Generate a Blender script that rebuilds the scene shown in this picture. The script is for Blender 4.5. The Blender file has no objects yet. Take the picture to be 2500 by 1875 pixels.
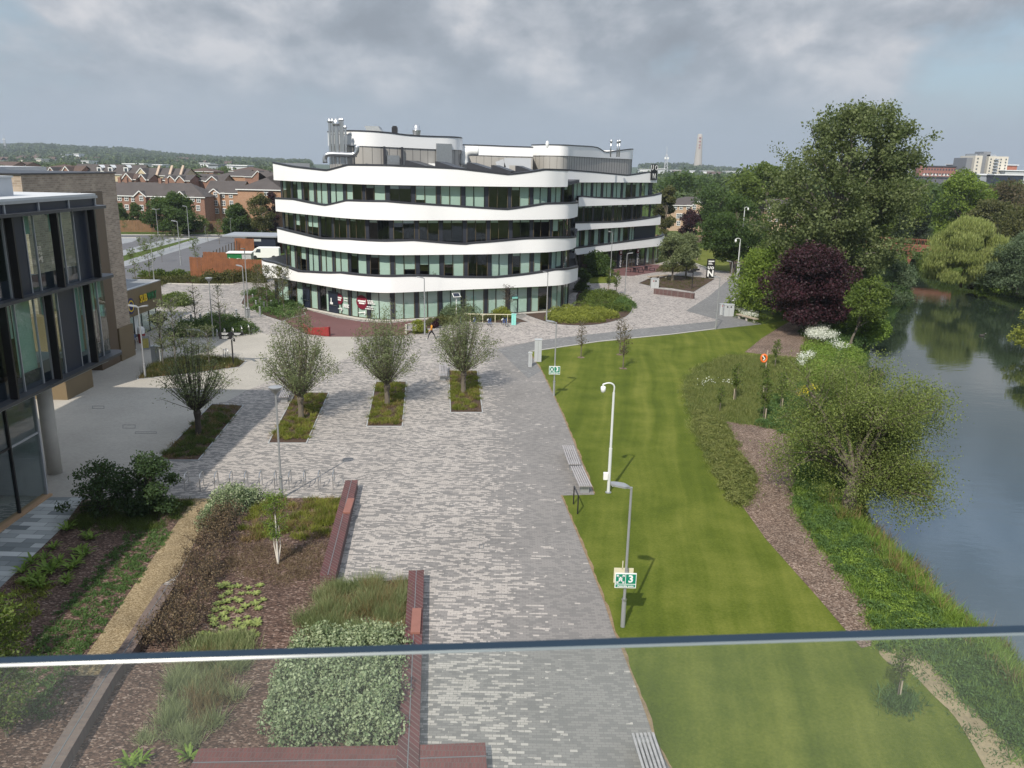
import bpy, math, random
import numpy as np
from mathutils import Vector, Matrix, geometry
R=math.radians
scene=bpy.context.scene
COL=scene.collection
# ------------------------------------------------------------------ camera
F=1960.; TH=R(15.1); RO=R(1.22); HC=16.5
cR,sR=math.cos(RO),math.sin(RO)
def ray(px,py):
    u=(px-1250)/F; v=(937.5-py)/F
    x=u*cR-v*sR; y=u*sR+v*cR
    return Vector((x, math.cos(TH)+y*math.sin(TH), -math.sin(TH)+y*math.cos(TH)))
def G(px,py,z=0.0):
    r=ray(px,py); t=(z-HC)/r.z
    return Vector((r.x*t,r.y*t,z))
def A(px,py,Y):
    r=ray(px,py); t=Y/r.y
    return Vector((r.x*t,Y,HC+r.z*t))
def GP(pts,z=0.0): return [tuple(G(a,b,z)[:2]) for a,b in pts]
def TZ(x,y,px,py):
    """height of the point above (x,y) seen at picture row py"""
    r=ray(px,py); t=math.hypot(x,y)/math.hypot(r.x,r.y)
    return HC+r.z*t
cam=bpy.data.cameras.new('camera'); co=bpy.data.objects.new('camera',cam); COL.objects.link(co)
right=Vector((1,0,0)); up=Vector((0,math.sin(TH),math.cos(TH))); fw=Vector((0,math.cos(TH),-math.sin(TH)))
cx=cR*right+sR*up; cy=-sR*right+cR*up
m=Matrix((cx,cy,-fw)).transposed().to_4x4(); m.translation=Vector((0,0,HC)); co.matrix_world=m
cam.sensor_width=36; cam.lens=36*F/2500; cam.clip_start=.05; cam.clip_end=30000
scene.camera=co
# ------------------------------------------------------------------ materials
MT={}
def newmat(name):
    m=bpy.data.materials.new(name); m.use_nodes=True; MT[name]=m
    nt=m.node_tree; return m,nt,nt.nodes['Principled BSDF']
def N(nt,t,**k):
    n=nt.nodes.new(t)
    for a,b in k.items():
        if a.startswith('i_'):
            key=a[2:]; n.inputs[int(key) if key.isdigit() else key].default_value=b
        else: setattr(n,a,b)
    return n
def L(nt,a,ao,b,bi): nt.links.new(a.outputs[ao],b.inputs[bi])
def c4(c): return (c[0],c[1],c[2],1)
def sc(c,f): return tuple(min(1,x*f) for x in c)
def pos(nt,scale=(1,1,1),rz=0):
    g=N(nt,'ShaderNodeNewGeometry'); mp=N(nt,'ShaderNodeMapping'); mp.inputs['Scale'].default_value=scale
    mp.inputs['Rotation'].default_value=(0,0,rz); L(nt,g,'Position',mp,0); return mp
def mixc(nt,fac,a,b):
    x=N(nt,'ShaderNodeMix',data_type='RGBA')
    for i,v in ((0,fac),(6,a),(7,b)):
        if isinstance(v,tuple) and hasattr(v[0],'outputs'): nt.links.new(v[0].outputs[v[1]],x.inputs[i])
        elif isinstance(v,tuple): x.inputs[i].default_value=c4(v)
        else: x.inputs[i].default_value=v
    return (x,2)
def ramp(nt,src,pts):
    r=N(nt,'ShaderNodeValToRGB'); nt.links.new(src[0].outputs[src[1]],r.inputs[0])
    e=r.color_ramp.elements
    while len(e)<len(pts): e.new(.5)
    for i,(p,c) in enumerate(pts): e[i].position=p; e[i].color=c4(c) if isinstance(c,tuple) else (c,c,c,1)
    return (r,0)
def noise(nt,vec,s,d=4,rough=.55,dist=0):
    n=N(nt,'ShaderNodeTexNoise'); n.inputs['Scale'].default_value=s; n.inputs['Detail'].default_value=d
    n.inputs['Roughness'].default_value=rough; n.inputs['Distortion'].default_value=dist
    if vec is not None: L(nt,vec,0,n,'Vector')
    return (n,0)
def bump(nt,b,src,st,dist=.05):
    x=N(nt,'ShaderNodeBump'); x.inputs['Strength'].default_value=st; x.inputs['Distance'].default_value=dist
    nt.links.new(src[0].outputs[src[1]],x.inputs['Height']); L(nt,x,0,b,'Normal')
def link(nt,s,b,i): nt.links.new(s[0].outputs[s[1]],b.inputs[i])
def mth(nt,op,a,b=0.,c=None):
    x=N(nt,'ShaderNodeMath',operation=op)
    for i,v in ((0,a),(1,b),(2,c)):
        if v is None: continue
        if isinstance(v,tuple): nt.links.new(v[0].outputs[v[1]],x.inputs[i])
        else: x.inputs[i].default_value=v
    return (x,0)
def plain(name,col,rough=.6,var=.12,vs=1.5,metal=0,bs=0,bst=.2,spec=.5,vs2=30):
    m,nt,b=newmat(name); p=pos(nt)
    n1=noise(nt,p,vs); n2=noise(nt,p,vs2,2)
    s=mth(nt,'ADD',mth(nt,'MULTIPLY',n1,.65),mth(nt,'MULTIPLY',n2,.35))
    link(nt,ramp(nt,s,[(.3,sc(col,1-var)),(.7,sc(col,1+var))]),b,'Base Color')
    b.inputs['Roughness'].default_value=rough; b.inputs['Metallic'].default_value=metal
    b.inputs['Specular IOR Level'].default_value=spec
    if bs: bump(nt,b,noise(nt,p,bs,3),bst,.03)
    return m
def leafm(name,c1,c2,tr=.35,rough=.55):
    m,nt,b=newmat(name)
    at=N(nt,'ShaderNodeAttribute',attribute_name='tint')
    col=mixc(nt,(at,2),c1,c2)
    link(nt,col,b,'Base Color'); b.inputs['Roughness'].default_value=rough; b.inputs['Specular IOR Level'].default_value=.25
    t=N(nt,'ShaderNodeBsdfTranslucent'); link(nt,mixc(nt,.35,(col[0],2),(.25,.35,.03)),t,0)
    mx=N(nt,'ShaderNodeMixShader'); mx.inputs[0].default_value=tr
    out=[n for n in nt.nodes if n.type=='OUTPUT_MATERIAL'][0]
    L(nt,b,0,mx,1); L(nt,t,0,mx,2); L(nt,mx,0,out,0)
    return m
def brickm(name,c1,c2,mortar,bw=.22,rh=.075,wall=True,mort=.01,rough=.85,vs=.5,var=.15,rz=0):
    m,nt,b=newmat(name)
    if wall:
        g=N(nt,'ShaderNodeNewGeometry'); s=N(nt,'ShaderNodeSeparateXYZ'); L(nt,g,'Position',s,0)
        u=mth(nt,'ADD',(s,0),(s,1)); cmb=N(nt,'ShaderNodeCombineXYZ'); link(nt,u,cmb,0); L(nt,s,2,cmb,1); vec=cmb
    else: vec=pos(nt,rz=rz)
    t=N(nt,'ShaderNodeTexBrick'); L(nt,vec,0,t,'Vector')
    t.inputs['Color1'].default_value=c4(c1); t.inputs['Color2'].default_value=c4(c2); t.inputs['Mortar'].default_value=c4(mortar)
    t.inputs['Scale'].default_value=1; t.inputs['Brick Width'].default_value=bw; t.inputs['Row Height'].default_value=rh; t.inputs['Mortar Size'].default_value=mort
    n=noise(nt,pos(nt),vs,5)
    mul=ramp(nt,n,[(.3,1-var),(.7,1+var*.3)])
    x=N(nt,'ShaderNodeMix',data_type='RGBA',blend_type='MULTIPLY'); x.inputs[0].default_value=1
    nt.links.new(t.outputs[0],x.inputs[6]); link(nt,mul,x,7); L(nt,x,2,b,'Base Color')
    b.inputs['Roughness'].default_value=rough
    return m
def pavem(name,bw,rh,light,mid,dark,P,xgrad=False,rz=0,clus=.5,mort=.006):
    """small blocks laid in rows, each block one of three tones"""
    m,nt,b=newmat(name); v=pos(nt,rz=rz)
    t=N(nt,'ShaderNodeTexBrick'); L(nt,v,0,t,'Vector')
    t.inputs['Color1'].default_value=(0,0,0,1); t.inputs['Color2'].default_value=(1,1,1,1); t.inputs['Mortar'].default_value=(.5,.5,.5,1)
    t.inputs['Scale'].default_value=1; t.inputs['Brick Width'].default_value=bw; t.inputs['Row Height'].default_value=rh; t.inputs['Mortar Size'].default_value=mort
    r=(t,0)
    # groups of neighbouring blocks in a row share a tone more often than chance
    t2=N(nt,'ShaderNodeTexBrick',offset=.31,offset_frequency=2); sh_=N(nt,'ShaderNodeSeparateXYZ'); L(nt,v,0,sh_,0); cs_=N(nt,'ShaderNodeCombineXYZ'); wv=mth(nt,'PINGPONG',(sh_,1),3.0); link(nt,mth(nt,'ADD',(sh_,0),mth(nt,'MULTIPLY',mth(nt,'SNAP',wv,rh*2),.9)),cs_,0); L(nt,sh_,1,cs_,1); L(nt,cs_,0,t2,'Vector')
    t2.inputs['Color1'].default_value=(0,0,0,1); t2.inputs['Color2'].default_value=(1,1,1,1); t2.inputs['Mortar'].default_value=(.5,.5,.5,1)
    t2.inputs['Scale'].default_value=1; t2.inputs['Brick Width'].default_value=bw*2.4; t2.inputs['Row Height'].default_value=rh; t2.inputs['Mortar Size'].default_value=0
    dg=noise(nt,pos(nt,(.9,1.6,1),.5),1.1,2)
    rr=mth(nt,'ADD',mth(nt,'MULTIPLY',r,1-clus),mth(nt,'MULTIPLY',(t2,0),clus))
    rr=mth(nt,'ADD',rr,mth(nt,'MULTIPLY',mth(nt,'SUBTRACT',dg,.5),.5))
    if xgrad:
        g=N(nt,'ShaderNodeNewGeometry'); s=N(nt,'ShaderNodeSeparateXYZ'); L(nt,g,'Position',s,0)
        e=mth(nt,'ADD',(s,0),mth(nt,'MULTIPLY',(s,1),.055))
        e=mth(nt,'SUBTRACT',e,2.1)         # 0 on the line where the grey path begins
        k=mth(nt,'MULTIPLY_ADD',e,.38,.5); k=mth(nt,'MINIMUM',mth(nt,'MAXIMUM',k,0),1)
        thr=mth(nt,'ADD',mth(nt,'MULTIPLY',k,.42),1-P)
    else: thr=mth(nt,'ADD',0.,1-P)
    isl=mth(nt,'GREATER_THAN',rr,thr)
    q=mth(nt,'FRACT',mth(nt,'MULTIPLY',r,7.31))
    base=mixc(nt,mth(nt,'GREATER_THAN',q,.6),mid,dark)
    lv=mixc(nt,q,light,sc(light,.86))
    c=mixc(nt,isl,base,lv)
    big=noise(nt,pos(nt),.25,5); mul=ramp(nt,big,[(.3,.88),(.7,1.06)])
    x=N(nt,'ShaderNodeMix',data_type='RGBA',blend_type='MULTIPLY'); x.inputs[0].default_value=1
    link(nt,c,x,6); link(nt,mul,x,7)
    fin=mixc(nt,(t,1),(x,2),sc(dark,.75))
    link(nt,fin,b,'Base Color'); b.inputs['Roughness'].default_value=.8
    return m
# ------------------------------------------------------------------ mesh helpers
class MB:
    def __init__(s): s.v=[]; s.f=[]
    def face(s,pts): k=len(s.v); s.v+= [tuple(p) for p in pts]; s.f.append(list(range(k,k+len(pts))))
    def obox(s,c,size,rz=0,rx=0,ry=0):
        k=len(s.v); a,b,d=[q/2 for q in size]
        M_=Matrix.Rotation(rz,3,'Z')@Matrix.Rotation(ry,3,'Y')@Matrix.Rotation(rx,3,'X')
        for x,y,z in ((-a,-b,-d),(a,-b,-d),(a,b,-d),(-a,b,-d),(-a,-b,d),(a,-b,d),(a,b,d),(-a,b,d)):
            s.v.append(tuple(M_@Vector((x,y,z))+Vector(c)))
        s.f+=[[k+i for i in q] for q in ((3,2,1,0),(4,5,6,7),(0,1,5,4),(1,2,6,5),(2,3,7,6),(3,0,4,7))]
        return s
    def box(s,x0,x1,y0,y1,z0,z1): return s.obox(((x0+x1)/2,(y0+y1)/2,(z0+z1)/2),(abs(x1-x0),abs(y1-y0),abs(z1-z0)))
    def beam(s,p,q,w,h=None):
        """box from p to q, w wide, h high"""
        p=Vector(p);q=Vector(q);h=h or w;d=(q-p).normalized()
        u=Vector((0,0,1)) if abs(d.z)<.95 else Vector((0,1,0))
        a=d.cross(u).normalized(); b=a.cross(d)
        k=len(s.v)
        for e in (p,q):
            for i,j in ((-1,-1),(1,-1),(1,1),(-1,1)): s.v.append(tuple(e+a*(i*w/2)+b*(j*h/2)))
        s.f+=[[k+i for i in q_] for q_ in ((3,2,1,0),(4,5,6,7),(0,1,5,4),(1,2,6,5),(2,3,7,6),(3,0,4,7))]
        return s
    def tube(s,pts,rad,n=8,cap=True):
        pts=[Vector(p) for p in pts]
        if not isinstance(rad,(list,tuple)): rad=[rad]*len(pts)
        k=len(s.v); prev=None
        for i,p in enumerate(pts):
            d=(pts[min(i+1,len(pts)-1)]-pts[max(i-1,0)])
            d=d.normalized() if d.length>1e-9 else Vector((0,0,1))
            if prev is None: a=d.orthogonal().normalized()
            else: a=(prev-d*prev.dot(d)); a=a.normalized() if a.length>1e-6 else d.orthogonal().normalized()
            prev=a; b=d.cross(a)
            for j in range(n):
                t=2*math.pi*j/n; s.v.append(tuple(p+(a*math.cos(t)+b*math.sin(t))*rad[i]))
        for i in range(len(pts)-1):
            for j in range(n):
                a0=k+i*n+j; b0=k+i*n+(j+1)%n; s.f.append([a0,b0,b0+n,a0+n])
        if cap: s.f.append([k+j for j in range(n)][::-1]); s.f.append([k+(len(pts)-1)*n+j for j in range(n)])
        return s
    def prism(s,poly,z0,z1,bottom=False,side=True):
        poly=[tuple(p[:2]) for p in poly]; n=len(poly); k=len(s.v)
        s.v+=[(x,y,z1) for x,y in poly]
        tr=geometry.tessellate_polygon([[Vector((x,y,0)) for x,y in poly]])
        for t in tr:
            a,b,c=[Vector(poly[i]) for i in t]
            t=list(t)
            if (b-a).cross(c-a)<0: t=t[::-1]
            s.f.append([k+i for i in t])
        if side and z1!=z0:
            ar=sum(poly[i][0]*poly[(i+1)%n][1]-poly[(i+1)%n][0]*poly[i][1] for i in range(n))
            s.v+=[(x,y,z0) for x,y in poly]
            for i in range(n):
                j=(i+1)%n; q=[k+n+i,k+n+j,k+j,k+i]
                s.f.append(q if ar>0 else q[::-1])
            if bottom:
                for t in tr: s.f.append([k+n+i for i in t])
        return s
    def ribbon(s,a,b,closed=False):
        """faces between two point lists"""
        k=len(s.v); n=len(a); s.v+=[tuple(p) for p in a]+[tuple(p) for p in b]
        for i in range(n if closed else n-1):
            j=(i+1)%n; s.f.append([k+i,k+j,k+n+j,k+n+i])
        return s
    def lathe(s,prof,c=(0,0,0),n=16):
        k=len(s.v)
        for r,z in prof:
            for j in range(n): t=2*math.pi*j/n; s.v.append((c[0]+r*math.cos(t),c[1]+r*math.sin(t),c[2]+z))
        for i in range(len(prof)-1):
            for j in range(n):
                a=k+i*n+j;b=k+i*n+(j+1)%n; s.f.append([a,b,b+n,a+n])
        return s
    def build(s,name,mat,parent=None,org=None,smooth=False,bevel=0):
        me=bpy.data.meshes.new(name)
        o_=Vector(org) if org is not None else (Vector(parent['_o']) if parent is not None and '_o' in parent else None)
        v=s.v if o_ is None else [(a-o_.x,b-o_.y,c-o_.z) for a,b,c in s.v]
        me.from_pydata(v,[],s.f); me.materials.append(MT[mat]); me.update()
        if smooth: me.polygons.foreach_set('use_smooth',[True]*len(me.polygons))
        o=bpy.data.objects.new(name,me); COL.objects.link(o)
        if parent is not None:
            o.parent=parent
            if '_o' in parent: o['_o']=parent['_o'] if True else 0
        elif o_ is not None: o.location=o_
        if bevel:
            b=o.modifiers.new('bevel','BEVEL'); b.width=bevel; b.segments=2; b.limit_method='ANGLE'
        return o
def tag(o,label=None,cat=None,group=None,kind=None):
    if label: o['label']=label
    if cat: o['category']=cat
    if group: o['group']=group
    if kind: o['kind']=kind
    return o
def thing(name,label,cat,loc=(0,0,0),group=None,world=False,rz=0):
    """an Empty at the base; with world=True its parts are given in world coordinates"""
    o=bpy.data.objects.new(name,None); COL.objects.link(o); o.location=loc; o.rotation_euler=(0,0,rz)
    o.empty_display_size=.2
    if world: o['_o']=tuple(loc)
    return tag(o,label,cat,group)
def struct(name,mb,mat,smooth=False,kind='structure'):
    o=mb.build(name,mat,smooth=smooth); o['kind']=kind; return o
def dup(o,loc,label=None,group=None,rz=0,s=1,z=None):
    r=o.copy(); COL.objects.link(r); r.location=loc; r.rotation_euler=(0,0,rz)
    r.scale=(s,s,s) if not isinstance(s,tuple) else s
    if label: r['label']=label
    if group: r['group']=group
    def rec(a,b):
        for ch in list(a.children):
            c=ch.copy(); COL.objects.link(c); c.parent=b; rec(ch,c)
    rec(o,r); return r
def npmesh(name,V,nf,k,mat,tint=None,parent=None,smooth=False):
    """V: (nf*k,3) array, faces of k own verts"""
    me=bpy.data.meshes.new(name); nv=nf*k
    me.vertices.add(nv); me.vertices.foreach_set('co',V.astype(np.float32).ravel())
    me.loops.add(nv); me.loops.foreach_set('vertex_index',np.arange(nv,dtype=np.int32))
    me.polygons.add(nf); me.polygons.foreach_set('loop_start',(np.arange(nf)*k).astype(np.int32))
    me.polygons.foreach_set('loop_total',np.full(nf,k,dtype=np.int32))
    me.update(calc_edges=True)
    if tint is not None:
        at=me.attributes.new('tint','FLOAT','FACE'); at.data.foreach_set('value',tint.astype(np.float32))
    me.materials.append(MT[mat])
    o=bpy.data.objects.new(name,me); COL.objects.link(o)
    if parent is not None:
        o.parent=parent
        if '_o' in parent: o['_o']=parent['_o']
    return o
def unit(rng,n,zb=0):
    d=rng.normal(size=(n,3)); d[:,2]+=zb; return d/np.linalg.norm(d,axis=1)[:,None]
def leafobj(name,P,size,mat,parent=None,rng=None,tint=None,asp=.55,var=.35,up=0,drop=None):
    n=len(P); a=unit(rng,n,up)
    if drop is not None: a=unit(rng,n)*.35+np.array([0,0,-1.]); a/=np.linalg.norm(a,axis=1)[:,None]
    r=unit(rng,n); b=np.cross(a,r); b/=np.linalg.norm(b,axis=1)[:,None]+1e-9
    s=(size*(1+var*rng.uniform(-1,1,n)))[:,None]*.5
    V=np.empty((n,4,3)); V[:,0]=P+a*s; V[:,1]=P+b*s*asp; V[:,2]=P-a*s; V[:,3]=P-b*s*asp
    if tint is None: tint=rng.uniform(0,1,n)
    return npmesh(name,V.reshape(-1,3),n,4,mat,np.clip(tint,0,1),parent)
def blades(name,P,h,w,mat,parent=None,rng=None,lean=.35,tint=None,bend=0):
    n=len(P); a=rng.normal(size=(n,3))*lean; a[:,2]=1; a/=np.linalg.norm(a,axis=1)[:,None]
    th=rng.uniform(0,6.283,n); b=np.stack([np.cos(th),np.sin(th),np.zeros(n)],1)
    hh=(h*rng.uniform(.5,1.25,n))[:,None]; ww=w*rng.uniform(.6,1.3,n)[:,None]*.5
    V=np.empty((n,3,3)); V[:,0]=P-b*ww; V[:,1]=P+b*ww; V[:,2]=P+a*hh
    if tint is None: tint=rng.uniform(0,1,n)
    return npmesh(name,V.reshape(-1,3),n,3,mat,np.clip(tint,0,1),parent)
def inpoly(P,poly):
    x,y=P[:,0],P[:,1]; c=np.zeros(len(P),bool); n=len(poly)
    for i in range(n):
        x0,y0=poly[i][:2]; x1,y1=poly[(i+1)%n][:2]
        if y0==y1: continue
        k=((y0>y)!=(y1>y))&(x<(x1-x0)*(y-y0)/(y1-y0)+x0); c^=k
    return c
def scatter(poly,n,rng):
    q=np.array([p[:2] for p in poly]); lo,hi=q.min(0),q.max(0)
    ar=abs(sum(q[i][0]*q[(i+1)%len(q)][1]-q[(i+1)%len(q)][0]*q[i][1] for i in range(len(q))))/2
    m=int(n*(hi-lo).prod()/max(ar,1e-6))+8
    P=rng.uniform(lo,hi,size=(m,2)); P=P[inpoly(P,poly)][:n]
    return np.c_[P,np.zeros(len(P))]
def catmull(pts,k=8,closed=False):
    P=[Vector(p) for p in pts]; n=len(P); out=[]
    for i in range(n if closed else n-1):
        p0=P[(i-1)%n] if closed or i>0 else P[0]*2-P[1]; p1=P[i]; p2=P[(i+1)%n]
        p3=P[(i+2)%n] if closed or i+2<n else P[-1]*2-P[-2]
        for j in range(k):
            t=j/k; out.append(.5*((2*p1)+(p2-p0)*t+(2*p0-5*p1+4*p2-p3)*t*t+(3*p1-p0-3*p2+p3)*t**3))
    if not closed: out.append(P[-1])
    return out
def text(body,size,mat,parent,loc,rot,name='lettering',align='CENTER',ext=.01,sx=1,bold=0):
    cu=bpy.data.curves.new(name,'FONT'); cu.body=body; cu.size=size; cu.align_x=align; cu.align_y='CENTER'; cu.extrude=ext; cu.resolution_u=2; cu.offset=bold
    t=bpy.data.objects.new('tmp',cu); COL.objects.link(t)
    dg=bpy.context.evaluated_depsgraph_get(); me=bpy.data.meshes.new_from_object(t.evaluated_get(dg))
    bpy.data.objects.remove(t); me.materials.clear(); me.materials.append(MT[mat])
    o=bpy.data.objects.new(name,me); COL.objects.link(o); o.parent=parent; o.location=loc; o.rotation_euler=rot; o.scale=(sx,1,1)
    return o
# ------------------------------------------------------------------ palette
plain('white_render',(.86,.86,.86),.45,.02,.3)
plain('coping_dark',(.035,.037,.045),.45,.15)
plain('panel_dark',(.028,.032,.045),.4,.15,2)
plain('panel_navy',(.018,.024,.042),.35,.1,2)
plain('roof_dark',(.06,.062,.07),.8,.2,.4)
plain('roof_pale',(.55,.56,.57),.6,.08,.4)
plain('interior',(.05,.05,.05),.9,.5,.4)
plain('ceiling_in',(.35,.36,.35),.9,.1,.4)
plain('blind',(.60,.70,.645),.8,.05,.5)
plain('frame_bronze',(.11,.085,.045),.45,.2)
plain('frame_black',(.012,.012,.014),.4,.1)
plain('clad_grey',(.38,.365,.34),.5,.05,.4)
plain('clad_blue',(.42,.46,.5),.35,.05,.4)
plain('metal',(.55,.56,.57),.28,.08,3,metal=.9)
plain('galv',(.40,.42,.43),.45,.12,4,metal=.6)
plain('lamp_grey',(.33,.34,.35),.45,.1,4,metal=.3)
plain('white_paint',(.78,.79,.78),.45,.04,3)
plain('black_paint',(.015,.015,.017),.4,.1)
plain('bronze_clad',(.17,.125,.07),.5,.1,.6)
plain('fin_brown',(.07,.048,.032),.45,.12,2)
plain('ledge',(.05,.052,.058),.4,.15,2)
plain('alu',(.42,.43,.45),.4,.08,3,metal=.3)
plain('alu_panel',(.45,.47,.50),.45,.05,.6)
plain('concrete',(.52,.49,.44),.8,.1,1.5,bs=25)
plain('concrete_cool',(.36,.37,.37),.8,.12,1.5)
plain('timber',(.20,.16,.12),.75,.3,4)
plain('timber_slat',(.34,.32,.32),.6,.25,5)
plain('fence_orange',(.20,.075,.03),.75,.35,1.2,vs2=9)
plain('fence_tan',(.20,.115,.06),.8,.25,1.0,vs2=9)
plain('rust_steel',(.20,.075,.045),.7,.2,1)
plain('red_paint',(.26,.03,.03),.45,.1)
plain('green_paint',(.012,.16,.05),.45,.06)
plain('sign_green',(.0,.20,.12),.45,.03)
plain('teal_box',(.25,.62,.56),.5,.05)
plain('yellow_paint',(.75,.52,.02),.5,.05)
plain('navy_paint',(.02,.02,.12),.5,.05)
plain('burgundy',(.16,.008,.025),.5,.05)
plain('orange_ring',(.75,.16,.03),.5,.08)
plain('blue_bike',(.03,.12,.42),.4,.1)
plain('rubber',(.015,.015,.015),.7,.1)
plain('terracotta',(.25,.11,.085),.75,.12,3)
plain('soil',(.062,.036,.024),.95,.4,1.2,bs=18,bst=.7,vs2=14)
plain('bare_earth',(.27,.21,.125),.95,.25,1,bs=12,bst=.4,vs2=8)
plain('kerb',(.52,.50,.45),.85,.1,2)
plain('tile_roof',(.075,.064,.06),.85,.2,.35)
plain('tile_roof_brown',(.095,.062,.048),.85,.2,.35)
plain('render_cream',(.52,.44,.30),.85,.06,.5)
plain('window_white',(.75,.76,.75),.5,.05)
plain('glass_far',(.05,.065,.08),.12,.2,.5)
plain('bark',(.13,.11,.085),.9,.3,3,bs=14)
plain('bark_dark',(.055,.045,.035),.9,.3,3,bs=14)
plain('bark_pale',(.62,.58,.52),.8,.18,2.5)
plain('bark_grey',(.135,.125,.105),.9,.25,2.5)
plain('asphalt',(.11,.11,.118),.9,.12,.3)
plain('line_white',(.7,.7,.68),.8,.1)
plain('skin',(.28,.16,.10),.6,.05)
plain('hair',(.015,.01,.008),.7,.2)
plain('mustard_cloth',(.62,.26,.02),.8,.15,6)
plain('black_cloth',(.012,.013,.018),.8,.2,6)
plain('blue_cloth',(.10,.14,.25),.8,.1,6)
plain('far_white',(.75,.76,.78),.6,.03)
plain('far_grey',(.2,.21,.23),.6,.1)
plain('tower_stone',(.42,.39,.35),.8,.06,.03)
plain('steel_pale',(.45,.47,.5),.5,.1)
plain('car_black',(.015,.016,.018),.2,.05)
plain('car_silver',(.45,.47,.48),.25,.05,metal=.5)
plain('tail_red',(.4,.01,.01),.3,.05)
plain('duck',(.04,.035,.03),.7,.2)
plain('hill_ground',(.045,.075,.035),.95,.3,.004)
brickm('brick_red',(.27,.105,.065),(.19,.075,.05),(.30,.25,.2),var=.1)
brickm('brick_orange',(.40,.19,.095),(.31,.145,.075),(.40,.33,.25),var=.1)
brickm('brick_buff',(.44,.35,.27),(.28,.22,.17),(.46,.42,.36),.45,.15,var=.2,vs=.6)
brickm('brick_wall',(.125,.045,.045),(.085,.035,.035),(.17,.15,.14),.215,.075,mort=.012,var=.15)
brickm('red_paving',(.155,.068,.066),(.125,.058,.056),(.10,.05,.05),.22,.11,wall=False,mort=.006,var=.12)
brickm('slab_paving',(.16,.18,.185),(.52,.54,.53),(.10,.10,.10),1.2,.42,wall=False,mort=.01,var=.08,rz=.02)
brickm('cream_paving',(.43,.40,.35),(.37,.345,.305),(.27,.26,.24),.16,.08,wall=False,mort=.005,var=.14,vs=.22)
brickm('bay_paving',(.28,.295,.31),(.24,.25,.265),(.2,.2,.2),.4,.2,wall=False,var=.08)
pavem('mixed_paving',.24,.115,(.435,.395,.36),(.23,.215,.203),(.185,.175,.167),.50,xgrad=True)
pavem('far_paving',.24,.125,(.45,.405,.375),(.24,.22,.21),(.20,.187,.18),.57,rz=.35,clus=.35)
pavem('grey_paving',.24,.115,(.29,.288,.285),(.19,.188,.185),(.15,.15,.152),.12,rz=.35)
plain('blind_soft',(.28,.42,.35),.8,.05,.5)
plain('fin_black',(.012,.011,.012),.4,.1)
plain('inner_green',(.055,.085,.072),.8,.5,.35)
plain('terracotta_pale',(.42,.27,.16),.8,.1,2)
plain('bronze_dark',(.10,.068,.042),.5,.1,.6)
plain('roof_dark_soft',(.20,.21,.22),.8,.12,.4)
plain('timber_pale',(.36,.30,.23),.75,.2,4)
plain('white_pole',(.60,.62,.62),.4,.06,3)
plain('cream_plate',(.62,.58,.42),.6,.05)
plain('alu_cab',(.42,.44,.45),.45,.06,2)
plain('picnic_dark',(.03,.014,.02),.6,.1)
plain('poster_yellow',(.42,.36,.10),.6,.3,6)
plain('rail_cream',(.62,.58,.42),.5,.06)
brickm('wall_brown',(.17,.125,.105),(.13,.095,.085),(.14,.12,.11),.3,.12,wall=False,mort=.008)
brickm('wall_red_top',(.16,.055,.05),(.12,.045,.042),(.12,.08,.075),.11,.23,wall=False,mort=.01)
plain('fence_brown',(.125,.07,.04),.8,.25,1.0,vs2=9)
plain('frame_bronze2',(.07,.055,.045),.7,.2)
plain('roof_grey',(.28,.30,.33),.6,.1,.5)
plain('far_brick',(.30,.13,.10),.8,.1,.3)
plain('far_orange',(.42,.15,.09),.8,.1,.3)
plain('far_cream',(.62,.58,.50),.8,.05,.3)
plain('far_panel',(.50,.52,.54),.7,.06,.3)
plain('far_grey2',(.30,.33,.37),.7,.08,.3)
plain('far_slate',(.11,.11,.13),.8,.1,.3)
plain('far_red',(.30,.06,.04),.8,.1,.3)
brickm('brick_tan',(.46,.30,.19),(.38,.24,.15),(.48,.42,.34),var=.08)
brickm('brick_pale',(.50,.36,.25),(.42,.29,.20),(.5,.45,.38),var=.08)
plain('terrace_paving',(.30,.30,.29),.8,.1,2)
plain('skin_dark',(.10,.05,.035),.6,.05)
plain('joint_grey',(.14,.15,.16),.6,.1)
plain('edge_soil',(.22,.155,.09),.95,.35,3,vs2=12)
# ------------------------------------------------------------------ special materials
def chips(name,cols,scale,mort=0.,vs=.5,bst=.6):
    m,nt,b=newmat(name); p=pos(nt,(1,1.6,1))
    w=noise(nt,p,scale*.6,2); 
    v=N(nt,'ShaderNodeTexVoronoi'); v.inputs['Scale'].default_value=scale; L(nt,p,0,v,'Vector')
    sp=N(nt,'ShaderNodeSeparateColor'); L(nt,v,'Color',sp,0)
    r=ramp(nt,(sp,0),cols)
    big=noise(nt,pos(nt),vs,5); mul=ramp(nt,big,[(.3,.75),(.7,1.15)])
    x=N(nt,'ShaderNodeMix',data_type='RGBA',blend_type='MULTIPLY'); x.inputs[0].default_value=1
    link(nt,r,x,6); link(nt,mul,x,7); L(nt,x,2,b,'Base Color'); b.inputs['Roughness'].default_value=.95
    bump(nt,b,(sp,1),bst,.03)
chips('mulch',[(0,(.05,.03,.02)),(.45,(.135,.088,.062)),(.78,(.215,.15,.112)),(1,(.38,.30,.24))],16)
chips('mulch_dark',[(0,(.035,.02,.015)),(.5,(.09,.05,.036)),(.85,(.16,.10,.075)),(1,(.30,.22,.18))],13)
chips('gravel',[(0,(.14,.10,.05)),(.5,(.25,.185,.10)),(1,(.40,.32,.20))],22,vs=.7)
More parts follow.
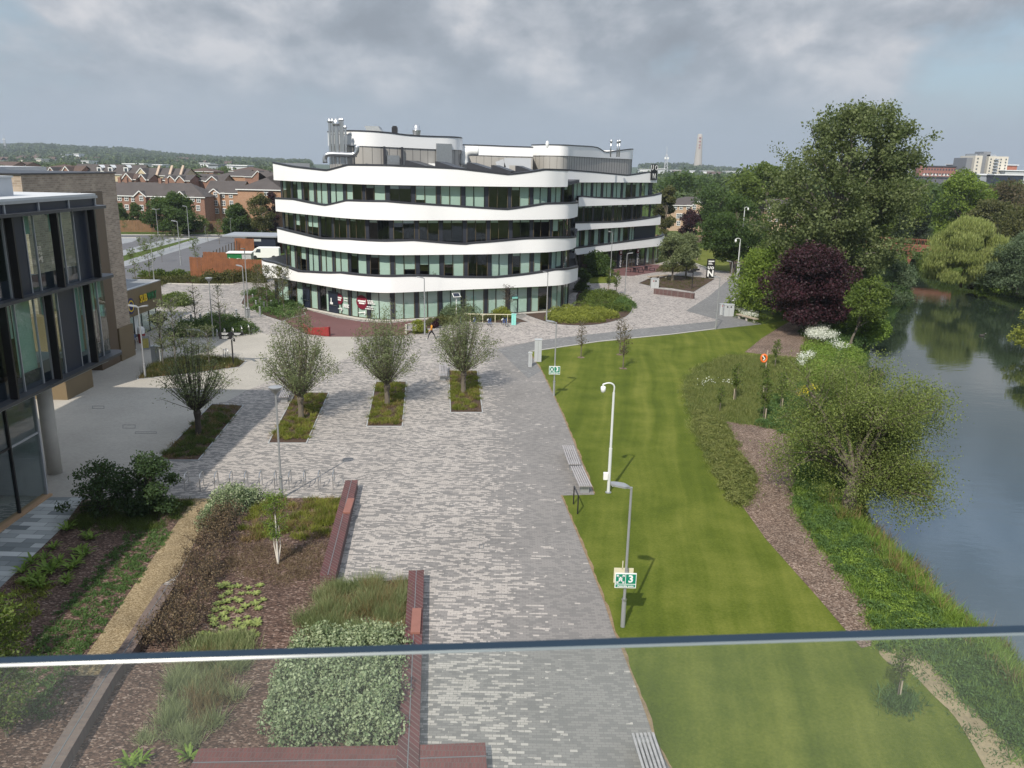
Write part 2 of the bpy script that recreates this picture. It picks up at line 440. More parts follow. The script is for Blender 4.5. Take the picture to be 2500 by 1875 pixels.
def lawnm():
    m,nt,b=newmat('lawn'); p=pos(nt)
    # mowing-band sheen painted into the colour along the path edge, bent by low-frequency noise
    g=N(nt,'ShaderNodeNewGeometry'); s=N(nt,'ShaderNodeSeparateXYZ'); L(nt,g,'Position',s,0)
    wob=noise(nt,p,.06,2)
    u=mth(nt,'ADD',mth(nt,'MULTIPLY',(s,0),1.0),mth(nt,'MULTIPLY',(s,1),-.14))
    u=mth(nt,'ADD',u,mth(nt,'MULTIPLY',wob,2.5))
    cc=N(nt,'ShaderNodeCombineXYZ'); link(nt,u,cc,0); link(nt,mth(nt,'MULTIPLY',(s,1),.035),cc,1)
    st=noise(nt,cc,.75,3,.6)
    patch=noise(nt,p,.35,6,.65); fine=noise(nt,p,9,3); tiny=noise(nt,p,45,2)
    f=mth(nt,'ADD',mth(nt,'MULTIPLY',st,.55),mth(nt,'ADD',mth(nt,'MULTIPLY',patch,.52),mth(nt,'ADD',mth(nt,'MULTIPLY',fine,.28),mth(nt,'MULTIPLY',tiny,.24))))
    c=ramp(nt,f,[(.58,(.050,.073,.010)),(.76,(.086,.112,.015)),(.96,(.155,.17,.033))])
    link(nt,c,b,'Base Color'); b.inputs['Roughness'].default_value=.9; b.inputs['Specular IOR Level'].default_value=.1
    bump(nt,b,tiny,.5,.04)
lawnm()
def grassm(name,a,b_,c_):
    m,nt,b=newmat(name); p=pos(nt)
    f=mth(nt,'ADD',mth(nt,'MULTIPLY',noise(nt,p,.2,6),.7),mth(nt,'MULTIPLY',noise(nt,p,6,4),.4))
    link(nt,ramp(nt,f,[(.35,a),(.55,b_),(.8,c_)]),b,'Base Color'); b.inputs['Roughness'].default_value=.95; b.inputs['Specular IOR Level'].default_value=.1
    bump(nt,b,noise(nt,p,12,3),.6,.08)
grassm('rough_grass',(.035,.055,.014),(.065,.095,.022),(.12,.14,.035))
grassm('meadow_ground',(.05,.07,.018),(.085,.11,.028),(.13,.15,.045))
grassm('far_land',(.03,.05,.02),(.05,.08,.03),(.10,.11,.05))
def waterm():
    m,nt,b=newmat('water'); b.inputs['Base Color'].default_value=(.018,.028,.018,1); b.inputs['Roughness'].default_value=.03
    b.inputs['IOR'].default_value=2.7; b.inputs['Specular IOR Level'].default_value=.8
    p=pos(nt,(1,2.2,1)); n=mth(nt,'ADD',mth(nt,'MULTIPLY',noise(nt,p,1.3,3),.6),mth(nt,'MULTIPLY',noise(nt,p,.25,2),1.6))
    bump(nt,b,n,.22,.03)
waterm()
def glassm(name,tint,refl,rough=.0,minr=.06):
    m,nt,b=newmat(name); nt.nodes.remove(b)
    t=N(nt,'ShaderNodeBsdfTransparent'); t.inputs[0].default_value=c4(tint)
    g=N(nt,'ShaderNodeBsdfGlossy'); g.inputs['Roughness'].default_value=rough; g.inputs[0].default_value=(refl,refl,refl*1.02,1)
    # two-sided Schlick reflectance
    ge=N(nt,'ShaderNodeNewGeometry'); vm=N(nt,'ShaderNodeVectorMath',operation='DOT_PRODUCT'); L(nt,ge,'Incoming',vm,0); L(nt,ge,'Normal',vm,1)
    cs=mth(nt,'SUBTRACT',1.,mth(nt,'ABSOLUTE',(vm,'Value')))
    k=mth(nt,'MULTIPLY_ADD',mth(nt,'POWER',cs,5.),1-minr,minr)
    mx=N(nt,'ShaderNodeMixShader'); link(nt,k,mx,0); L(nt,t,0,mx,1); L(nt,g,0,mx,2)
    out=[n for n in nt.nodes if n.type=='OUTPUT_MATERIAL'][0]; L(nt,mx,0,out,0)
glassm('glass',(.80,.88,.85),1,.0,.10)
glassm('glass_rail',(.90,.955,.94),1,.02,.055)
_nt=MT['glass_rail'].node_tree; _o=[n for n in _nt.nodes if n.type=='OUTPUT_MATERIAL'][0]; _s=_o.inputs[0].links[0].from_node
_d=N(_nt,'ShaderNodeBsdfDiffuse'); _d.inputs[0].default_value=(.62,.66,.66,1); _mx=N(_nt,'ShaderNodeMixShader')
# uneven pale diffuse mix, painted for the glare reflected in the pane
_nz=noise(_nt,pos(_nt),3.0,3); link(_nt,mth(_nt,'MULTIPLY_ADD',_nz,.06,-.012),_mx,0); L(_nt,_s,0,_mx,1); L(_nt,_d,0,_mx,2); L(_nt,_mx,0,_o,0)
plain('glass_edge',(.012,.028,.048),.4,.1,3,spec=.3)
plain('arris_highlight',(.16,.19,.20),.3,.03)  # pale colour painted for the sky's glint on the rail edge
def emis(name,c,s):
    m,nt,b=newmat(name); b.inputs['Emission Color'].default_value=c4(c); b.inputs['Emission Strength'].default_value=s
leafm('leaf_mid',(0.055,0.091,0.020),(0.146,0.195,0.039))
leafm('leaf_fresh',(0.079,0.134,0.020),(0.207,0.281,0.046))
leafm('leaf_dark',(0.030,0.059,0.017),(0.079,0.128,0.034))
leafm('leaf_poplar',(.06,.085,.03),(.185,.22,.09))
leafm('leaf_purple',(.016,.006,.010),(.05,.016,.024),.12)
leafm('leaf_willow',(.085,.11,.045),(.22,.255,.125),.3)
leafm('leaf_weeping',(.15,.19,.05),(.34,.38,.13),.35)
leafm('leaf_greywillow',(0.061,0.098,0.049),(0.146,0.195,0.110),.3)
leafm('leaf_yellowgreen',(0.122,0.152,0.027),(0.317,0.342,0.067),.35)
leafm('leaf_olive',(0.061,0.067,0.024),(0.122,0.122,0.043),.3)
leafm('leaf_brown',(0.067,0.055,0.030),(0.134,0.104,0.055),.3)
leafm('leaf_conifer',(0.012,0.024,0.012),(0.037,0.055,0.024),.1)
leafm('leaf_variegated',(.12,.18,.08),(.40,.45,.28),.25)
leafm('leaf_sedge',(0.091,0.116,0.017),(0.268,0.281,0.049),.3)
leafm('leaf_sedge_tan',(0.122,0.085,0.037),(0.281,0.195,0.098),.25)
leafm('leaf_grass',(.13,.17,.07),(.36,.39,.20),.35)
leafm('leaf_nettle',(0.043,0.091,0.027),(0.122,0.201,0.061),.35)
leafm('leaf_lush',(0.079,0.146,0.022),(0.232,0.329,0.061),.35)
leafm('leaf_twig',(0.085,0.055,0.037),(0.195,0.146,0.085),.1)
leafm('petal_white',(.55,.58,.48),(.85,.87,.80),.2)
leafm('petal_yellow',(.65,.50,.03),(.85,.70,.06),.2)
leafm('leaf_far',(0.037,0.063,0.024),(0.104,0.140,0.049),.15)
# ------------------------------------------------------------------ world, sun, haze
SUNV=Vector((-2.10,-5.50,5.60)).normalized()      # towards the sun
w=bpy.data.worlds.new('World'); scene.world=w; w.use_nodes=True; nt=w.node_tree
bg=nt.nodes['Background']; bg.inputs['Strength'].default_value=.10
sky=N(nt,'ShaderNodeTexSky',sky_type='NISHITA',sun_disc=False)
sky.sun_intensity=1; sky.sun_elevation=math.asin(SUNV.z); sky.sun_rotation=math.atan2(SUNV.x,SUNV.y); sky.air_density=1.2; sky.dust_density=1.5
tc=N(nt,'ShaderNodeTexCoord'); sp=N(nt,'ShaderNodeSeparateXYZ'); L(nt,tc,'Generated',sp,0)
zz=mth(nt,'ADD',mth(nt,'MAXIMUM',(sp,2),0.),.42)      # clouds lie on a layer overhead
cx_=mth(nt,'DIVIDE',(sp,0),zz); cy_=mth(nt,'DIVIDE',(sp,1),zz)
cb=N(nt,'ShaderNodeCombineXYZ'); link(nt,cx_,cb,0); link(nt,mth(nt,'MULTIPLY',cy_,.8),cb,1)
n1=noise(nt,cb,2.6,7,.52,.1); n2=noise(nt,cb,1.1,4,.5)
cov=mth(nt,'ADD',mth(nt,'MULTIPLY',n1,.55),mth(nt,'MULTIPLY',n2,.45))
mask=ramp(nt,cov,[(.34,0.),(.44,1.)])
n3=noise(nt,cb,5.2,9,.56,.12); n4=noise(nt,cb,1.7,3,.5)
sh=mth(nt,'ADD',mth(nt,'MULTIPLY',n3,.6),mth(nt,'MULTIPLY',n4,.4))
ccol=ramp(nt,sh,[(.38,(2.7,3.05,3.5)),(.46,(3.3,3.7,4.2)),(.53,(4.6,4.9,5.35)),(.61,(6.6,6.6,6.8))])
# overcast overhead is brighter than its grey bases near the horizon
el=ramp(nt,(sp,2),[(.0,(1.1,1.1,1.1)),(.07,(1.,1.,1.)),(.22,(1.,1.,1.)),(.36,(.78,1.0,1.3)),(.5,(1.4,1.5,1.62)),(1.,(1.65,1.7,1.78))])
x=N(nt,'ShaderNodeMix',data_type='RGBA',blend_type='MULTIPLY'); x.inputs[0].default_value=1; link(nt,ccol,x,6); link(nt,el,x,7)
lowh=ramp(nt,(sp,2),[(.0,1.),(.045,.8),(.09,.25),(.14,0.)])
HZ=(3.75,4.4,5.05)
cl=mixc(nt,lowh,(x,2),HZ)
gap=mixc(nt,.6,(sky,0),(3.6,5.2,6.6))
skyc=mixc(nt,mask,(gap[0],gap[1]),cl)
skyc2=mixc(nt,lowh,skyc,HZ)
link(nt,skyc2,bg,0)
sl=bpy.data.lights.new('sun','SUN'); sl.energy=4.5; sl.angle=R(.6); sl.color=(1,.93,.82)
so=bpy.data.objects.new('sun',sl); COL.objects.link(so); so.rotation_euler=(-SUNV).to_track_quat('-Z','Y').to_euler()
scene.view_settings.view_transform='Standard'; scene.view_settings.look='None'; scene.view_settings.exposure=.12; scene.view_settings.gamma=1
cy=scene.cycles; cy.max_bounces=8; cy.diffuse_bounces=3; cy.glossy_bounces=4; cy.transparent_max_bounces=24; cy.transmission_bounces=4; cy.volume_bounces=0
cy.use_denoising=True; cy.caustics_reflective=False; cy.caustics_refractive=False
# ------------------------------------------------------------------ ground and river
WZ=-1.15
LB=[(2900,2100),(2560,1720),(2500,1650),(2450,1606),(2418,1562),(2344,1518),(2277,1447),(2244,1393),(2168,1333),(2100,1281),(2096,1218),(2090,1130),(2090,1040),(2092,950),(2100,880),(2108,843),(2129,827),(2161,795),(2172,768),(2218,725),(2205,704),(2196,672),(2200,650),(2214,636)]
LB=[G(a,b,WZ) for a,b in LB]
RB=[G(a,b,WZ) for a,b in [(2640,745),(2500,727),(2454,717),(2414,705),(2393,697),(2349,691),(2300,686),(2275,680),(2256,664),(2244,646),(2240,637)]]
RB=[Vector((88,-30,WZ)),Vector((84,30,WZ)),Vector((82,70,WZ)),Vector((83,100,WZ))]+RB
def interp(L_,Y):
    L_=sorted(L_,key=lambda p:p.y)
    if Y<=L_[0].y: return L_[0].x
    for a,b in zip(L_,L_[1:]):
        if a.y<=Y<=b.y: return a.x+(b.x-a.x)*(Y-a.y)/max(b.y-a.y,1e-6)
    return L_[-1].x
ymax=max(LB[-1].y,RB[-1].y)
rows=[-60,0]+list(np.arange(10,ymax,2.5))+[ymax]
LL=[];RR=[]
for Y in rows:
    lx=interp(LB,Y); rx=interp(RB,Y); wb=.35*math.sin(Y*.9)+.2*math.sin(Y*2.3)
    LL.append((lx+wb*.3,Y)); RR.append((max(rx,lx+3)+wb*.4,Y))
g=MB(); BK=1.5
rowsx=[(Y,l[0]-BK,r[0]+BK) for Y,l,r in zip(rows,LL,RR)]
gl=[(a,Y,0) for Y,a,b in rowsx]; gr=[(b,Y,0) for Y,a,b in rowsx]
g.ribbon([(-9000,Y,0) for Y,_,_ in rowsx],gl); g.ribbon(gr,[(9000,Y,0) for Y,_,_ in rowsx])
yl=rows[-1]; g.face([(-9000,yl,0),gl[-1],gr[-1],(9000,yl,0),(9000,9000,0),(-9000,9000,0)])
g.face([(-9000,-60,0),(-9000,-400,0),(9000,-400,0),(9000,-60,0),gr[0],gl[0]])
ground=struct('ground',g,'rough_grass')
bk=MB()
for side,P_,s in (('l',LL,-1),('r',RR,1)):
    a=[(p[0]+s*BK,p[1],0) for p in P_]; b=[(p[0]+s*.4,p[1],WZ+.25) for p in P_]; c=[(p[0]-s*1.2,p[1],WZ-.6) for p in P_]
    bk.ribbon(a,b); bk.ribbon(b,c)
bk.ribbon([gl[-1],((gl[-1][0]+gr[-1][0])/2,yl,0),gr[-1]],[(gl[-1][0],yl-.5,WZ-.5),((gl[-1][0]+gr[-1][0])/2,yl-.5,WZ-.5),(gr[-1][0],yl-.5,WZ-.5)])
struct('river_bank',bk,'meadow_ground')
wt=MB(); wt.face([(LL[0][0]-6,-60,WZ),(RR[0][0]+10,-60,WZ),(RR[0][0]+25,yl,WZ),(LL[0][0]-6,yl,WZ)])
struct('river_water',wt,'water')
def sheet(name,px,mat,z,smooth=0,world=False):
    P=px if world else GP(px)
    if smooth: P=[tuple(p[:2]) for p in catmull([(a,b,0) for a,b in P],smooth,True)]
    mb=MB(); mb.prism(P,z,z,side=False); return struct(name,mb,mat),P
def LAT(px): return GP(px)
lawn_edge=[(1645,1890),(1605,1822),(1562,1700),(1515,1577),(1500,1545),(1479,1480),(1443,1386),(1412,1310),(1385,1245),(1370,1210),(1451.5,1208),(1445,1190),(1400,1077),(1372,1010),(1353,969),(1322,905),(1292,860),(1462,835),(1642,817),(1747,804),(1859,792)]
lawn_px=lawn_edge+[(1900,785),(1990,775),(2060,800),(2085,850),(2075,950),(2072,1050),(2080,1260),(2150,1345),(2220,1400),(2255,1460),(2320,1525),(2395,1575),(2440,1625),(2490,1690),(2490,1890)]
_,LAWN=sheet('lawn',lawn_px,'lawn',.006)
plaza_px=[(-400,1900)]+lawn_edge+[(1838,782),(1790,776),(1740,765),(1755,762),(1800,722),(1825,690),(1793,667),(1739,661),(1692,643),(1650,630),(1600,640),(1480,650),(1400,660),(1000,640),(650,675),(616,686),(571,695),(490,695),(408,693),(387,698),(330,720),(280,745),(100,800),(-200,900),(-500,1100)]
sheet('plaza_paving',plaza_px,'mixed_paving',.010)
sheet('far_plaza_paving',[(1208,850),(1317,831),(1534,806),(1758,783),(1800,735),(1825,690),(1793,667),(1739,661),(1692,643),(1650,632),(1600,645),(1480,660),(1390,720),(1250,790),(1100,800),(1060,835),(1100,850)],'far_paving',.014)
sheet('grey_path',[(1215,853),(1317,831),(1534,806),(1758,783),(1675,759),(1730,724),(1787,676),(1800,664),(1826,690),(1800,735),(1762,764),(1838,781),(1859,792),(1747,804),(1642,817),(1462,835),(1292,860),(1322,905),(1290,925)],'grey_paving',.018)
sheet('cream_plaza',[(866,822),(862,868),(803,893),(735,905),(664,929),(600,955),(554,980),(517,987),(475,1032),(382,1125),(330,1170),(195,1213),(107,1215),(-100,1250),(-400,1100),(100,860),(290,790),(345,765),(400,762),(470,800),(545,790),(560,782),(650,817),(760,823)],'cream_paving',.014)
sheet('slab_walk',[(0,1440),(154,1290),(201,1221),(215,1214),(107,1215),(0,1305),(-400,1640),(-400,1800)],'slab_paving',.018)
_,REDP=sheet('red_plaza',[(726,748),(770,762),(822,776),(885,786),(952,789),(1040,781),(1010,800),(996,818),(960,821),(871,822.5),(800,822),(752,817),(719,801),(697,786),(698,780),(746,768)],'red_paving',.022)
sheet('red_terrace',[(1483,661),(1568,646),(1606,646),(1626,661),(1580,668),(1545,674),(1500,673)],'red_paving',.022)
sheet('asphalt_yard',[(250,573),(620,572),(600,585),(560,620),(470,660),(330,690),(240,700)],'asphalt',.008)
sheet('parking_bays',[(290,642),(484,581),(537,581),(323,646),(290,654)],'bay_paving',.016)
sheet('parking_bays_far',[(290,614),(412,582),(463,583),(311,622),(290,627)],'bay_paving',.016)
sheet('parking_bays_left',[(290,581),(345,581),(322,591),(290,597)],'bay_paving',.016)
sheet('grass_strip',[(290,627),(311,622),(463,583),(484,581),(290,642)],'rough_grass',.016)
kb=MB()
def kerbline(px,w_=.15,h=.11,closed=False,base=0):
    P=[Vector((x_,y_,h/2+base)) for x_,y_ in GP(px)]
    for a,b in zip(P,P[1:]): kb.beam(a,b,w_,h)
kerbline([(250,573.5),(560,574.2),(610,575)],.5); kerbline([(290,581),(345,581)],.4); kerbline([(412,582),(463,583)],.4); kerbline([(484,581),(537,581)],.4)
kerbline([(350,675),(400,672),(460,668)],.5); kerbline([(1292,859),(1462,834),(1642,816),(1747,803)],.1,.05)
kerbline([(616,686),(571,695),(490,695),(408,693)],.2); kerbline([(1696,643),(1739,660),(1793,666)],.2)
struct('kerb_edging',kb,'kerb')
# mulch, meadow, gravel, beds
_,MU1=sheet('mulch_patch',[(1905,798),(1860,826),(1818,860),(1850,864),(1885,868),(1950,876),(1966,868),(1964,835),(1968,812),(2010,795),(1980,785),(1930,784)],'mulch',.014)
_,MU2=sheet('mulch_path',[(1769,1029),(1815,1035),(1860,1041),(1913,1055),(1938,1075),(1938,1116),(1946,1157),(1938,1197),(1946,1250),(1966,1279),(2007,1340),(2076,1425),(2114,1480),(2130,1523),(2127,1577),(2103,1583),(2081,1556),(2060,1534),(2005,1469),(1870,1317),(1813,1237),(1844,1197),(1840,1177),(1811,1116),(1791,1088)],'mulch',.014)
MEAD=GP([(1779,868),(1702,896),(1669,929),(1673,978),(1693,1035),(1714,1100),(1755,1165),(1783,1218),(1811,1238),(1844,1197),(1840,1177),(1811,1116),(1791,1088),(1769,1029),(1815,1035),(1860,1041),(1913,1055),(1945,1068),(2070,1046),(2075,950),(2090,860),(2060,800),(2010,795),(1968,812),(1966,868),(1950,876),(1885,868)])
sheet('meadow_soil',MEAD,'meadow_ground',.012,world=True)
BANKB=GP([(1938,1075),(1938,1116),(1946,1157),(1938,1197),(1946,1250),(1966,1279),(2007,1340),(2076,1425),(2114,1480),(2135,1530),(2150,1590),(2260,1605),(2385,1740),(2477,1822),(2500,1875),(2640,1880),(2500,1690),(2440,1630),(2395,1590),(2320,1535),(2255,1465),(2215,1405),(2140,1350),(2080,1290),(2074,1050),(1941,1071)])
sheet('bank_soil',BANKB,'meadow_ground',.0135,world=True)
sheet('bare_earth_track',[(2146,1588),(2200,1585),(2255,1605),(2310,1660),(2385,1740),(2430,1790),(2477,1822),(2500,1860),(2500,1890),(2420,1890),(2380,1830),(2331,1751),(2280,1700),(2222,1642),(2170,1620)],'bare_earth',.016,smooth=3)
beds=[]
def bed(name,px,mat='soil',z=.02,edge=True,smooth=0):
    o,P=sheet(name,px,mat,z,smooth)
    if edge:
        Q=[Vector((a,b,.02)) for a,b in P]+[Vector((P[0][0],P[0][1],.02))]
        mb=MB()
        for a,b in zip(Q,Q[1:]): mb.beam(a,b,.07,.07)
        e=mb.build('bed_edging','concrete_cool'); e['kind']='structure'
    return P
B1=bed('planting_bed',[(382.5,1125),(484,1125),(594,991),(517,987)])
B2=bed('planting_bed',[(655,1083),(748,1083),(803,959),(722,958)])
B3=bed('planting_bed',[(895,1042),(982,1042),(992,932),(918,932)])
B4=bed('planting_bed',[(1100,1008),(1178,1008),(1165,905),(1096,905)])
BS=bed('planting_bed',[(335,927),(350,905),(390,880),(500,872),(560,875),(601,882),(585,897),(475,912)])
BR=bed('planting_bed',[(408,826),(425,808),(455,796),(520,776),(560,776),(600,797),(620,816),(545,823)])
BBI=bed('planting_bed',[(588,742),(600,715),(640,700),(735,748),(746,768),(700,780),(690,786),(650,773)])
BH=bed('planting_bed',[(1277,765),(1324,784),(1360,793),(1425,796),(1480,790),(1520,778),(1538,766),(1543,750),(1530,727),(1480,712),(1412,712),(1400,752),(1330,762)],smooth=3)
BRK=bed('planting_bed',[(1020,803),(1042,782),(1150,772),(1235,766),(1252,772),(1292,787),(1240,790),(1085,786),(1062,804)])
BP=bed('raised_bed_soil',[(1558,692),(1580,682),(1640,672),(1700,676),(1747,681),(1694,714),(1640,705),(1598,702)])
BG=bed('grass_bed',[(1425,672),(1480,670),(1498,672),(1510,686),(1497,692),(1440,693)],'lawn',.024)
BF=bed('planting_bed',[(340,672),(460,668),(600,690),(570,695),(490,694),(408,692),(385,700),(345,700)],edge=False)
BL=bed('planting_bed',[(201,1221),(154,1287),(0,1436),(-300,1720),(-300,2000),(110,2000),(130,1862),(254,1652),(180,1652),(213,1598),(336,1418),(416,1301),(474,1218)],'mulch_dark',edge=False)
GRV,_g=sheet('gravel_path',[(474,1218),(523,1218),(495,1287),(434,1404),(397,1427),(294,1590),(252,1650),(180,1652),(213,1598),(336,1418),(416,1301)],'gravel',.026)
BM=bed('planting_bed',[(523,1218),(836,1216),(783,1428),(1006,1415),(985,1900),(985,2000),(110,2000),(294,1620),(434,1410),(495,1287)],'mulch_dark',.024,edge=False)
grassm('lawn_pale',(.075,.095,.018),(.12,.135,.028),(.17,.18,.045))
leafm('leaf_sedge_dk',(0.037,0.061,0.015),(0.110,0.146,0.030),.25)
leafm('leaf_mid_dk',(0.022,0.041,0.017),(0.061,0.104,0.037),.25)
leafm('leaf_hosta',(.15,.20,.05),(.33,.38,.13),.3)
leafm('leaf_meadow',(0.091,0.122,0.030),(0.244,0.256,0.085),.35)
leafm('leaf_far2',(0.037,0.067,0.022),(0.104,0.140,0.043),.15)

leafm('leaf_crack',(.085,.115,.03),(.23,.28,.075),.35)
_E=[p for p in lawn_edge[:9]]+[(1370,1210)]
def edge_strip(px,w_=.10):
    P_=[Vector((a,b,0)) for a,b in GP(px)]; o_=[];i_=[]
    Q=[]
    for a,b in zip(P_,P_[1:]):
        n_=max(1,int((b-a).length/.35))
        for k in range(n_): Q.append(a.lerp(b,k/n_))
    Q.append(P_[-1]); rr=random.Random(4)
    for i,p in enumerate(Q):
        t=(Q[min(i+1,len(Q)-1)]-Q[max(i-1,0)]).normalized(); n=Vector((t.y,-t.x,0)); 
        o_.append((p.x-n.x*.02,p.y-n.y*.02,.028)); k=w_*rr.uniform(.3,1.3); i_.append((p.x+n.x*k,p.y+n.y*k,.028))
    return o_,i_
_m=MB()
for seg in (_E,[(1451,1206),(1445,1190),(1400,1077),(1372,1010),(1353,969),(1322,905),(1293,862)]):
    a_,b_=edge_strip(seg); _m.ribbon(a_,b_)
struct('lawn_edge_soil',_m,'edge_soil')
for (a_,b_,c_,d_) in ((226,992,254,998),(300,1038,330,1046),(330,1055,382,1059),(705,848,722,853),(1098,1230,1106,1236),(1170,1330,1180,1340)):
    p_=GP([(a_,b_),(c_,b_),(c_,d_),(a_,d_)]); _m=MB(); _q=[Vector((x_,y_,.024)) for x_,y_ in p_]
    for u_,v_ in zip(_q,_q[1:]+_q[:1]): _m.beam(u_,v_,.03,.008)
    struct('drain_cover_frame',_m,'joint_grey')
# ------------------------------------------------------------------ the white university building
rnd=random.Random(5)
def az(p): return math.atan2(p[0],p[1])
def curve_from(px,z,k=6,ext=None):
    P=[G(a,b,z) for a,b in px]
    return catmull([(p.x,p.y,0) for p in P],k)
def at_az(C,a):
    """first point of plan curve C on azimuth a"""
    for p,q in zip(C,C[1:]):
        a0,a1=az(p),az(q)
        if (a0-a)*(a1-a)<=0 and abs(a1-a0)>1e-9:
            t=(a-a0)/(a1-a0); return p.lerp(q,t)
    return C[0] if abs(az(C[0])-a)<abs(az(C[-1])-a) else C[-1]
def offset(C,d):
    out=[]
    for i,p in enumerate(C):
        t=(C[min(i+1,len(C)-1)]-C[max(i-1,0)]); t.z=0; t.normalize(); n=Vector((-t.y,t.x,0)); out.append(p+n*d)
    return out
def resample(C,step):
    out=[C[0].copy()]; acc=0
    for a,b in zip(C,C[1:]):
        l=(b-a).length
        while acc+l>=step:
            t=(step-acc)/l; a=a.lerp(b,t); out.append(a.copy()); l=(b-a).length; acc=0
        acc+=l
    if (out[-1]-C[-1]).length>.05: out.append(C[-1].copy())
    return out
def prof(C,tops):
    """top heights along plan curve C from picture points"""
    K=[]
    for px,py in tops:
        r=ray(px,py); a=math.atan2(r.x,r.y); p=at_az(C,a)
        # position along the curve
        best=min(range(len(C)),key=lambda i:(C[i]-p).length); K.append((best,TZ(p.x,p.y,px,py)))
    K.sort(); out=[]
    for i in range(len(C)):
        if i<=K[0][0]: out.append(K[0][1]); continue
        if i>=K[-1][0]: out.append(K[-1][1]); continue
        for (a,za),(b,zb) in zip(K,K[1:]):
            if a<=i<=b and b>a:
                t=(i-a)/(b-a); out.append(za+(zb-za)*t); break
        else: out.append(out[-1])
    # soften the corners slightly
    o2=out[:]
    for i in range(1,len(out)-1): o2[i]=(out[i-1]+6*out[i]+out[i+1])/8
    return o2
OB=thing('office_building','white curved campus building with wavy bands and strip windows across the plaza','building',(-8,105,0),world=True)
core_all=[]
def band(C,ztop,zb,depth=.45,rear=None,mat='white_render',name='parapet_band'):
    """outer skin, dark coping and dark inner face along plan curve C (left to right)"""
    n=len(C); I=offset(C,depth); ring=MB()
    bot=[(p.x,p.y,zb) for p in C]; top=[(p.x,p.y,z) for p,z in zip(C,ztop)]
    ring.ribbon(bot,top)
    # a small rounded return at the bottom edge
    U=offset(C,.9); ring.ribbon([(p.x,p.y,zb) for p in U],bot)
    b=ring.build(name,mat,OB,smooth=False)
    b.data.polygons.foreach_set('use_smooth',[True]*len(b.data.polygons)); b.data.set_sharp_from_angle(angle=R(28))
    cp=MB(); O=offset(C,-.04)
    to=[(p.x,p.y,z+.10) for p,z in zip(O,ztop)]; tob=[(p.x,p.y,z-.10) for p,z in zip(O,ztop)]; ti=[(p.x,p.y,z+.10) for p,z in zip(I,ztop)]
    low=[(p.x,p.y,max(zb+.55,min(z-.2,zb+.9))) for p,z in zip(I,ztop)]
    cp.ribbon(tob,to); cp.ribbon(to,ti); cp.ribbon(ti,low); cp.build('coping','coping_dark',b)
    return b
BL_RC=Vector((-27,128,0)); BR_RC=Vector((9.3,127,0))
def slab(C,z,th,rear,name,mat,inset=.3):
    I=offset(C,inset); m=MB(); m.prism([(p.x,p.y) for p in I]+rear,z-th,z,bottom=True); return m.build(name,mat,OB)
levels=[
 (3.2,[(641,671),(650,676),(695,684),(795,700),(850,709),(898,714),(940,716),(980,715),(1061,711),(1100,709),(1245,703),(1353,698),(1385,694),(1404,688),(1410,683.5)],
  [(641,634),(668,641),(700,652),(730,663),(760,664),(830,665),(912,673),(993,673),(1100,676),(1208,677),(1274,670.5),(1353,658),(1395,655),(1409,652)]),
 (7.05,[(678,590),(720,598),(790,609),(850,616),(898,620),(953,622),(1020,622),(1100,621.6),(1200,620.5),(1263,618),(1330,616),(1371,612),(1395,608),(1406,602)],
  [(678,556.5),(720,567),(776,581),(850,583),(939,588),(1007,586),(1070,591),(1137,596),(1143,594),(1220,588),(1290,582),(1350,580),(1406.5,578)]),
 (10.78,[(673,514),(717,519),(763,524),(830,531),(898,535.5),(960,537),(1030,537.5),(1100,537),(1200,537),(1300,536),(1371,534.5),(1395,532),(1410,527)],
  [(673,484),(717,486),(795,501),(849.5,489),(944,491),(980,494),(1100,502),(1238,511),(1333,497),(1380,495.5),(1410.5,494.6)]),
 (14.42,[(668,436),(720,440),(790,444),(860,448),(925.5,450.5),(1000,452),(1100,452.7),(1240,454),(1330,454.5),(1371,454),(1386,451)],
  [(667,397),(708,406),(798,416),(849.5,402),(950,403.5),(1034,407),(1115,411),(1241,426),(1333,413.5),(1387,415.4)])]
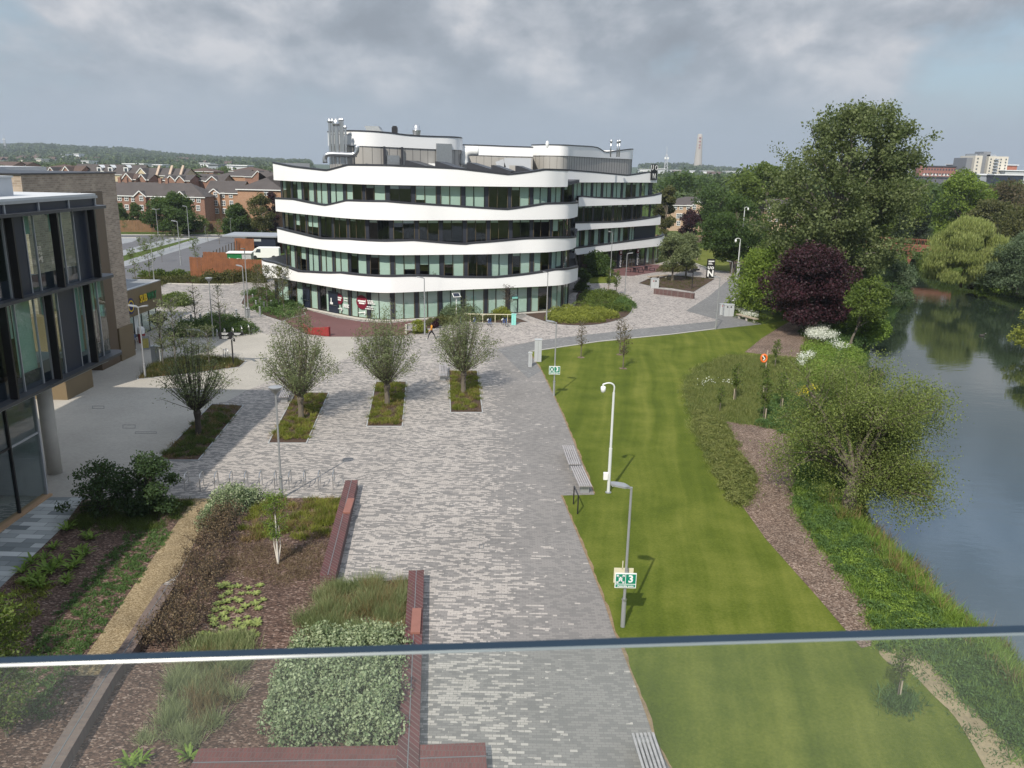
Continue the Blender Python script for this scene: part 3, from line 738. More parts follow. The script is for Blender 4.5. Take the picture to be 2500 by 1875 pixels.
# plan curves are blended with one shared curve so that the storeys stack
raw=[curve_from(b,z,6) for z,b,t in levels]
base=raw[1]
FC=[]
for i,(z,b,t) in enumerate(levels):
    pts=[]
    for px,py in b:
        r=ray(px,py); a=math.atan2(r.x,r.y)
        p=at_az(raw[i],a); q=[at_az(c,a) for c in (raw[0],raw[1],raw[2])]
        rng_=sum(math.hypot(v.x,v.y) for v in q)/3; rp=math.hypot(p.x,p.y)
        wgt={0:.8,1:.6,2:.35,3:0}[i]
        rr=rp*wgt+(rng_ if i<3 else math.hypot(q[1].x,q[1].y))*(1-wgt)
        pts.append((math.sin(a)*rr,math.cos(a)*rr,0))
    C=catmull(pts,8); FC.append(C)
def rear_pts(C): 
    return [(9.6,126.0),(8.0,131),(-26,131),(C[0].x+.6,C[0].y+8)]
WIN=[]  # windows built later
def glazing(C,z0,z1,parts,period=2.75,dark=.6,blindmode='mix',maxw=99,prefix=''):
    """a strip of window units between dark panels along curve C"""
    S=resample(C,.25); n=len(S); i=0; cnt=0
    wall=MB(); rear_=prefix=='rear'
    L_=.25
    while i<n-3:
        nd=max(1,int(round(dark/L_))); nw=int(round((period-dark)/L_)); 
        j=min(i+nd,n-1)
        O=offset(S,-.02)
        if not rear_: wall=MB()
        wall.ribbon([(p.x,p.y,z0) for p in O[i:j+1]],[(p.x,p.y,z1) for p in O[i:j+1]])
        # panel returns
        a=O[i];b=O[j]; nn=offset(S,.12); wall.ribbon([(nn[i].x,nn[i].y,z0),(a.x,a.y,z0)],[(nn[i].x,nn[i].y,z1),(a.x,a.y,z1)]); wall.ribbon([(b.x,b.y,z0),(nn[j].x,nn[j].y,z0)],[(b.x,b.y,z1),(nn[j].x,nn[j].y,z1)])
        k=min(j+nw,n-1)
        if k-j>=4 and not rear_: wall.build('wall_panel','panel_dark',OB)
        if k-j<4: 
            wall.ribbon([(p.x,p.y,z0) for p in O[j:]],[(p.x,p.y,z1) for p in O[j:]]); break
        WIN.append((S[j],S[(j+k)//2],S[k],z0,z1,blindmode)); cnt+=1
        i=k
    if rear_ or k-j<4:
        w_=wall.build('wall_panel','panel_dark',OB)
        if rear_: w_['kind']='stuff'
    return cnt
floors=[0.,3.75,7.6,11.3]
for i,(z,b,t) in enumerate(levels):
    C=FC[i]; zt=prof(C,t); band(C,zt,z)
    rear=[(9.6,126.0),(8.0,131),(-26,131),(C[0].x+1.5,C[0].y+9)]
    # side returns to the rear
    sd=MB(); e_=C[-1]; sd.ribbon([(e_.x*q-.25*(q-1)*10,e_.y*q,z) for q in (1,1.04,1.2)],[(e_.x*q-.25*(q-1)*10,e_.y*q,zt[-1]) for q in (1,1.04,1.2)])
    sd.ribbon([(C[0].x+2.2,C[0].y+9,z),(C[0].x+.15,C[0].y+.6,z),(C[0].x,C[0].y,z)],[(C[0].x+2.2,C[0].y+9,zt[0]),(C[0].x+.15,C[0].y+.6,zt[0]),(C[0].x,C[0].y,zt[0])])
    sd.build('side_band','white_render',OB)
    slab(C,z+.5,.42,rear,'roof_deck' if i==3 else 'terrace_floor','roof_dark' if i!=0 else 'roof_dark')
    slab(C,z+.06,.05,rear,'ceiling','ceiling_in',.9)
for i in range(4):
    Cg=offset(FC[i] if i else FC[0],1.05 if i==0 else .85)
    if i==0: Cg=Cg[8:]
    z0=[0.03,3.7,7.55,11.28][i]; z1=levels[i][0]+.02
    # interior back wall 4 m behind the glass
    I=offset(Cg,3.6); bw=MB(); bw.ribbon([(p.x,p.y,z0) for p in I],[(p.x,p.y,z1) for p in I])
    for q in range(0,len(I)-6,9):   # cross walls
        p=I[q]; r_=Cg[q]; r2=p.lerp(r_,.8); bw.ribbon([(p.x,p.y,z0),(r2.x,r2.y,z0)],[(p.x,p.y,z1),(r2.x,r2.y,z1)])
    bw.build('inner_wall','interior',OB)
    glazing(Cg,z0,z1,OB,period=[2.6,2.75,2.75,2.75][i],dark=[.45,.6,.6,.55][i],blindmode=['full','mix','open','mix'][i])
# ---- rear wing
WL=[(3.3,[(1403,623),(1450,617),(1520,610),(1580,604),(1610,600.5),(1621,597)],[(1403,606),(1450,600),(1540,588),(1622,573)]),
    (7.1,[(1404,565),(1460,561.5),(1540,556),(1590,552.5),(1612,549)],[(1405,544),(1518,541),(1611,527)]),
    (10.8,[(1412,506),(1460,504.5),(1540,502),(1590,500.3),(1614,498)],[(1368,479),(1417,478),(1526,484.6),(1615,472)]),
    (14.45,[(1386,446),(1450,446),(1530,446),(1580,446),(1604,445.8)],[(1387,415),(1450,420),(1528,428),(1580,420),(1606,420)])]
WRr=curve_from(WL[0][1],WL[0][0],6)
WCs=[]
for z,b,t in WL:
    pts=[]
    for px,py in b:
        r=ray(px,py); a=math.atan2(r.x,r.y); q=at_az(WRr,a)
        x0=q; 
        if a>az(WRr[-1]): x0=WRr[-1]
        if a<az(WRr[0]):
            d=(WRr[0]-WRr[3]).normalized(); P0=WRr[0]
            # line-azimuth intersection
            s_=math.sin(a);c_=math.cos(a); tt=(P0.x*c_-P0.y*s_)/(-(d.x*c_-d.y*s_)); x0=P0+d*tt
        rr=math.hypot(x0.x,x0.y); pts.append((math.sin(a)*rr,math.cos(a)*rr,0))
    WCs.append(catmull(pts,6))
wrear=[(27.5,162),(20,172),(-2,150),(0,132)]
for i,(z,b,t) in enumerate(WL):
    C=WCs[i]; zt=prof(C,t); band(C,zt,z)
    slab(C,z+.5,.42,wrear,'roof_deck' if i==3 else 'terrace_floor','roof_dark'); slab(C,z+.06,.05,wrear,'ceiling','ceiling_in',.9)
    Cg=offset(C,.9); z0=[.03,3.75,7.6,11.3][i]
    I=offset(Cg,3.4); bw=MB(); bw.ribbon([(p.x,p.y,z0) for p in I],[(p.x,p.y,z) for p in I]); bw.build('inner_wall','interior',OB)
    if i==1:   # half of this storey is a blank dark wall
        k=int(len(Cg)*.62); glazing(Cg[:k],z0,z+.02,OB,blindmode='mix',prefix='rear')
        wl=MB(); O=offset(Cg,-.02)[k-1:]; wl.ribbon([(p.x,p.y,z0) for p in O],[(p.x,p.y,z) for p in O]); wl.build('blank_wall','panel_navy',OB)
    else: glazing(Cg,z0,z+.02,OB,blindmode=['dark','','open','mix'][i],prefix='rear')
    e=C[-1]; sd=MB(); sd.ribbon([(e.x,e.y,z),(e.x*1.05-.6,e.y*1.05,z)],[(e.x,e.y,zt[-1]),(e.x*1.05-.6,e.y*1.05,zt[-1])]); sd.build('side_band','white_render',OB)
# windows: glass pane > frame, blind
WINf=WIN
merged_g=MB(); 
def window(k,a,m_,b,z0,z1,mode):
    gl=MB(); fr=MB(); bl=MB(); anyb=False
    for p,q in ((a,m_),(m_,b)):
        t=(q-p).normalized(); n=Vector((-t.y,t.x,0)); 
        gl.face([(p.x,p.y,z0),(q.x,q.y,z0),(q.x,q.y,z1),(p.x,p.y,z1)])
        r=rnd.random()
        cover={'full':1.0 if r<.94 else 0,'mix':1. if r<.5 else (.12 if r<.68 else (rnd.choice([.35,.5,.6]) if r<.84 else 0)),'open':.1 if r<.7 else (.45 if r<.86 else 0),'dark':.15 if r<.3 else (.9 if r<.5 else 0)}[mode]
        if cover>0:
            anyb=True; zb=z1-.05-(z1-z0-.15)*cover; P=p+t*.05+n*.07; Q=q-t*.05+n*.07
            bl.face([(P.x,P.y,zb),(Q.x,Q.y,zb),(Q.x,Q.y,z1-.05),(P.x,P.y,z1-.05)])
    for p in (a,m_,b):
        t=(b-a).normalized(); n=Vector((-t.y,t.x,0)); w_=.04 if p is m_ else .05
        fr.beam(Vector((p.x,p.y,z0))-n*.02,Vector((p.x,p.y,z1))-n*.02,w_,.09)
    for zz_ in (z0+.05,z1-.05):
        for p,q in ((a,m_),(m_,b)): fr.beam(Vector((p.x,p.y,zz_)),Vector((q.x,q.y,zz_)),.08,.07)
    return gl,fr,bl,anyb
# the 100 largest as window parts, the rest as one part
order=sorted(range(len(WIN)),key=lambda i:-((WIN[i][2]-WIN[i][0]).length*(WIN[i][4]-WIN[i][3])/(WIN[i][0].y**2)))
big=set(order[:100]); rest=[MB(),MB(),MB()]
for k,wn in enumerate(WIN):
    gl,fr,bl,anyb=window(k,*wn)
    if k in big:
        o=gl.build('window','glass',OB); fr.build('frame','frame_bronze' if k%3 else 'frame_black',o)
        if anyb: bl.build('blind','blind',o)
    else:
        for M_,s_ in zip(rest,(gl,fr,bl)):
            kk=len(M_.v); M_.v+=s_.v; M_.f+=[[kk+i for i in f] for f in s_.f]
if rest[0].v:
    o=rest[0].build('window_strip','glass',OB); o['kind']='stuff'
    q=rest[1].build('frame_strip','frame_bronze',o); q['kind']='stuff'; q=rest[2].build('blind_strip','blind',o); q['kind']='stuff'
# ---- roof plant rooms (clad wall, white band, dark edge)
def plant(pxs,ys,tops,splits,zb,name):
    """pxs along the front, ys their distances, tops/splits picture rows of the band's edges"""
    P=[]; T=[]; S_=[]
    for px,Y,t,s_ in zip(pxs,ys,tops,splits):
        a=A(px,t,Y); P.append((a.x,a.y,0)); T.append(a.z); S_.append(A(px,s_,Y).z)
    C=catmull(P,6); 
    def den(v):
        o=catmull([(i,0,q) for i,q in enumerate(v)],6); return [q.z for q in o]
    T=den(T);S_=den(S_); sm=sum(S_)/len(S_); S_=[s_*.5+sm*.5 for s_ in S_]
    b=MB(); b.ribbon([(p.x,p.y,s_) for p,s_ in zip(C,S_)],[(p.x,p.y,t_) for p,t_ in zip(C,T)])
    cen=Vector((sum(p.x for p in C)/len(C),max(p.y for p in C)+9,0))
    bk=[(C[-1].x-.5,C[-1].y+9,0),(C[0].x+.5,C[-1].y+9,0)]
    Tb=[T[-1],T[0]]; Sb=[S_[-1],S_[0]]
    full=[(p.x,p.y) for p in C]+[q[:2] for q in bk]
    b.ribbon([(C[-1].x,C[-1].y,S_[-1]),(*bk[0][:2],Sb[0]),(*bk[1][:2],Sb[1]),(C[0].x,C[0].y,S_[0])],[(C[-1].x,C[-1].y,T[-1]),(*bk[0][:2],Tb[0]),(*bk[1][:2],Tb[1]),(C[0].x,C[0].y,T[0])])
    pr=b.build(name,'white_render',OB); pr.data.polygons.foreach_set('use_smooth',[True]*len(pr.data.polygons)); pr.data.set_sharp_from_angle(angle=R(30))
    I=offset(C,.12); wl=MB(); ring=[(p.x,p.y) for p in I]+[q[:2] for q in bk]
    wl.prism(ring,zb,min(T)-.25); w_=wl.build('cladding','clad_grey',pr)
    jn=MB()
    for i,p in enumerate(resample(offset(C,.11),1.1)): jn.beam((p.x,p.y,zb),(p.x,p.y,sm+.1),.03,.03)
    jn.build('cladding_joint','coping_dark',pr)
    cp=MB(); O=offset(C,-.05); I2=offset(C,.35); cp.ribbon([(p.x,p.y,t_-.03) for p,t_ in zip(O,T)],[(p.x,p.y,t_+.12) for p,t_ in zip(O,T)]); cp.ribbon([(p.x,p.y,t_+.12) for p,t_ in zip(O,T)],[(p.x,p.y,t_+.12) for p,t_ in zip(I2,T)]); cp.build('coping','coping_dark',pr)
    return C,T,pr
PC,PT,PA=plant([800,822,858,905,950,1000,1060,1100,1122,1128],[106,100.5,98.8,99,100.2,102,104.3,106,108,112],[322.5,321,320,321.5,325,331,334,335,336.5,338],[354,354,355,357,359,362,365,366,367,368],14.9,'plant_room')
BMc,BMt,PB=plant([1126,1180,1240,1302],[121,121,121.5,122],[354,355.5,358,360],[377.5,379,381.5,383],14.9,'plant_room')
PCc,PCt,PCo=plant([1298,1330,1365,1386,1400,1455,1480,1520,1542,1546],[130,127,126.5,127.5,130,139,143,149,153,157],[354.5,354,354.5,355,356,360,371.5,367,364.5,365],[380,380,380.5,381,381.5,384.5,386,387.5,388.5,389],14.9,'plant_room')
# ---- roof things
def onroof(px,py,Y): return A(px,py,Y)
def flue(px,ptop,pbot,Y,r,cap):
    a=A(px,pbot,Y); zt=TZ(a.x,a.y,px,ptop); m_=MB(); m_.tube([(a.x,a.y,a.z),(a.x,a.y,zt-cap*1.6)],r,10)
    o=m_.build('flue_pipe','metal',FL)
    c=MB(); c.lathe([(r,0),(cap,cap*.35),(cap,cap*.7),(cap*.62,cap*1.9),(cap*.3,cap*2.1),(0,cap*2.1)],(a.x,a.y,zt-cap*2.1),12); c.build('cowl','metal',o,smooth=True)
FL=OB
for px,pt,r,cap in ((808,288,.15,.26),(815,288,.15,.26),(824.5,288,.26,.44),(833,288,.1,.16),(836.5,288,.1,.16),(840,288,.1,.16),(846,305,.12,.2)):
    flue(px,pt,401,97.3,r,cap)
m_=MB()
for py in (328,353,384):
    a=A(805,py,97.6);b=A(856,py+1,97.6); m_.beam(a,b,.08)
m_.build('flue_bracket','coping_dark',OB)
m_=MB(); a=A(794,398,96.5); pts=[a,a+Vector((0,0,.6)),a+Vector((.5,0,1.)),a+Vector((3.0,.3,1.0)),a+Vector((3.6,.3,1.3)),a+Vector((3.7,.3,2.0))]
m_.tube(catmull(pts,4),.27,10); m_.build('roof_duct','metal',OB,smooth=True)
# louvred intake, dark box, round fan
m_=MB(); a=A(896,323,104); b=A(936,325,104)
m_.face([(a.x,a.y,a.z),(b.x,b.y,a.z),(b.x-.4,b.y,a.z+.35),(b.x-.6,b.y,a.z+.75),(a.x-.3,a.y,a.z+.75)]); m_.face([(a.x,a.y+2,a.z),(a.x-.3,a.y+2,a.z+.75),(b.x-.6,b.y+2,a.z+.75),(b.x-.4,b.y+2,a.z+.35),(b.x,b.y+2,a.z)])
m_.ribbon([(a.x-.3,a.y,a.z+.75),(b.x-.6,a.y,a.z+.75),(b.x-.4,a.y,a.z+.35),(b.x,a.y,a.z)],[(a.x-.3,a.y+2,a.z+.75),(b.x-.6,a.y+2,a.z+.75),(b.x-.4,a.y+2,a.z+.35),(b.x,a.y+2,a.z)])
m_.build('roof_intake','galv',OB)
m_=MB(); a=A(963,330,104); m_.box(a.x-.33,a.x+.33,a.y,a.y+.7,a.z-1,a.z+.95); m_.box(a.x-.24,a.x+.24,a.y+.1,a.y+.6,a.z+.95,a.z+1.1); m_.build('roof_box','black_paint',OB)
a=A(1017,336,105); m_=MB(); m_.lathe([(.38,-1),(.42,0),(.56,.85),(.56,.92),(.48,.95),(.42,1.3),(.26,1.58),(0,1.62)],a,18); m_.build('roof_fan','metal',OB,smooth=True)
m_=MB(); m_.lathe([(.5,-1),(.5,.25),(0,.25)],A(997,333,105),14); m_.build('roof_vent','galv',OB)
m_=MB(); m_.lathe([(.12,-.5),(.25,.0),(.25,.15),(.16,.45),(0,.55)],A(1336,353,121),12); m_.build('roof_vent','white_paint',OB,smooth=True)
for px,pt in ((1491,342),(1507,343),(1512,342)):
    a=A(px,367,132); zt=A(px,pt,132).z; m_=MB(); m_.tube([(a.x,a.y,a.z-1),(a.x,a.y,zt)],.1,8); m_.lathe([(.08,-.5),(.2,-.3),(.2,-.1),(.12,.1),(0,.15)],(a.x,a.y,zt),10); m_.build('flue_pipe','metal',OB,smooth=True)
# saw-tooth dark screens
for x0,x1,y0,y1,yb in ((989,1042,391.5,406,415),(1062,1121,394,412,420),(1140,1199,396.5,413,424),(1199,1247,403,418,428),(1258,1298,404.5,417,425)):
    m_=MB(); Y=96.2 if x0<1100 else 97.5
    for Y2 in (Y,): 
        p=[A(x0,yb,Y),A(x1,yb,Y),A(x1,y1,Y),A(x0+6,y0,Y),A(x0,y0,Y)]
        q=[v+Vector((.6,5,0)) for v in p]; m_.face(p); m_.face(q[::-1]); m_.ribbon(p,q,True)
    m_.build('roof_screen','coping_dark',OB)
# doors and grille on plant room, AC units
def onplant(C,px,d=-.06):
    r=ray(px,390); p=at_az(C,math.atan2(r.x,r.y)); i=min(range(1,len(C)-1),key=lambda k:(C[k]-p).length); t=(C[i+1]-C[i-1]).normalized(); return p,t
for px,w_,z0,z1,mat,nm in ((955,1.1,15.0,17.6,'galv','plant_door'),(965,1.1,15.0,17.6,'galv','plant_door'),(1084,2.4,16.6,19.2,'galv','louvre_grille')):
    p,t=onplant(PC,px); n=Vector((-t.y,t.x,0)); c=p-n*.02
    m_=MB(); m_.beam(Vector((c.x,c.y,z0))-t*w_/2+Vector((0,0,(z1-z0)/2)),Vector((c.x,c.y,z0))+t*w_/2+Vector((0,0,(z1-z0)/2)),.1,z1-z0)
    m_.build(nm,mat,OB)
for px in (937,980):
    p,t=onplant(PC,px); m_=MB(); m_.obox((p.x,p.y-.7,15.3),(1.0,.5,.8)); m_.build('air_conditioner','white_paint',OB)
    m_=MB(); m_.tube([(p.x+.1,p.y-.12,15.7),(p.x+.1,p.y-.12,18.6)],.14,8); m_.build('cable_riser','coping_dark',OB)
# white bent duct and long ducts between plant rooms
m_=MB(); a=A(1133,402,110); pts=[a,a+Vector((0,0,.9)),a+Vector((.3,0,1.5)),a+Vector((.9,0,1.75)),a+Vector((1.9,.0,1.75))]; m_.tube(catmull(pts,4),.6,14); m_.build('roof_duct','white_paint',OB,smooth=True)
m_=MB(); a=A(1213,405,116); m_.beam(a,A(1232,398,116),1.2,1.1); m_.beam(A(1231,399,116),A(1296,400,116),1.2,1.5); m_.build('roof_duct','alu_panel',OB)
m_=MB(); a=A(1252,418,104); m_.box(a.x-.45,a.x+.45,a.y,a.y+1.,a.z-.5,a.z+.7); m_.build('roof_box','clad_grey',OB)
m_=MB(); a=A(1055,402,103); m_.box(a.x-.45,a.x+.45,a.y,a.y+1.,a.z-.7,a.z+.15); m_.build('roof_box','white_paint',OB)
# logo on the end of the rear wing's top band
C=WCs[3]; e=C[-3]; t=(C[-1]-C[-6]).normalized()
for k,(zc,ch) in enumerate(((16.9,'U O'),(15.5,'N'))):
    m_=MB(); q=e-t*.4+Vector((t.y,-t.x,0))*.12; m_.obox((q.x,q.y,zc),(2.0,.08,1.2),rz=math.atan2(t.y,t.x)); sg=m_.build('logo_panel','black_paint',OB)
    text(ch,1.25,'white_paint',sg,(q.x-OB['_o'][0]+t.y*.06,q.y-OB['_o'][1]-t.x*.06,zc),(R(90),0,math.atan2(t.y,t.x)),ext=.02)
# ground floor graphics, doors and entrance
def facade0(px,py=760):
    r=ray(px,py); Cg=offset(FC[0],1.05); p=at_az(Cg,math.atan2(r.x,r.y)); i=min(range(1,len(Cg)-1),key=lambda k:(Cg[k]-p).length); t=(Cg[i+1]-Cg[i-1]).normalized(); return p,t
ox,oy=OB['_o'][0],OB['_o'][1]
for px,py,rad in ((830.5,729,.62),(885,737.5,.78)):
    p,t=facade0(px); n=Vector((t.y,-t.x,0)); zc=TZ(p.x,p.y,px,py); c=p+n*.07
    m_=MB(); k=24; m_.face([(c.x+t.x*rad*math.cos(6.2832*i/k),c.y+t.y*rad*math.cos(6.2832*i/k),zc+rad*math.sin(6.2832*i/k)) for i in range(k)])
    q=m_.build('round_decal','burgundy',OB)
    for dz,s_ in ((.12,1.25),(-.12,.9)):
        b=MB(); c2=p+n*.09; b.beam(Vector((c2.x,c2.y,zc+dz))-t*rad*s_*.55,Vector((c2.x,c2.y,zc+dz))+t*rad*s_*.55,.004,.17); b.build('lettering_bar','white_paint',q)
    ar=MB(); c2=p+n*.09; za=zc-1.15
    pts=[Vector((c2.x,c2.y,za-.08))-t*.5,Vector((c2.x,c2.y,za+.03)),Vector((c2.x,c2.y,za))+t*.5]
    ar.beam(pts[0],pts[1],.01,.09); ar.beam(pts[1],pts[2],.01,.09); ar.beam(pts[2],pts[2]-t*.25+Vector((0,0,.2)),.01,.08); ar.beam(pts[2],pts[2]-t*.2+Vector((0,0,-.22)),.01,.08); ar.build('arrow_decal','white_paint',OB)
for px,rows_ in ((846,[(728,.5),(734,.6),(743.5,.75),(746.5,.7),(749.5,.75)]),(903,[(734,.9),(737.5,1.),(741,.9),(749,.75),(754,.95)])):
    p,t=facade0(px); n=Vector((t.y,-t.x,0)); m_=MB()
    for py,w_ in rows_:
        z_=TZ(p.x,p.y,px,py); c=p+n*.08; x_=-w_/2*1.1
        while x_<w_/2*1.1:
            l=rnd.uniform(.1,.3); a=Vector((c.x,c.y,z_))+t*x_; m_.beam(a,a+t*l,.004,.11); x_+=l+.04
    m_.build('lettering','white_paint',OB)
for px,w_,zt in ((751,1.3,2.55),(812,1.1,2.5),(828-8,1.1,2.5)):
    p,t=facade0(px); n=Vector((t.y,-t.x,0)); c=p+n*.06; m_=MB(); m_.beam(Vector((c.x,c.y,zt/2))-t*w_/2,Vector((c.x,c.y,zt/2))+t*w_/2,.08,zt); d=m_.build('door','panel_navy',OB)
    m_=MB(); c=p+n*.16; m_.beam(Vector((c.x,c.y,.95))-t*w_*.4,Vector((c.x,c.y,.95))+t*w_*.4,.04,.04); m_.build('handle','metal',d)
    if px==812:
        m_=MB(); c=p+n*.11; m_.beam(Vector((c.x,c.y,1.25)),Vector((c.x,c.y,1.75)),.16,.01); m_.beam(Vector((c.x,c.y,1.15))-t*.25,Vector((c.x,c.y,1.15))+t*.25,.01,.25); m_.build('notice','white_paint',d)
p,t=facade0(1256,746); n=Vector((t.y,-t.x,0)); c=p+n*.1; m_=MB(); m_.beam(Vector((c.x,c.y,1.9))-t*.35,Vector((c.x,c.y,1.9))+t*.35,.03,.3); m_.build('notice','teal_box',OB)
m_=MB(); Ck=resample(offset(FC[0],.6)[10:],.6)
for a,b in zip(Ck,Ck[1:]): m_.beam((a.x,a.y,.07),(b.x,b.y,.07),.35,.10)
m_.build('plinth_edge','kerb',OB)
# vertical banners on the rear wing: red cap with white mark, white letters below
for px in (1513,1554.5):
    r=ray(px,640); Cg=offset(WCs[0],.9); p=at_az(Cg,math.atan2(r.x,r.y)); t=(Cg[8]-Cg[4]).normalized(); n=Vector((t.y,-t.x,0)); c=p+n*.08; rz=math.atan2(t.y,t.x)
    m_=MB(); m_.obox((c.x,c.y,1.7),(.9,.05,3.1),rz=rz); b=m_.build('sign_panel','panel_navy',OB)
    m_=MB(); c2=p+n*.12; m_.obox((c2.x,c2.y,2.75),(.8,.04,.8),rz=rz); m_.build('sign_cap','burgundy',b)
    m_=MB(); c3=p+n*.15; m_.obox((c3.x,c3.y,2.75),(.4,.03,.4),rz=rz); m_.build('sign_mark','white_paint',b)
    m_=MB(); z_=2.2
    for k in range(8):
        w_=rnd.choice([.35,.5,.5,.42]); m_.obox((c3.x,c3.y,z_-k*.26),(w_,.03,.07),rz=rz); m_.obox((c3.x+t.x*(.1 if k%2 else -.1),c3.y+t.y*(.1 if k%2 else -.1),z_-k*.26-.09),(.12,.03,.12),rz=rz)
    m_.build('lettering','white_paint',b)
# ------------------------------------------------------------------ left glass building
GBD=thing('glass_building','dark glazed building with black vertical fins and ledges at the left edge','building',(-22,30,0),world=True)
XF=-21.8; YE=43.6; ZL=[6.12,10.42,14.1]
GX=XF-.5
for i,z in enumerate(ZL):
    m_=MB(); m_.prism([(XF,-8),(XF,YE),(XF-.3,YE+.5),(GX-2.5,YE+.5),(GX-2.5,-8)],z-.14,z,bottom=True); m_.build('ledge','ledge',GBD)
fy=[YE-1.2-3.5*k for k in range(13)]
for lv,(z0,z1) in enumerate(((ZL[0],ZL[1]-.14),(ZL[1],ZL[2]-.14))):
    off=1.3 if lv==0 else 0
    # glass line with mullions and dark panels
    y=YE-.2; k=0; seq=[1.0,.75,1.5,.75,1.0,.8]
    pn=MB(); mu=MB(); sp_=MB()
    Y=YE-.25; idx=0
    while Y>-6:
        w_=[.8,1.5,.75,1.55,1.15][(idx+lv*2)%5]; Y2=Y-w_
        if (idx+lv*2)%5==3 and rnd.random()<.8: (MB().box(GX-.06,GX+.03,Y2,Y,z0,z1)).build('dark_panel','panel_navy',GBD)
        elif Y>12:
            g_=MB(); g_.face([(GX,Y2,z0+.02),(GX,Y,z0+.02),(GX,Y,z1),(GX,Y2,z1)]); o=g_.build('window','glass',GBD)
            s2=MB(); s2.box(GX-.05,GX-.02,Y2,Y,z0,z0+rnd.choice([.8,.8,.45])); s2.build('spandrel','panel_navy',o)
            if rnd.random()<.8:
                b=MB(); zb=z1-(z1-z0)*rnd.choice([.25,.25,.6,.85,.4]); b.face([(GX-.15,Y2+.04,zb),(GX-.15,Y-.04,zb),(GX-.15,Y-.04,z1),(GX-.15,Y2+.04,z1)]); b.build('blind','blind_soft',o)
        else:
            g_=MB(); g_.face([(GX,Y2,z0+.02),(GX,Y,z0+.02),(GX,Y,z1),(GX,Y2,z1)]); g_.build('window','glass',GBD)
        q=MB(); q.box(GX-.03,GX+.06,Y2-.025,Y2+.025,z0,z1); q.build('mullion','alu',GBD) if Y>14 else None
        Y=Y2; idx+=1
    for yy in fy:
        yy-=off
        if yy<10: continue
        q=MB(); q.box(GX+.1,XF-.05,yy-.055,yy+.055,z0,z1); q.build('fin','fin_black',GBD)
    # end wall glass and inner spaces
    e=MB(); e.face([(GX,YE-.2,z0),(GX-12,YE-.2,z0),(GX-12,YE-.2,z1),(GX,YE-.2,z1)]); e.build('end_glass','glass',GBD)
    f=MB(); f.box(GX-12,GX-.05,-8,YE-.3,z0-.3,z0-.01); f.build('floor_slab','ceiling_in',GBD)
    iw=MB(); iw.box(GX-6,GX-5.8,-8,YE-1,z0,z1)
    for q_ in range(4): iw.box(GX-6,GX-1.0,YE-6-q_*7.5,YE-5.8-q_*7.5,z0,z1)
    iw.build('inner_wall','inner_green',GBD)
# roof
m_=MB(); m_.box(GX-14,GX+.1,-8,YE-.2,ZL[2]+.42,ZL[2]+.62); m_.build('roof','roof_pale',GBD)
m_=MB(); m_.box(GX-.02,GX+.02,-8,YE-.2,ZL[2],ZL[2]+.42); m_.build('louvre_strip','panel_navy',GBD)
m_=MB()
for k in range(19): m_.box(GX-.02,GX+.09,YE-.3-k*2.6,YE-.2-k*2.6,ZL[2],ZL[2]+.42)
m_.box(GX-.02,GX+.14,-8,YE-.1,ZL[2]+.38,ZL[2]+.52); m_.build('louvre_trim','alu',GBD)
m_=MB(); m_.box(GX-14,GX-1.6,-8,YE-4.5,ZL[2]+.62,ZL[2]+1.45); m_.build('roof_upstand','alu_panel',GBD)
m_=MB(); m_.box(GX-14,GX-1.55,-8,YE-4.45,ZL[2]+1.45,ZL[2]+1.53); m_.build('roof_capping','roof_pale',GBD)
m_=MB(); m_.box(GX-14,GX-.2,-8,YE-.2,ZL[0]-.5,ZL[0]-.16); m_.build('soffit','ceiling_in',GBD)
# ground floor, set back
XG=-23.35; YG=37.5
for k,Y in enumerate([YG,YG-2.3,YG-4.6,YG-6.9,YG-9.2,YG-11.5,YG-13.8]):
    g_=MB(); g_.face([(XG,Y-2.3,.12),(XG,Y,.12),(XG,Y,ZL[0]-.5),(XG,Y-2.3,ZL[0]-.5)]); o=g_.build('window','glass',GBD)
    q=MB(); q.box(XG-.05,XG+.09,Y-.05,Y+.05,.1,ZL[0]-.5); q.box(XG-.04,XG+.05,Y-2.3,Y,3.35,3.45); q.build('frame','frame_black' if k else 'alu',o)
m_=MB(); m_.box(XG-9,XG-.01,YG-.02,YG+.03,0,ZL[0]-.5); m_.build('end_wall','alu_panel',GBD)
m_=MB(); m_.box(XG-.2,XG+.25,10,YG+.1,0,.12); m_.build('plinth','terracotta_pale',GBD)
m_=MB(); m_.box(XG-6,XG-5.8,5,YG-.1,0,ZL[0]-.5); m_.box(XG-6,XG,YG-7,YG-6.9,0,3); m_.build('inner_wall','inner_green',GBD)
m_=MB(); m_.tube([(-24.65,40.6,0),(-24.65,40.6,ZL[0]-.4)],.37,24); m_.build('round_column','concrete',GBD,smooth=True)
# cladded pier under the ledge
pq=G(160,950,0)
m_=MB(); m_.box(-36,-31.3,54.2,57.8,0,ZL[0]-.2); o=m_.build('pier','bronze_clad',GBD)
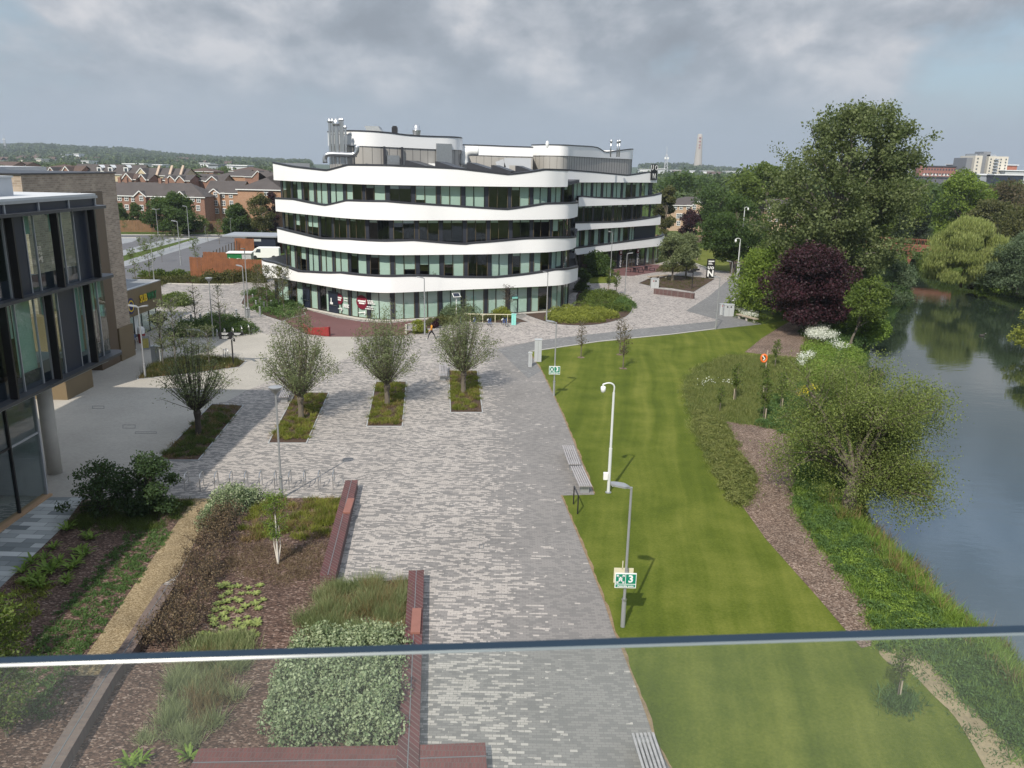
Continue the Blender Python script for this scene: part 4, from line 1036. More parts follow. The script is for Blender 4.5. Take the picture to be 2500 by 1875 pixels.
# ------------------------------------------------------------------ brick tower block behind
BT=thing('brick_block','buff brick building with a brown clad base behind the glass building','building',(-38,60,0),world=True)
zt=15.35
m_=MB(); m_.box(-60,-33.1,55.2,68.2,2.8,zt); m_.build('wall','brick_buff',BT)
m_=MB(); m_.box(-60.1,-33.02,55.1,68.3,zt,zt+.1); m_.build('coping','coping_dark',BT)
m_=MB(); m_.box(-36,-32.95,65.8,68.3,0,2.8); m_.build('pier','bronze_clad',BT)
m_=MB(); m_.box(-36,-33.0,62.6,65.6,0,14.0); m_.build('clad_panel','bronze_dark',BT)
m_=MB(); m_.box(-58,-34.5,56,68,0,2.8); m_.build('ground_floor','panel_navy',BT)
m_=MB(); m_.box(-33.12,-33.04,60.7,62.,12.6,14.0); m_.build('window','glass_far',BT)
m_=MB(); m_.box(-33.12,-33.04,57.4,59.2,12.6,14.0); m_.build('window','glass_far',BT)
m_=MB(); m_.box(-62,-42,64,74,zt-.5,zt+.35); m_.build('roof_slab','roof_pale',BT)
# ------------------------------------------------------------------ shop pavilion
SH=thing('shop_building','low bronze clad shop with yellow and green lettering beyond the brick block','building',(-42,85,0),world=True)
a=G(325,832); b=G(390,803)   # glazed front from near to far
d=(b-a).normalized(); nrm=Vector((d.y,-d.x,0)); bk=-nrm
ln=(b-a).length+1.2; a2=a-d*14; poly=[a2,a2+d*(14+ln),a2+d*(14+ln)+bk*14,a2+bk*14]
zr=A(385,689,b.y).z; zf=A(389,750,b.y).z
m_=MB(); m_.prism([(p.x,p.y) for p in poly],zf,zr,bottom=True); m_.build('fascia','bronze_clad',SH)
m_=MB(); ins=[poly[0]+bk*.3,poly[1]+bk*.3-d*.3,poly[2]-bk*.3-d*.3,poly[3]-bk*.3]
m_.ribbon([(p.x,p.y,zr+.08) for p in poly],[(p.x,p.y,zr+.08) for p in ins],True); m_.ribbon([(p.x,p.y,zr-.02) for p in poly],[(p.x,p.y,zr+.08) for p in poly],True); m_.ribbon([(p.x,p.y,zr+.08) for p in ins],[(p.x,p.y,zr+.01) for p in ins],True); m_.build('roof_trim','alu',SH)
m_=MB(); m_.prism([(p.x,p.y) for p in ins],zr,zr+.015); m_.build('roof','roof_dark_soft',SH)
m_=MB(); q=[p+bk*.5 for p in poly[:2]]; q[1]=q[1]-d*.6
m_.face([(q[0].x,q[0].y,.1),(q[1].x,q[1].y,.1),(q[1].x,q[1].y,zf),(q[0].x,q[0].y,zf)]); m_.face([(q[1].x,q[1].y,.1),(q[1].x+bk.x*10,q[1].y+bk.y*10,.1),(q[1].x+bk.x*10,q[1].y+bk.y*10,zf),(q[1].x,q[1].y,zf)]); sf=m_.build('shopfront','glass',SH)
m_=MB(); L_=(q[1]-q[0]).length
for k in range(int(L_/1.6)+1):
    p=q[1]-d*k*1.6; m_.beam((p.x,p.y,0),(p.x,p.y,zf),.07,.1)
m_.beam((q[0].x,q[0].y,.06),(q[1].x,q[1].y,.06),.1,.12); m_.beam((q[0].x,q[0].y,2.2),(q[1].x,q[1].y,2.2),.08,.06); m_.build('frame','frame_black',sf)
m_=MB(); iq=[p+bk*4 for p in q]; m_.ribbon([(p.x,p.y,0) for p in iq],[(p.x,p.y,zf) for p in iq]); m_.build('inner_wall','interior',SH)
rzf=math.atan2(d.y,d.x)
s0=a2+d*(14+ln-3.3)+nrm*.05
sg=MB(); c_=a2+d*(14+ln-3.0)+nrm*.03; sg.obox((c_.x,c_.y,(zf+zr)/2),(3.0,.03,.02),rz=rzf); sg=sg.build('sign','bronze_clad',SH)
ox,oy=SH['_o'][0],SH['_o'][1]
for tx,mat,k in (('SUB','yellow_paint',-4.2),('WAY','green_paint',-2.35)):
    c_=a2+d*(14+ln+k)+nrm*.08; text(tx,1.0,mat,sg,(c_.x-ox,c_.y-oy,(zf+zr)/2+.1),(R(90),0,rzf),ext=.03,sx=.85,bold=.02)
c_=G(320,790)+nrm*.1; cc=a2+d*(14.1)+nrm*.08; m_=MB(); k=20; m_.face([(cc.x+d.x*.75*math.cos(6.283*i/k),cc.y+d.y*.75*math.cos(6.283*i/k),(zf+zr)/2-.2+.75*math.sin(6.283*i/k)) for i in range(k)]); rs=m_.build('round_sign','navy_paint',SH)
m_=MB(); 
for i in range(k):
    A0=6.283*i/k; A1=6.283*(i+1)/k; cc2=cc+nrm*.03
    m_.face([(cc2.x+d.x*r_*math.cos(q_),cc2.y+d.y*r_*math.cos(q_),(zf+zr)/2-.2+r_*math.sin(q_)) for r_,q_ in ((.42,A0),(.42,A1),(.55,A1),(.55,A0))])
m_.build('sign_ring','yellow_paint',rs)
m_=MB(); c_=a+d*1.9-bk*-.45; m_.beam((c_.x,c_.y,.3),(c_.x,c_.y,2.5),.05,.75); m_.build('door_leaf','white_paint',SH)
# ------------------------------------------------------------------ garden walls
def gwall(label,px_top,h,w_,parts=True,mat='brick_wall',seat=None,z=0,name='garden_wall'):
    """px_top: centre line of the wall's top in the picture"""
    P=[G(x_,y_,h) for x_,y_ in px_top]; t=thing(name,label,'wall',(P[0].x,P[0].y,0),world=True)
    m_=MB()
    for p,q in zip(P,P[1:]): m_.beam((p.x,p.y,(h-.04)/2),(q.x,q.y,(h-.04)/2),w_,h-.04)
    m_.build('wall_body',mat,t)
    c=MB()
    for p,q in zip(P,P[1:]): c.beam((p.x,p.y,h-.02),(q.x,q.y,h-.02),w_+.02,.04)
    c.build('coping',mat,t)
    g_=MB()
    if w_>.4:
        for p,q in zip(P,P[1:]): g_.beam((p.x,p.y,h+.004),(q.x,q.y,h+.004),.03,.012)
        g_.build('joint_strip','joint_grey',t)
    if seat:
        a_,b_,off=seat; p=G(*a_,h+.05); q=G(*b_,h+.05); s_=MB(); s_.beam(p,q,.34,.1); s_.build('seat','terracotta',t,bevel=.01)
    return t
gwall('long dark red brick garden wall with a terracotta seat beside the cycle stands',[(858.5,1172),(800,1404)],.5,.62,seat=((857,1218),(846,1252),0))
gwall('dark red brick garden wall with a terracotta seat by the pale shrub',[(1016.5,1392),(995,1866),(990,2000)],.5,.60,seat=((1018,1487),(1014,1546),0))
gwall('low grey brown wall along the gravel path behind the dark twiggy hedge',[(411,1427),(310,1583),(265,1640),(130,1862),(60,1990)],.42,.5,mat='wall_brown')
gwall('red brick wall crossing in front of the pale shrub',[(470,1862),(990,1853),(1187,1846)],.45,1.1,mat='wall_red_top')
gwall('curved red brick planter wall below the planted triangle',[(1598,704),(1640,709),(1695,716)],.75,.35)
# red bench wall on the brick terrace
rb=thing('red_bench_wall','bright red angular seat wall on the dark red paving','seat',tuple(G(805,820)),world=True)
m_=MB(); p0=G(736,795);p1=G(752,815);p2=G(805,821); h1=.35;h2=.75
def wedge(m_,p,q,hp,hq,w_):
    d_=(q-p).normalized(); n_=Vector((-d_.y,d_.x,0))*w_/2
    k=len(m_.v); m_.v+=[tuple(v) for v in (p-n_,q-n_,q+n_,p+n_,p-n_+Vector((0,0,hp)),q-n_+Vector((0,0,hq)),q+n_+Vector((0,0,hq)),p+n_+Vector((0,0,hp)))]
    m_.f+=[[k+i for i in f] for f in ((3,2,1,0),(4,5,6,7),(0,1,5,4),(1,2,6,5),(2,3,7,6),(3,0,4,7))]
wedge(m_,p0,p1,.3,.6,.3); wedge(m_,p1+Vector((.05,0,0)),p2,.6,.95,.3); m_.build('seat_wall','red_paint',rb)
# ------------------------------------------------------------------ lamps
def lamp_proto(h=5.6,two=False,arm=.75,col='lamp_grey',post_top=False):
    t=thing('street_lamp','x','street lamp')
    m_=MB(); m_.tube([(0,0,0),(0,0,1.15),(0,0,1.2),(0,0,h)],[.085,.085,.055,.045],10); m_.build('post',col,t,smooth=False)
    m_=MB(); m_.lathe([(.09,1.1),(.10,1.13),(.085,1.2)],n=10); m_.build('collar','metal',t)
    if post_top:
        m_=MB(); m_.lathe([(.04,h-.1),(.09,h),(.32,h+.28),(.34,h+.34),(0,h+.40)],n=16); hd=m_.build('lamp_head',col,t)
        return t
    for s_ in ((-1,1) if two else (-1,)):
        m_=MB(); pts=[Vector((0,0,h-.02)),Vector((s_*.15,0,h+.06)),Vector((s_*.35,0,h+.10)),Vector((s_*arm,0,h+.16))]
        C=catmull(pts,3); wd=[.05,.06,.08,.12,.17,.2,.2,.19,.17,.1]
        A_=[];B_=[]
        for i,p in enumerate(C): A_.append((p.x,-wd[i],p.z));B_.append((p.x,wd[i],p.z))
        A2=[(x_,y_,z_-.07) for x_,y_,z_ in A_];B2=[(x_,y_,z_-.07) for x_,y_,z_ in B_]
        m_.ribbon(A_,B_);m_.ribbon(B_,B2);m_.ribbon(B2,A2);m_.ribbon(A2,A_); m_.face([A_[0],B_[0],B2[0],A2[0]]);m_.face([A_[-1],B_[-1],B2[-1],A2[-1]])
        hd=m_.build('lamp_head',col,t)
        m_=MB(); m_.obox((s_*(arm-.2),0,h+.06),(.3,.22,.02)); m_.build('lens','white_paint',hd)
    return t
def drop(o): 
    for c in list(o.children_recursive): bpy.data.objects.remove(c)
    bpy.data.objects.remove(o)
LP1=lamp_proto(5.6); LP2=lamp_proto(5.6,two=True); LP3=lamp_proto(5.55,post_top=True); LPT=lamp_proto(7.6)
used={}
def place(proto,p,label,rz=0,s=1,group=None):
    if proto.name not in used:
        used[proto.name]=1; proto.location=p; proto.rotation_euler=(0,0,rz); proto['label']=label; proto.scale=(s,s,s) if not isinstance(s,tuple) else s
        if group: proto['group']=group
        return proto
    return dup(proto,p,label,group,rz,s)
gl_='street lamps around the campus'
place(LP1,G(1520,1530),'nearest grey lamp post on the lawn carrying a green sign',0,group=gl_)
place(LP1,G(1352,967),'grey lamp post with a green sign at the lawn edge by the two cabinets',0,group=gl_)
place(LP1,G(1747,804),'slim lamp post on the lawn edge beside the grey path junction',0,group=gl_)
place(LP3,G(688,1217),'grey post top lamp behind the cycle stands',0,group=gl_)
place(LP2,G(355,922),'twin armed lamp post at the left tip of the planted island',0,group=gl_)
place(LP1,G(600,776),'lamp post at the corner of the birch bed, the shorter of a close pair',-.3,group=gl_)
place(LPT,G(607,765),'taller lamp post beside the birch bed',1.5,(1,1,.95),group=gl_)
place(LP3,G(521,828),'dark headed lamp post in front of the rounded shrub bed',0,group=gl_)
place(LP1,G(1037,817),'lamp post beside the yellow green shrub by the slatted bench',0,(1,1,1.02),group=gl_)
place(LP1,G(954,798),'small lamp post on the red paving in front of the corner windows',1.2,.55,group=gl_)
place(LP1,G(1334,785),'lamp post standing in the curved yellow hedge bed',.8,(1,1,.98),group=gl_)
place(LP1,G(1489,692),'tall lamp post beside the small lawn by the rear wing',.5,(1,1,1.35),group=gl_)
place(LP1,G(1525,728),'lamp post behind the rounded hedge, in front of the red terrace',math.pi,(1,1,1.05),group=gl_)
place(LP1,G(1779,744),'lamp post on the grey path next to the white camera pole',0,(1,1,.98),group=gl_)
for k,(x_,y_,rz_,s_,lb) in enumerate(((387,582,0,1.1,'twin car park lamp in front of the big round tree'),(462,580,0,1.2,'car park lamp right of the big round tree'),(503,590,2.6,.55,'short car park lamp in the middle of the bays'),(565,580,2.6,.75,'car park lamp left of the small round tree'),(592,577,0,1.0,'car park lamp right of the small round tree'),(646,576,0,1.3,'car park lamp in front of the birch'),(442,648,0,1.25,'lamp in the nearest car park aisle'),(378,700,0,1.0,'lamp beside the shop roof'))):
    place(LP2 if k==0 else LP1,G(x_,y_),lb,rz_,s_,group='car park lamps')
drop(LPT) if LPT.name not in used else None
# assembly point signs
def asign(name_lab,lampp,z,s=1):
    t=thing('assembly_sign',name_lab,'sign',(lampp.x-.02,lampp.y-.13,z))
    m_=MB(); m_.obox((0,0,0),(.78*s,.03,.60*s)); b=m_.build('sign_panel','white_paint',t)
    m_=MB(); m_.obox((-.19*s,-.02,.07*s),(.34*s,.01,.38*s)); m_.build('green_field','sign_green',b)
    m_=MB(); m_.obox((.185*s,-.02,.07*s),(.36*s,.01,.38*s)); m_.build('green_field','sign_green',b)
    m_=MB(); m_.obox((0,-.02,-.21*s),(.72*s,.01,.11*s)); m_.build('green_field','sign_green',b)
    text('3',.40*s,'white_paint',b,(.185*s,-.032,.07*s),(R(90),0,0),ext=.004,bold=.012)
    text('Assembly point',.095*s,'white_paint',b,(0,-.032,-.21*s),(R(90),0,0),ext=.004,bold=.003)
    ic=MB()
    for sx in (-1,1):
        for sz in (-1,1):
            c=Vector((-.19*s+sx*.105*s,-.03,.07*s+sz*.13*s)); ic.obox(c,(.075*s,.008,.075*s)); ic.beam(c,Vector((-.19*s+sx*.06*s,-.03,.07*s+sz*.08*s)),.008,.035*s)
    for dx,dz,r_ in ((-.04,.02,.026),(.04,.02,.026),(0,.06,.03)):
        ic.obox((-.19*s+dx*s,-.033,(.07+dz)*s),(r_*1.9*s,.006,r_*1.9*s)); ic.obox((-.19*s+dx*s,-.033,(.07+dz-.07)*s),(r_*1.8*s,.006,.09*s))
    ic.build('pictogram','white_paint',b)
    m_=MB(); m_.obox((.02,.045,.36*s),(.09*s,.03,.16*s)); m_.build('bracket','galv',t)
    return t
asign('green and white assembly point sign on the nearest lamp post',G(1520,1530),TZ(4.33,26.65,1526,1414)+.02,1)
asign('green and white assembly point sign on the lamp post by the cabinets',G(1352,967),TZ(3.15,57.93,1355,903)+.0,1.05)
sb=thing('sign_back','pale back plate standing behind the nearest green sign','sign',(4.31,26.90,TZ(4.33,26.65,1526,1414)+.02)); m_=MB(); m_.obox((-.03,0,0),(.72,.02,.6)); m_.build('plate','cream_plate',sb); m_=MB(); m_.obox((-.08,.0,.42),(.03,.02,.34)); m_.build('strut','cream_plate',sb)
# CCTV masts
def cctv(label,p,h,rz=0,box=True,arm=.55):
    t=thing('camera_pole',label,'camera pole',tuple(p),rz=rz)
    m_=MB(); m_.tube([(0,0,0),(0,0,h*.42),(0,0,h*.421),(0,0,h-.45)],[.085,.085,.065,.06],12); m_.build('pole','white_pole',t)
    m_=MB(); m_.tube(catmull([(0,0,h-.5),(0,0,h-.1),(-arm*.4,0,h+.05),(-arm,0,h-.02),(-arm,0,h-.12)],4),.04,8); m_.build('bracket','white_pole',t)
    m_=MB(); m_.lathe([(.04,.0),(.13,-.05),(.13,-.2),(.1,-.32),(0,-.38)],(-arm,0,h-.1),14); m_.build('dome_camera','white_paint',t,smooth=True)
    if box: m_=MB(); m_.obox((-.19,-.02,.95),(.24,.22,.38)); m_.build('control_box','white_paint',t,bevel=.02)
    m_=MB(); m_.lathe([(.16,0),(.16,.05),(.09,.07)],n=12); m_.build('base_flange','galv',t)
    return t
cctv('white camera pole with a dome camera and box on the near lawn',G(1485,1203),5.95)
cctv('white camera pole beside the bins and white flowers',G(1792,752),8.6,0)
cctv('tall white camera pole behind, against the round green tree',G(1803,672),11.,math.pi,box=False)
cctv('white camera pole in the far car park',G(631,574.5),9,box=False)
# solar sign
t=thing('solar_post','small solar panel on a thin white post by the blue bikes','solar panel',tuple(G(1114,783)))
m_=MB(); m_.tube([(0,0,0),(0,0,2.7)],.045,8); m_.build('post','white_paint',t); m_=MB(); m_.obox((0,0,2.85),(.85,.05,.6),rz=.5,rx=R(-50)); p_=m_.build('panel','white_paint',t); m_=MB(); m_.obox((0,-.02,2.88),(.72,.05,.48),rz=.5,rx=R(-50)); m_.build('cells','panel_navy',p_)
# finger post
fp=thing('finger_post','black direction post with four pointing boards at the planted island','signpost',tuple(G(570,893)))
m_=MB(); m_.tube([(0,0,0),(0,0,2.9)],.06,10); m_.build('post','black_paint',fp)
for (x0,x1,z_,rz_) in ((-1.0,-.02,2.72,0),(-1.0,-.02,2.4,0),(.02,1.0,2.72,0.1),(.02,.75,2.32,-.9)):
    m_=MB(); c=Vector(((x0+x1)/2,0,z_)); m_.obox(Matrix.Rotation(rz_,3,'Z')@c,(abs(x1-x0),.05,.26),rz=rz_); b=m_.build('board','black_paint',fp)
    m_=MB()
    c=Matrix.Rotation(rz_,3,'Z')@Vector(((x0+x1)/2,-.035,z_)); m_.obox(c+Vector((0,0,.05)),(abs(x1-x0)*.55,.01,.04),rz=rz_); m_.obox(c-Vector((.04,0,.05)),(abs(x1-x0)*.45,.01,.035),rz=rz_); m_.build('lettering','white_paint',b)
fp2=thing('finger_post','thin dark direction post in the planted triangle by the rear wing','signpost',tuple(G(1689,706)))
m_=MB(); m_.tube([(0,0,0),(0,0,3.1)],.06,8); m_.build('post','black_paint',fp2)
for x0,x1,z_ in ((-.8,-.02,2.5),(.02,.9,2.85),(-.4,.35,2.68)):
    m_=MB(); m_.box(x0,x1,-.03,.03,z_-.13,z_+.13); m_.build('board','black_paint',fp2)
# university totem
tt=thing('totem_sign','tall black sign with white letters UoN on the plaza','sign',tuple(G(1733,679)),rz=.0)
m_=MB(); m_.box(-.62,.62,-.12,.12,0,3.05); b=m_.build('sign_body','black_paint',tt)
text('N',1.35,'white_paint',b,(0,-.13,.72),(R(90),0,0),ext=.01,bold=.05); text('U',.62,'white_paint',b,(-.28,-.13,1.65),(R(90),0,0),ext=.01,bold=.03); text('O',.58,'white_paint',b,(.25,-.13,1.63),(R(90),0,0),ext=.01,bold=.03)
m_=MB(); m_.box(-.45,.45,-.14,-.12,2.62,2.78); m_.box(-.45,.1,-.14,-.12,2.36,2.46); m_.box(-.45,.25,-.14,-.12,2.2,2.28); m_.build('lettering','white_paint',b)
# ------------------------------------------------------------------ cycle stands, bollards
def stand():
    t=thing('cycle_stand','x','bike stand'); m_=MB(); pts=[(0,-.36,0),(0,-.36,.72),(0,-.30,.84),(0,-.18,.88),(0,.18,.88),(0,.30,.84),(0,.36,.72),(0,.36,0)]
    m_.tube(pts,.026,8); m_.build('hoop','metal',t)
    m_=MB(); m_.tube([(0,-.36,.42),(0,.36,.42)],.018,6); m_.build('crossbar','metal',t); return t
ST=stand(); P0=G(414,1200,0)+Vector((0,-.1,0)); P1=G(811,1197)
for k in range(12):
    p=P0.lerp(P1,k/11)+Vector((0,.45,0)); c=ST if k==0 else dup(ST,p); c.location=p; c.rotation_euler=(0,0,.12+rnd.uniform(-.03,.03)); c['label']='stainless steel hoop cycle stand in the long row behind the garden bed'; c['group']='row of twelve cycle stands'
for k,(x_,y_) in enumerate(((531,829),(549,827),(569,824),(590,820),(607,816))):
    c=dup(ST,G(x_,y_),'hoop cycle stand in the short row by the rounded shrub bed','short row of cycle stands',rz=.5,s=1.1)
for k,(x_,y_) in enumerate(((549,878),(555,876))): dup(ST,G(x_,y_),'cycle hoop behind the planted island','pair of cycle hoops',rz=.6)
for k in range(6): dup(ST,G(1434+k*7,718.5+k*.6),'cycle hoop behind the curved hedge bed','hoops behind the hedge',rz=1.2)
def bollard():
    t=thing('bollard','x','bollard'); m_=MB(); m_.lathe([(.11,0),(.11,.98),(.10,1.0),(0,1.0)],n=14); m_.build('body','galv',t); m_=MB(); m_.lathe([(.112,.86),(.112,.9)],n=14); m_.build('band','frame_black',t); return t
BO=bollard()
for k,(x_,y_) in enumerate(((443,797),(468,793),(490,791),(510,788),(530,785),(549.5,781),(578,780),(604,777),(609,776.5),(635.5,773))):
    c=BO if k==0 else dup(BO,(0,0,0)); c.location=G(x_,y_)
    c.scale=(1,1,1.12); c['label']='steel bollard in the line across the side entrance'; c['group']='line of steel bollards'
for k,(x_,y_) in enumerate(((618,736),(626,752),(636,742),(645,756),(663,752))): dup(BO,G(x_,y_),'short bollard among the birch bed plants','bollards in the birch bed',s=.9)
# handrail at the lawn step
t=thing('handrail','black metal handrail at the lawn edge by the benches','handrail',tuple((G(1400,1231)+G(1410,1255))/2),world=True)
a=G(1400,1231);b=G(1410,1255); 
for p in (a,b): m_=MB(); m_.beam((p.x,p.y,0),(p.x,p.y,1.0),.06,.06); m_.build('post','black_paint',t)
m_=MB(); m_.beam((a.x,a.y,.98),(b.x,b.y,.98),.05,.05); m_.build('rail','black_paint',t)
# ------------------------------------------------------------------ benches
def slat_bench(L_=2.4):
    t=thing('slatted_bench','x','bench')
    for k in range(6): m_=MB(); m_.obox((-.30+k*.12,0,.46),(.072,L_,.05)); m_.build('slat','timber_slat',t)
    for s_ in (-1,1): m_=MB(); m_.obox((0,s_*(L_/2-.32),.215),(.46,.3,.43)); m_.build('support','lamp_grey',t)
    return t
SBn=slat_bench()
def bench_at(a,b,label,g=None,first=[0]):
    zz_=.46 if a[0]>1300 else 0
    a=G(*a,zz_);b=G(*b,zz_); a.z=b.z=0; c=(a+b)/2; d_=b-a; rz_=math.atan2(d_.y,d_.x)-math.pi/2; s_=d_.length/2.4
    o=SBn if not first[0] else dup(SBn,c,None); first[0]=1
    o.location=c; o.rotation_euler=(0,0,rz_); o.scale=(1,s_,1); o['label']=label
    if g: o['group']=g
bench_at((1386,1088),(1403,1134),'farther of two end to end slatted benches at the lawn edge')
bench_at((1407,1138),(1430,1188),'nearer of two end to end slatted benches at the lawn edge')
bench_at((1569,1790),(1603,1895),'slatted bench cut by the bottom edge of the view')
bench_at((693,985),(706,955),'slatted bench behind the second pollard willow')
bench_at((1081,932),(1083,900),'slatted bench left of the right hand pollard willow')
def timber_bench(a,b,label,w_=.55,legs=3):
    a=G(*a);b=G(*b); t=thing('timber_bench',label,'bench',tuple((a+b)/2),world=True); z_=Vector((0,0,.45))
    m_=MB(); m_.beam(a+z_,b+z_,w_,.12); m_.build('seat','timber_pale',t,bevel=.01)
    for k in range(legs): p=a.lerp(b,(k+.3)/(legs-.4)); m_=MB(); m_.obox((p.x,p.y,.2),(.3,.35,.39)); m_.build('support','concrete',t)
timber_bench((1800,776),(1847,789),'long weathered timber bench at the end of the grey path')
timber_bench((1583,683),(1629,678),'timber bench along the edge of the planted triangle',.6)
timber_bench((1611,652),(1622,659),'stone bench at the corner of the red terrace',.6,2)
t=thing('lounger_bench','slatted recliner bench with a curved concrete end by the yellow shrub','bench',tuple(G(1003,815)))
m_=MB(); 
prof_=[(-.35,0),(.1,0),(.12,.7),(.0,.98),(-.3,1.02),(-.36,.9)]
for s_ in (-.55,): 
    m_.v+= [(s_*1+0,x_,z_) for x_,z_ in prof_]+[(s_+.18,x_,z_) for x_,z_ in prof_]; n_=len(prof_); m_.f+=[list(range(n_)),list(range(n_,2*n_))[::-1]]+[[i,(i+1)%n_,n_+(i+1)%n_,n_+i] for i in range(n_)]
m_.build('end_block','concrete',t)
for k in range(6): m_=MB(); m_.obox((.1+k*.01,-.25+k*.13,.45+k*.1),(1.0,.09,.04),rx=.6); m_.build('slat','timber_slat',t)
t=thing('seesaw_bench','grey curved tube bench in front of the rounded shrubs','bench',tuple(G(480,826)))
m_=MB(); m_.tube(catmull([(-.9,0,.75),(-.2,0,.85),(.5,0,.7),(.95,0,.35)],5),[.09]*16,8); m_.build('seat','galv',t); 
for x_ in (-.75,.6): m_=MB(); m_.tube([(x_,0,.0),(x_*1.1,0,.7)],.04,6); m_.build('leg','galv',t)
# picnic tables
def picnic():
    t=thing('picnic_table','x','picnic table')
    m_=MB(); m_.obox((0,0,.78),(1.9,.9,.06)); m_.build('tabletop','picnic_dark',t)
    for s_ in (-1,1):
        m_=MB(); m_.obox((s_*1.05,0,.46),(.9,.42,.05)); m_.build('seat','picnic_dark',t)
        m_=MB(); 
        for y_ in (-.18,.18): m_.beam((s_*.65,y_,0),(s_*.65,y_,.44),.06); m_.beam((s_*1.45,y_,0),(s_*1.45,y_,.44),.06); m_.beam((s_*.65,y_,.03),(s_*1.45,y_,.03),.06)
        m_.build('leg_frame','picnic_dark',t)
    m_=MB(); m_.obox((0,0,.38),(.5,.4,.76)); m_.build('pedestal','picnic_dark',t); return t
PT=picnic(); PT.location=G(1549,665); PT['label']='nearer dark picnic table on the red terrace'; PT['group']='dark picnic tables'; PT.rotation_euler=(0,0,-.35)
dup(PT,G(1577,660.5),'farther dark picnic table on the red terrace','dark picnic tables',-.35)
# bins and cabinets
def cab(name,label,cat,p,w_,d_,h,mat='alu_cab',slots=(),rz=0,lid=True):
    t=thing(name,label,cat,tuple(p),rz=rz); m_=MB(); m_.box(-w_/2,w_/2,-d_/2,d_/2,0,h); b=m_.build('body',mat,t,bevel=.015)
    if lid: m_=MB(); m_.box(-w_/2-.03,w_/2+.03,-d_/2-.03,d_/2+.03,h,h+.05); m_.build('lid',mat,t)
    for k,(x_,z_,r_,mt) in enumerate(slots):
        m_=MB(); n_=12; m_.face([(x_+r_*math.cos(6.283*i/n_),-d_/2-.006,z_+r_*math.sin(6.283*i/n_)) for i in range(n_)]); m_.build('opening',mt,b)
    m_=MB(); m_.box(-.006,.006,-d_/2-.004,-d_/2,.08,h-.1); m_.build('door_seam','frame_black',b)
    return t
cab('utility_cabinet','tall grey utility cabinet at the top corner of the lawn','cabinet',G(1313,884)+Vector((0,.3,0)),.62,.5,1.95)
cab('utility_cabinet','short grey cabinet at the lawn corner','cabinet',G(1294,896)+Vector((0,.1,0)),.30,.3,1.2)
cab('litter_bin','wide grey recycling bin with two openings beside the timber bench','bin',G(1777,771),1.15,.8,1.35,slots=((-.22,1.12,.1,'frame_black'),(.2,1.12,.1,'frame_black')))
cab('litter_bin','narrow grey bin left of the wide recycling bin','bin',G(1761,768.5),.5,.45,1.3,slots=((0,1.1,.07,'red_paint'),))
cab('litter_bin','grey recycling bin in front of the planted triangle','bin',G(1597.5,703),1.15,.7,1.3,slots=((-.2,1.05,.1,'red_paint'),(.12,1.05,.12,'frame_black')))
cab('utility_cabinet','pale cabinet beside the planted island and twin lamp','cabinet',G(386,888),.8,.55,1.5)
cab('bike_terminal','pale turquoise payment terminal at the end of the blue bike rack','kiosk',G(1254,793),.5,.35,1.15,mat='teal_box')
cab('transformer_kiosk','x','kiosk',G(565,650),1,1,1) if False else None
# A-board, postbox like unit, person by the shop
t=thing('sandwich_board','yellow and grey sandwich board outside the shop','sign',tuple(G(357,853)),rz=.3)
m_=MB(); m_.obox((0,0,.6),(.62,.04,1.2),rx=R(-10)); b=m_.build('front_board','lamp_grey',t); m_=MB(); m_.obox((0,-.05,.58),(.5,.02,.85),rx=R(-10)); m_.build('poster','poster_yellow',b); m_=MB(); m_.obox((0,.3,.6),(.62,.04,1.2),rx=R(10)); m_.build('rear_board','lamp_grey',t)
t=thing('ice_cream_bin','red and white waste bin outside the shop','bin',tuple(G(347,837)))
m_=MB(); m_.lathe([(.3,0),(.33,.85),(.33,.9)],n=14); m_.build('drum','red_paint',t); m_=MB(); m_.lathe([(.33,.9),(.33,1.3),(.24,1.5),(0,1.56)],n=14); m_.build('hood','white_paint',t)
# life ring
t=thing('life_ring_post','orange life ring on a post at the edge of the meadow','life ring',tuple(G(1869,903)))
m_=MB(); m_.beam((0,0,0),(0,0,1.75),.09,.09); m_.build('post','timber_pale',t)
m_=MB(); ring=[]; n_=20
for i in range(n_):
    a0=6.283*i/n_
    ring.append(Vector((-.28,-.12,1.05))+Vector((.24*math.cos(a0),0,.32*math.sin(a0))))
m_.tube(ring+[ring[0]],.09,8,cap=False); m_.build('ring','orange_ring',t,smooth=True)
m_=MB(); m_.tube([(-.45,-.22,1.3),(-.25,-.24,1.05),(-.35,-.23,.9)],.05,6); m_.build('rope','white_paint',t)
# duck
t=thing('duck','dark coot swimming on the open water','bird',tuple(G(2397,820,WZ)))
m_=MB(); m_.lathe([(0,-.05),(.16,0),(.2,.08),(.14,.17),(0,.2)],n=12); o=m_.build('body','duck',t,smooth=True); o.scale=(1.6,1,1)
m_=MB(); m_.tube([(.22,0,.1),(.28,0,.26),(.34,0,.3)],[.07,.05,.06],8); m_.build('neck','duck',t,smooth=True); m_=MB(); m_.tube([(.38,0,.3),(.46,0,.28)],[.03,.01],6); m_.build('beak','white_paint',t)
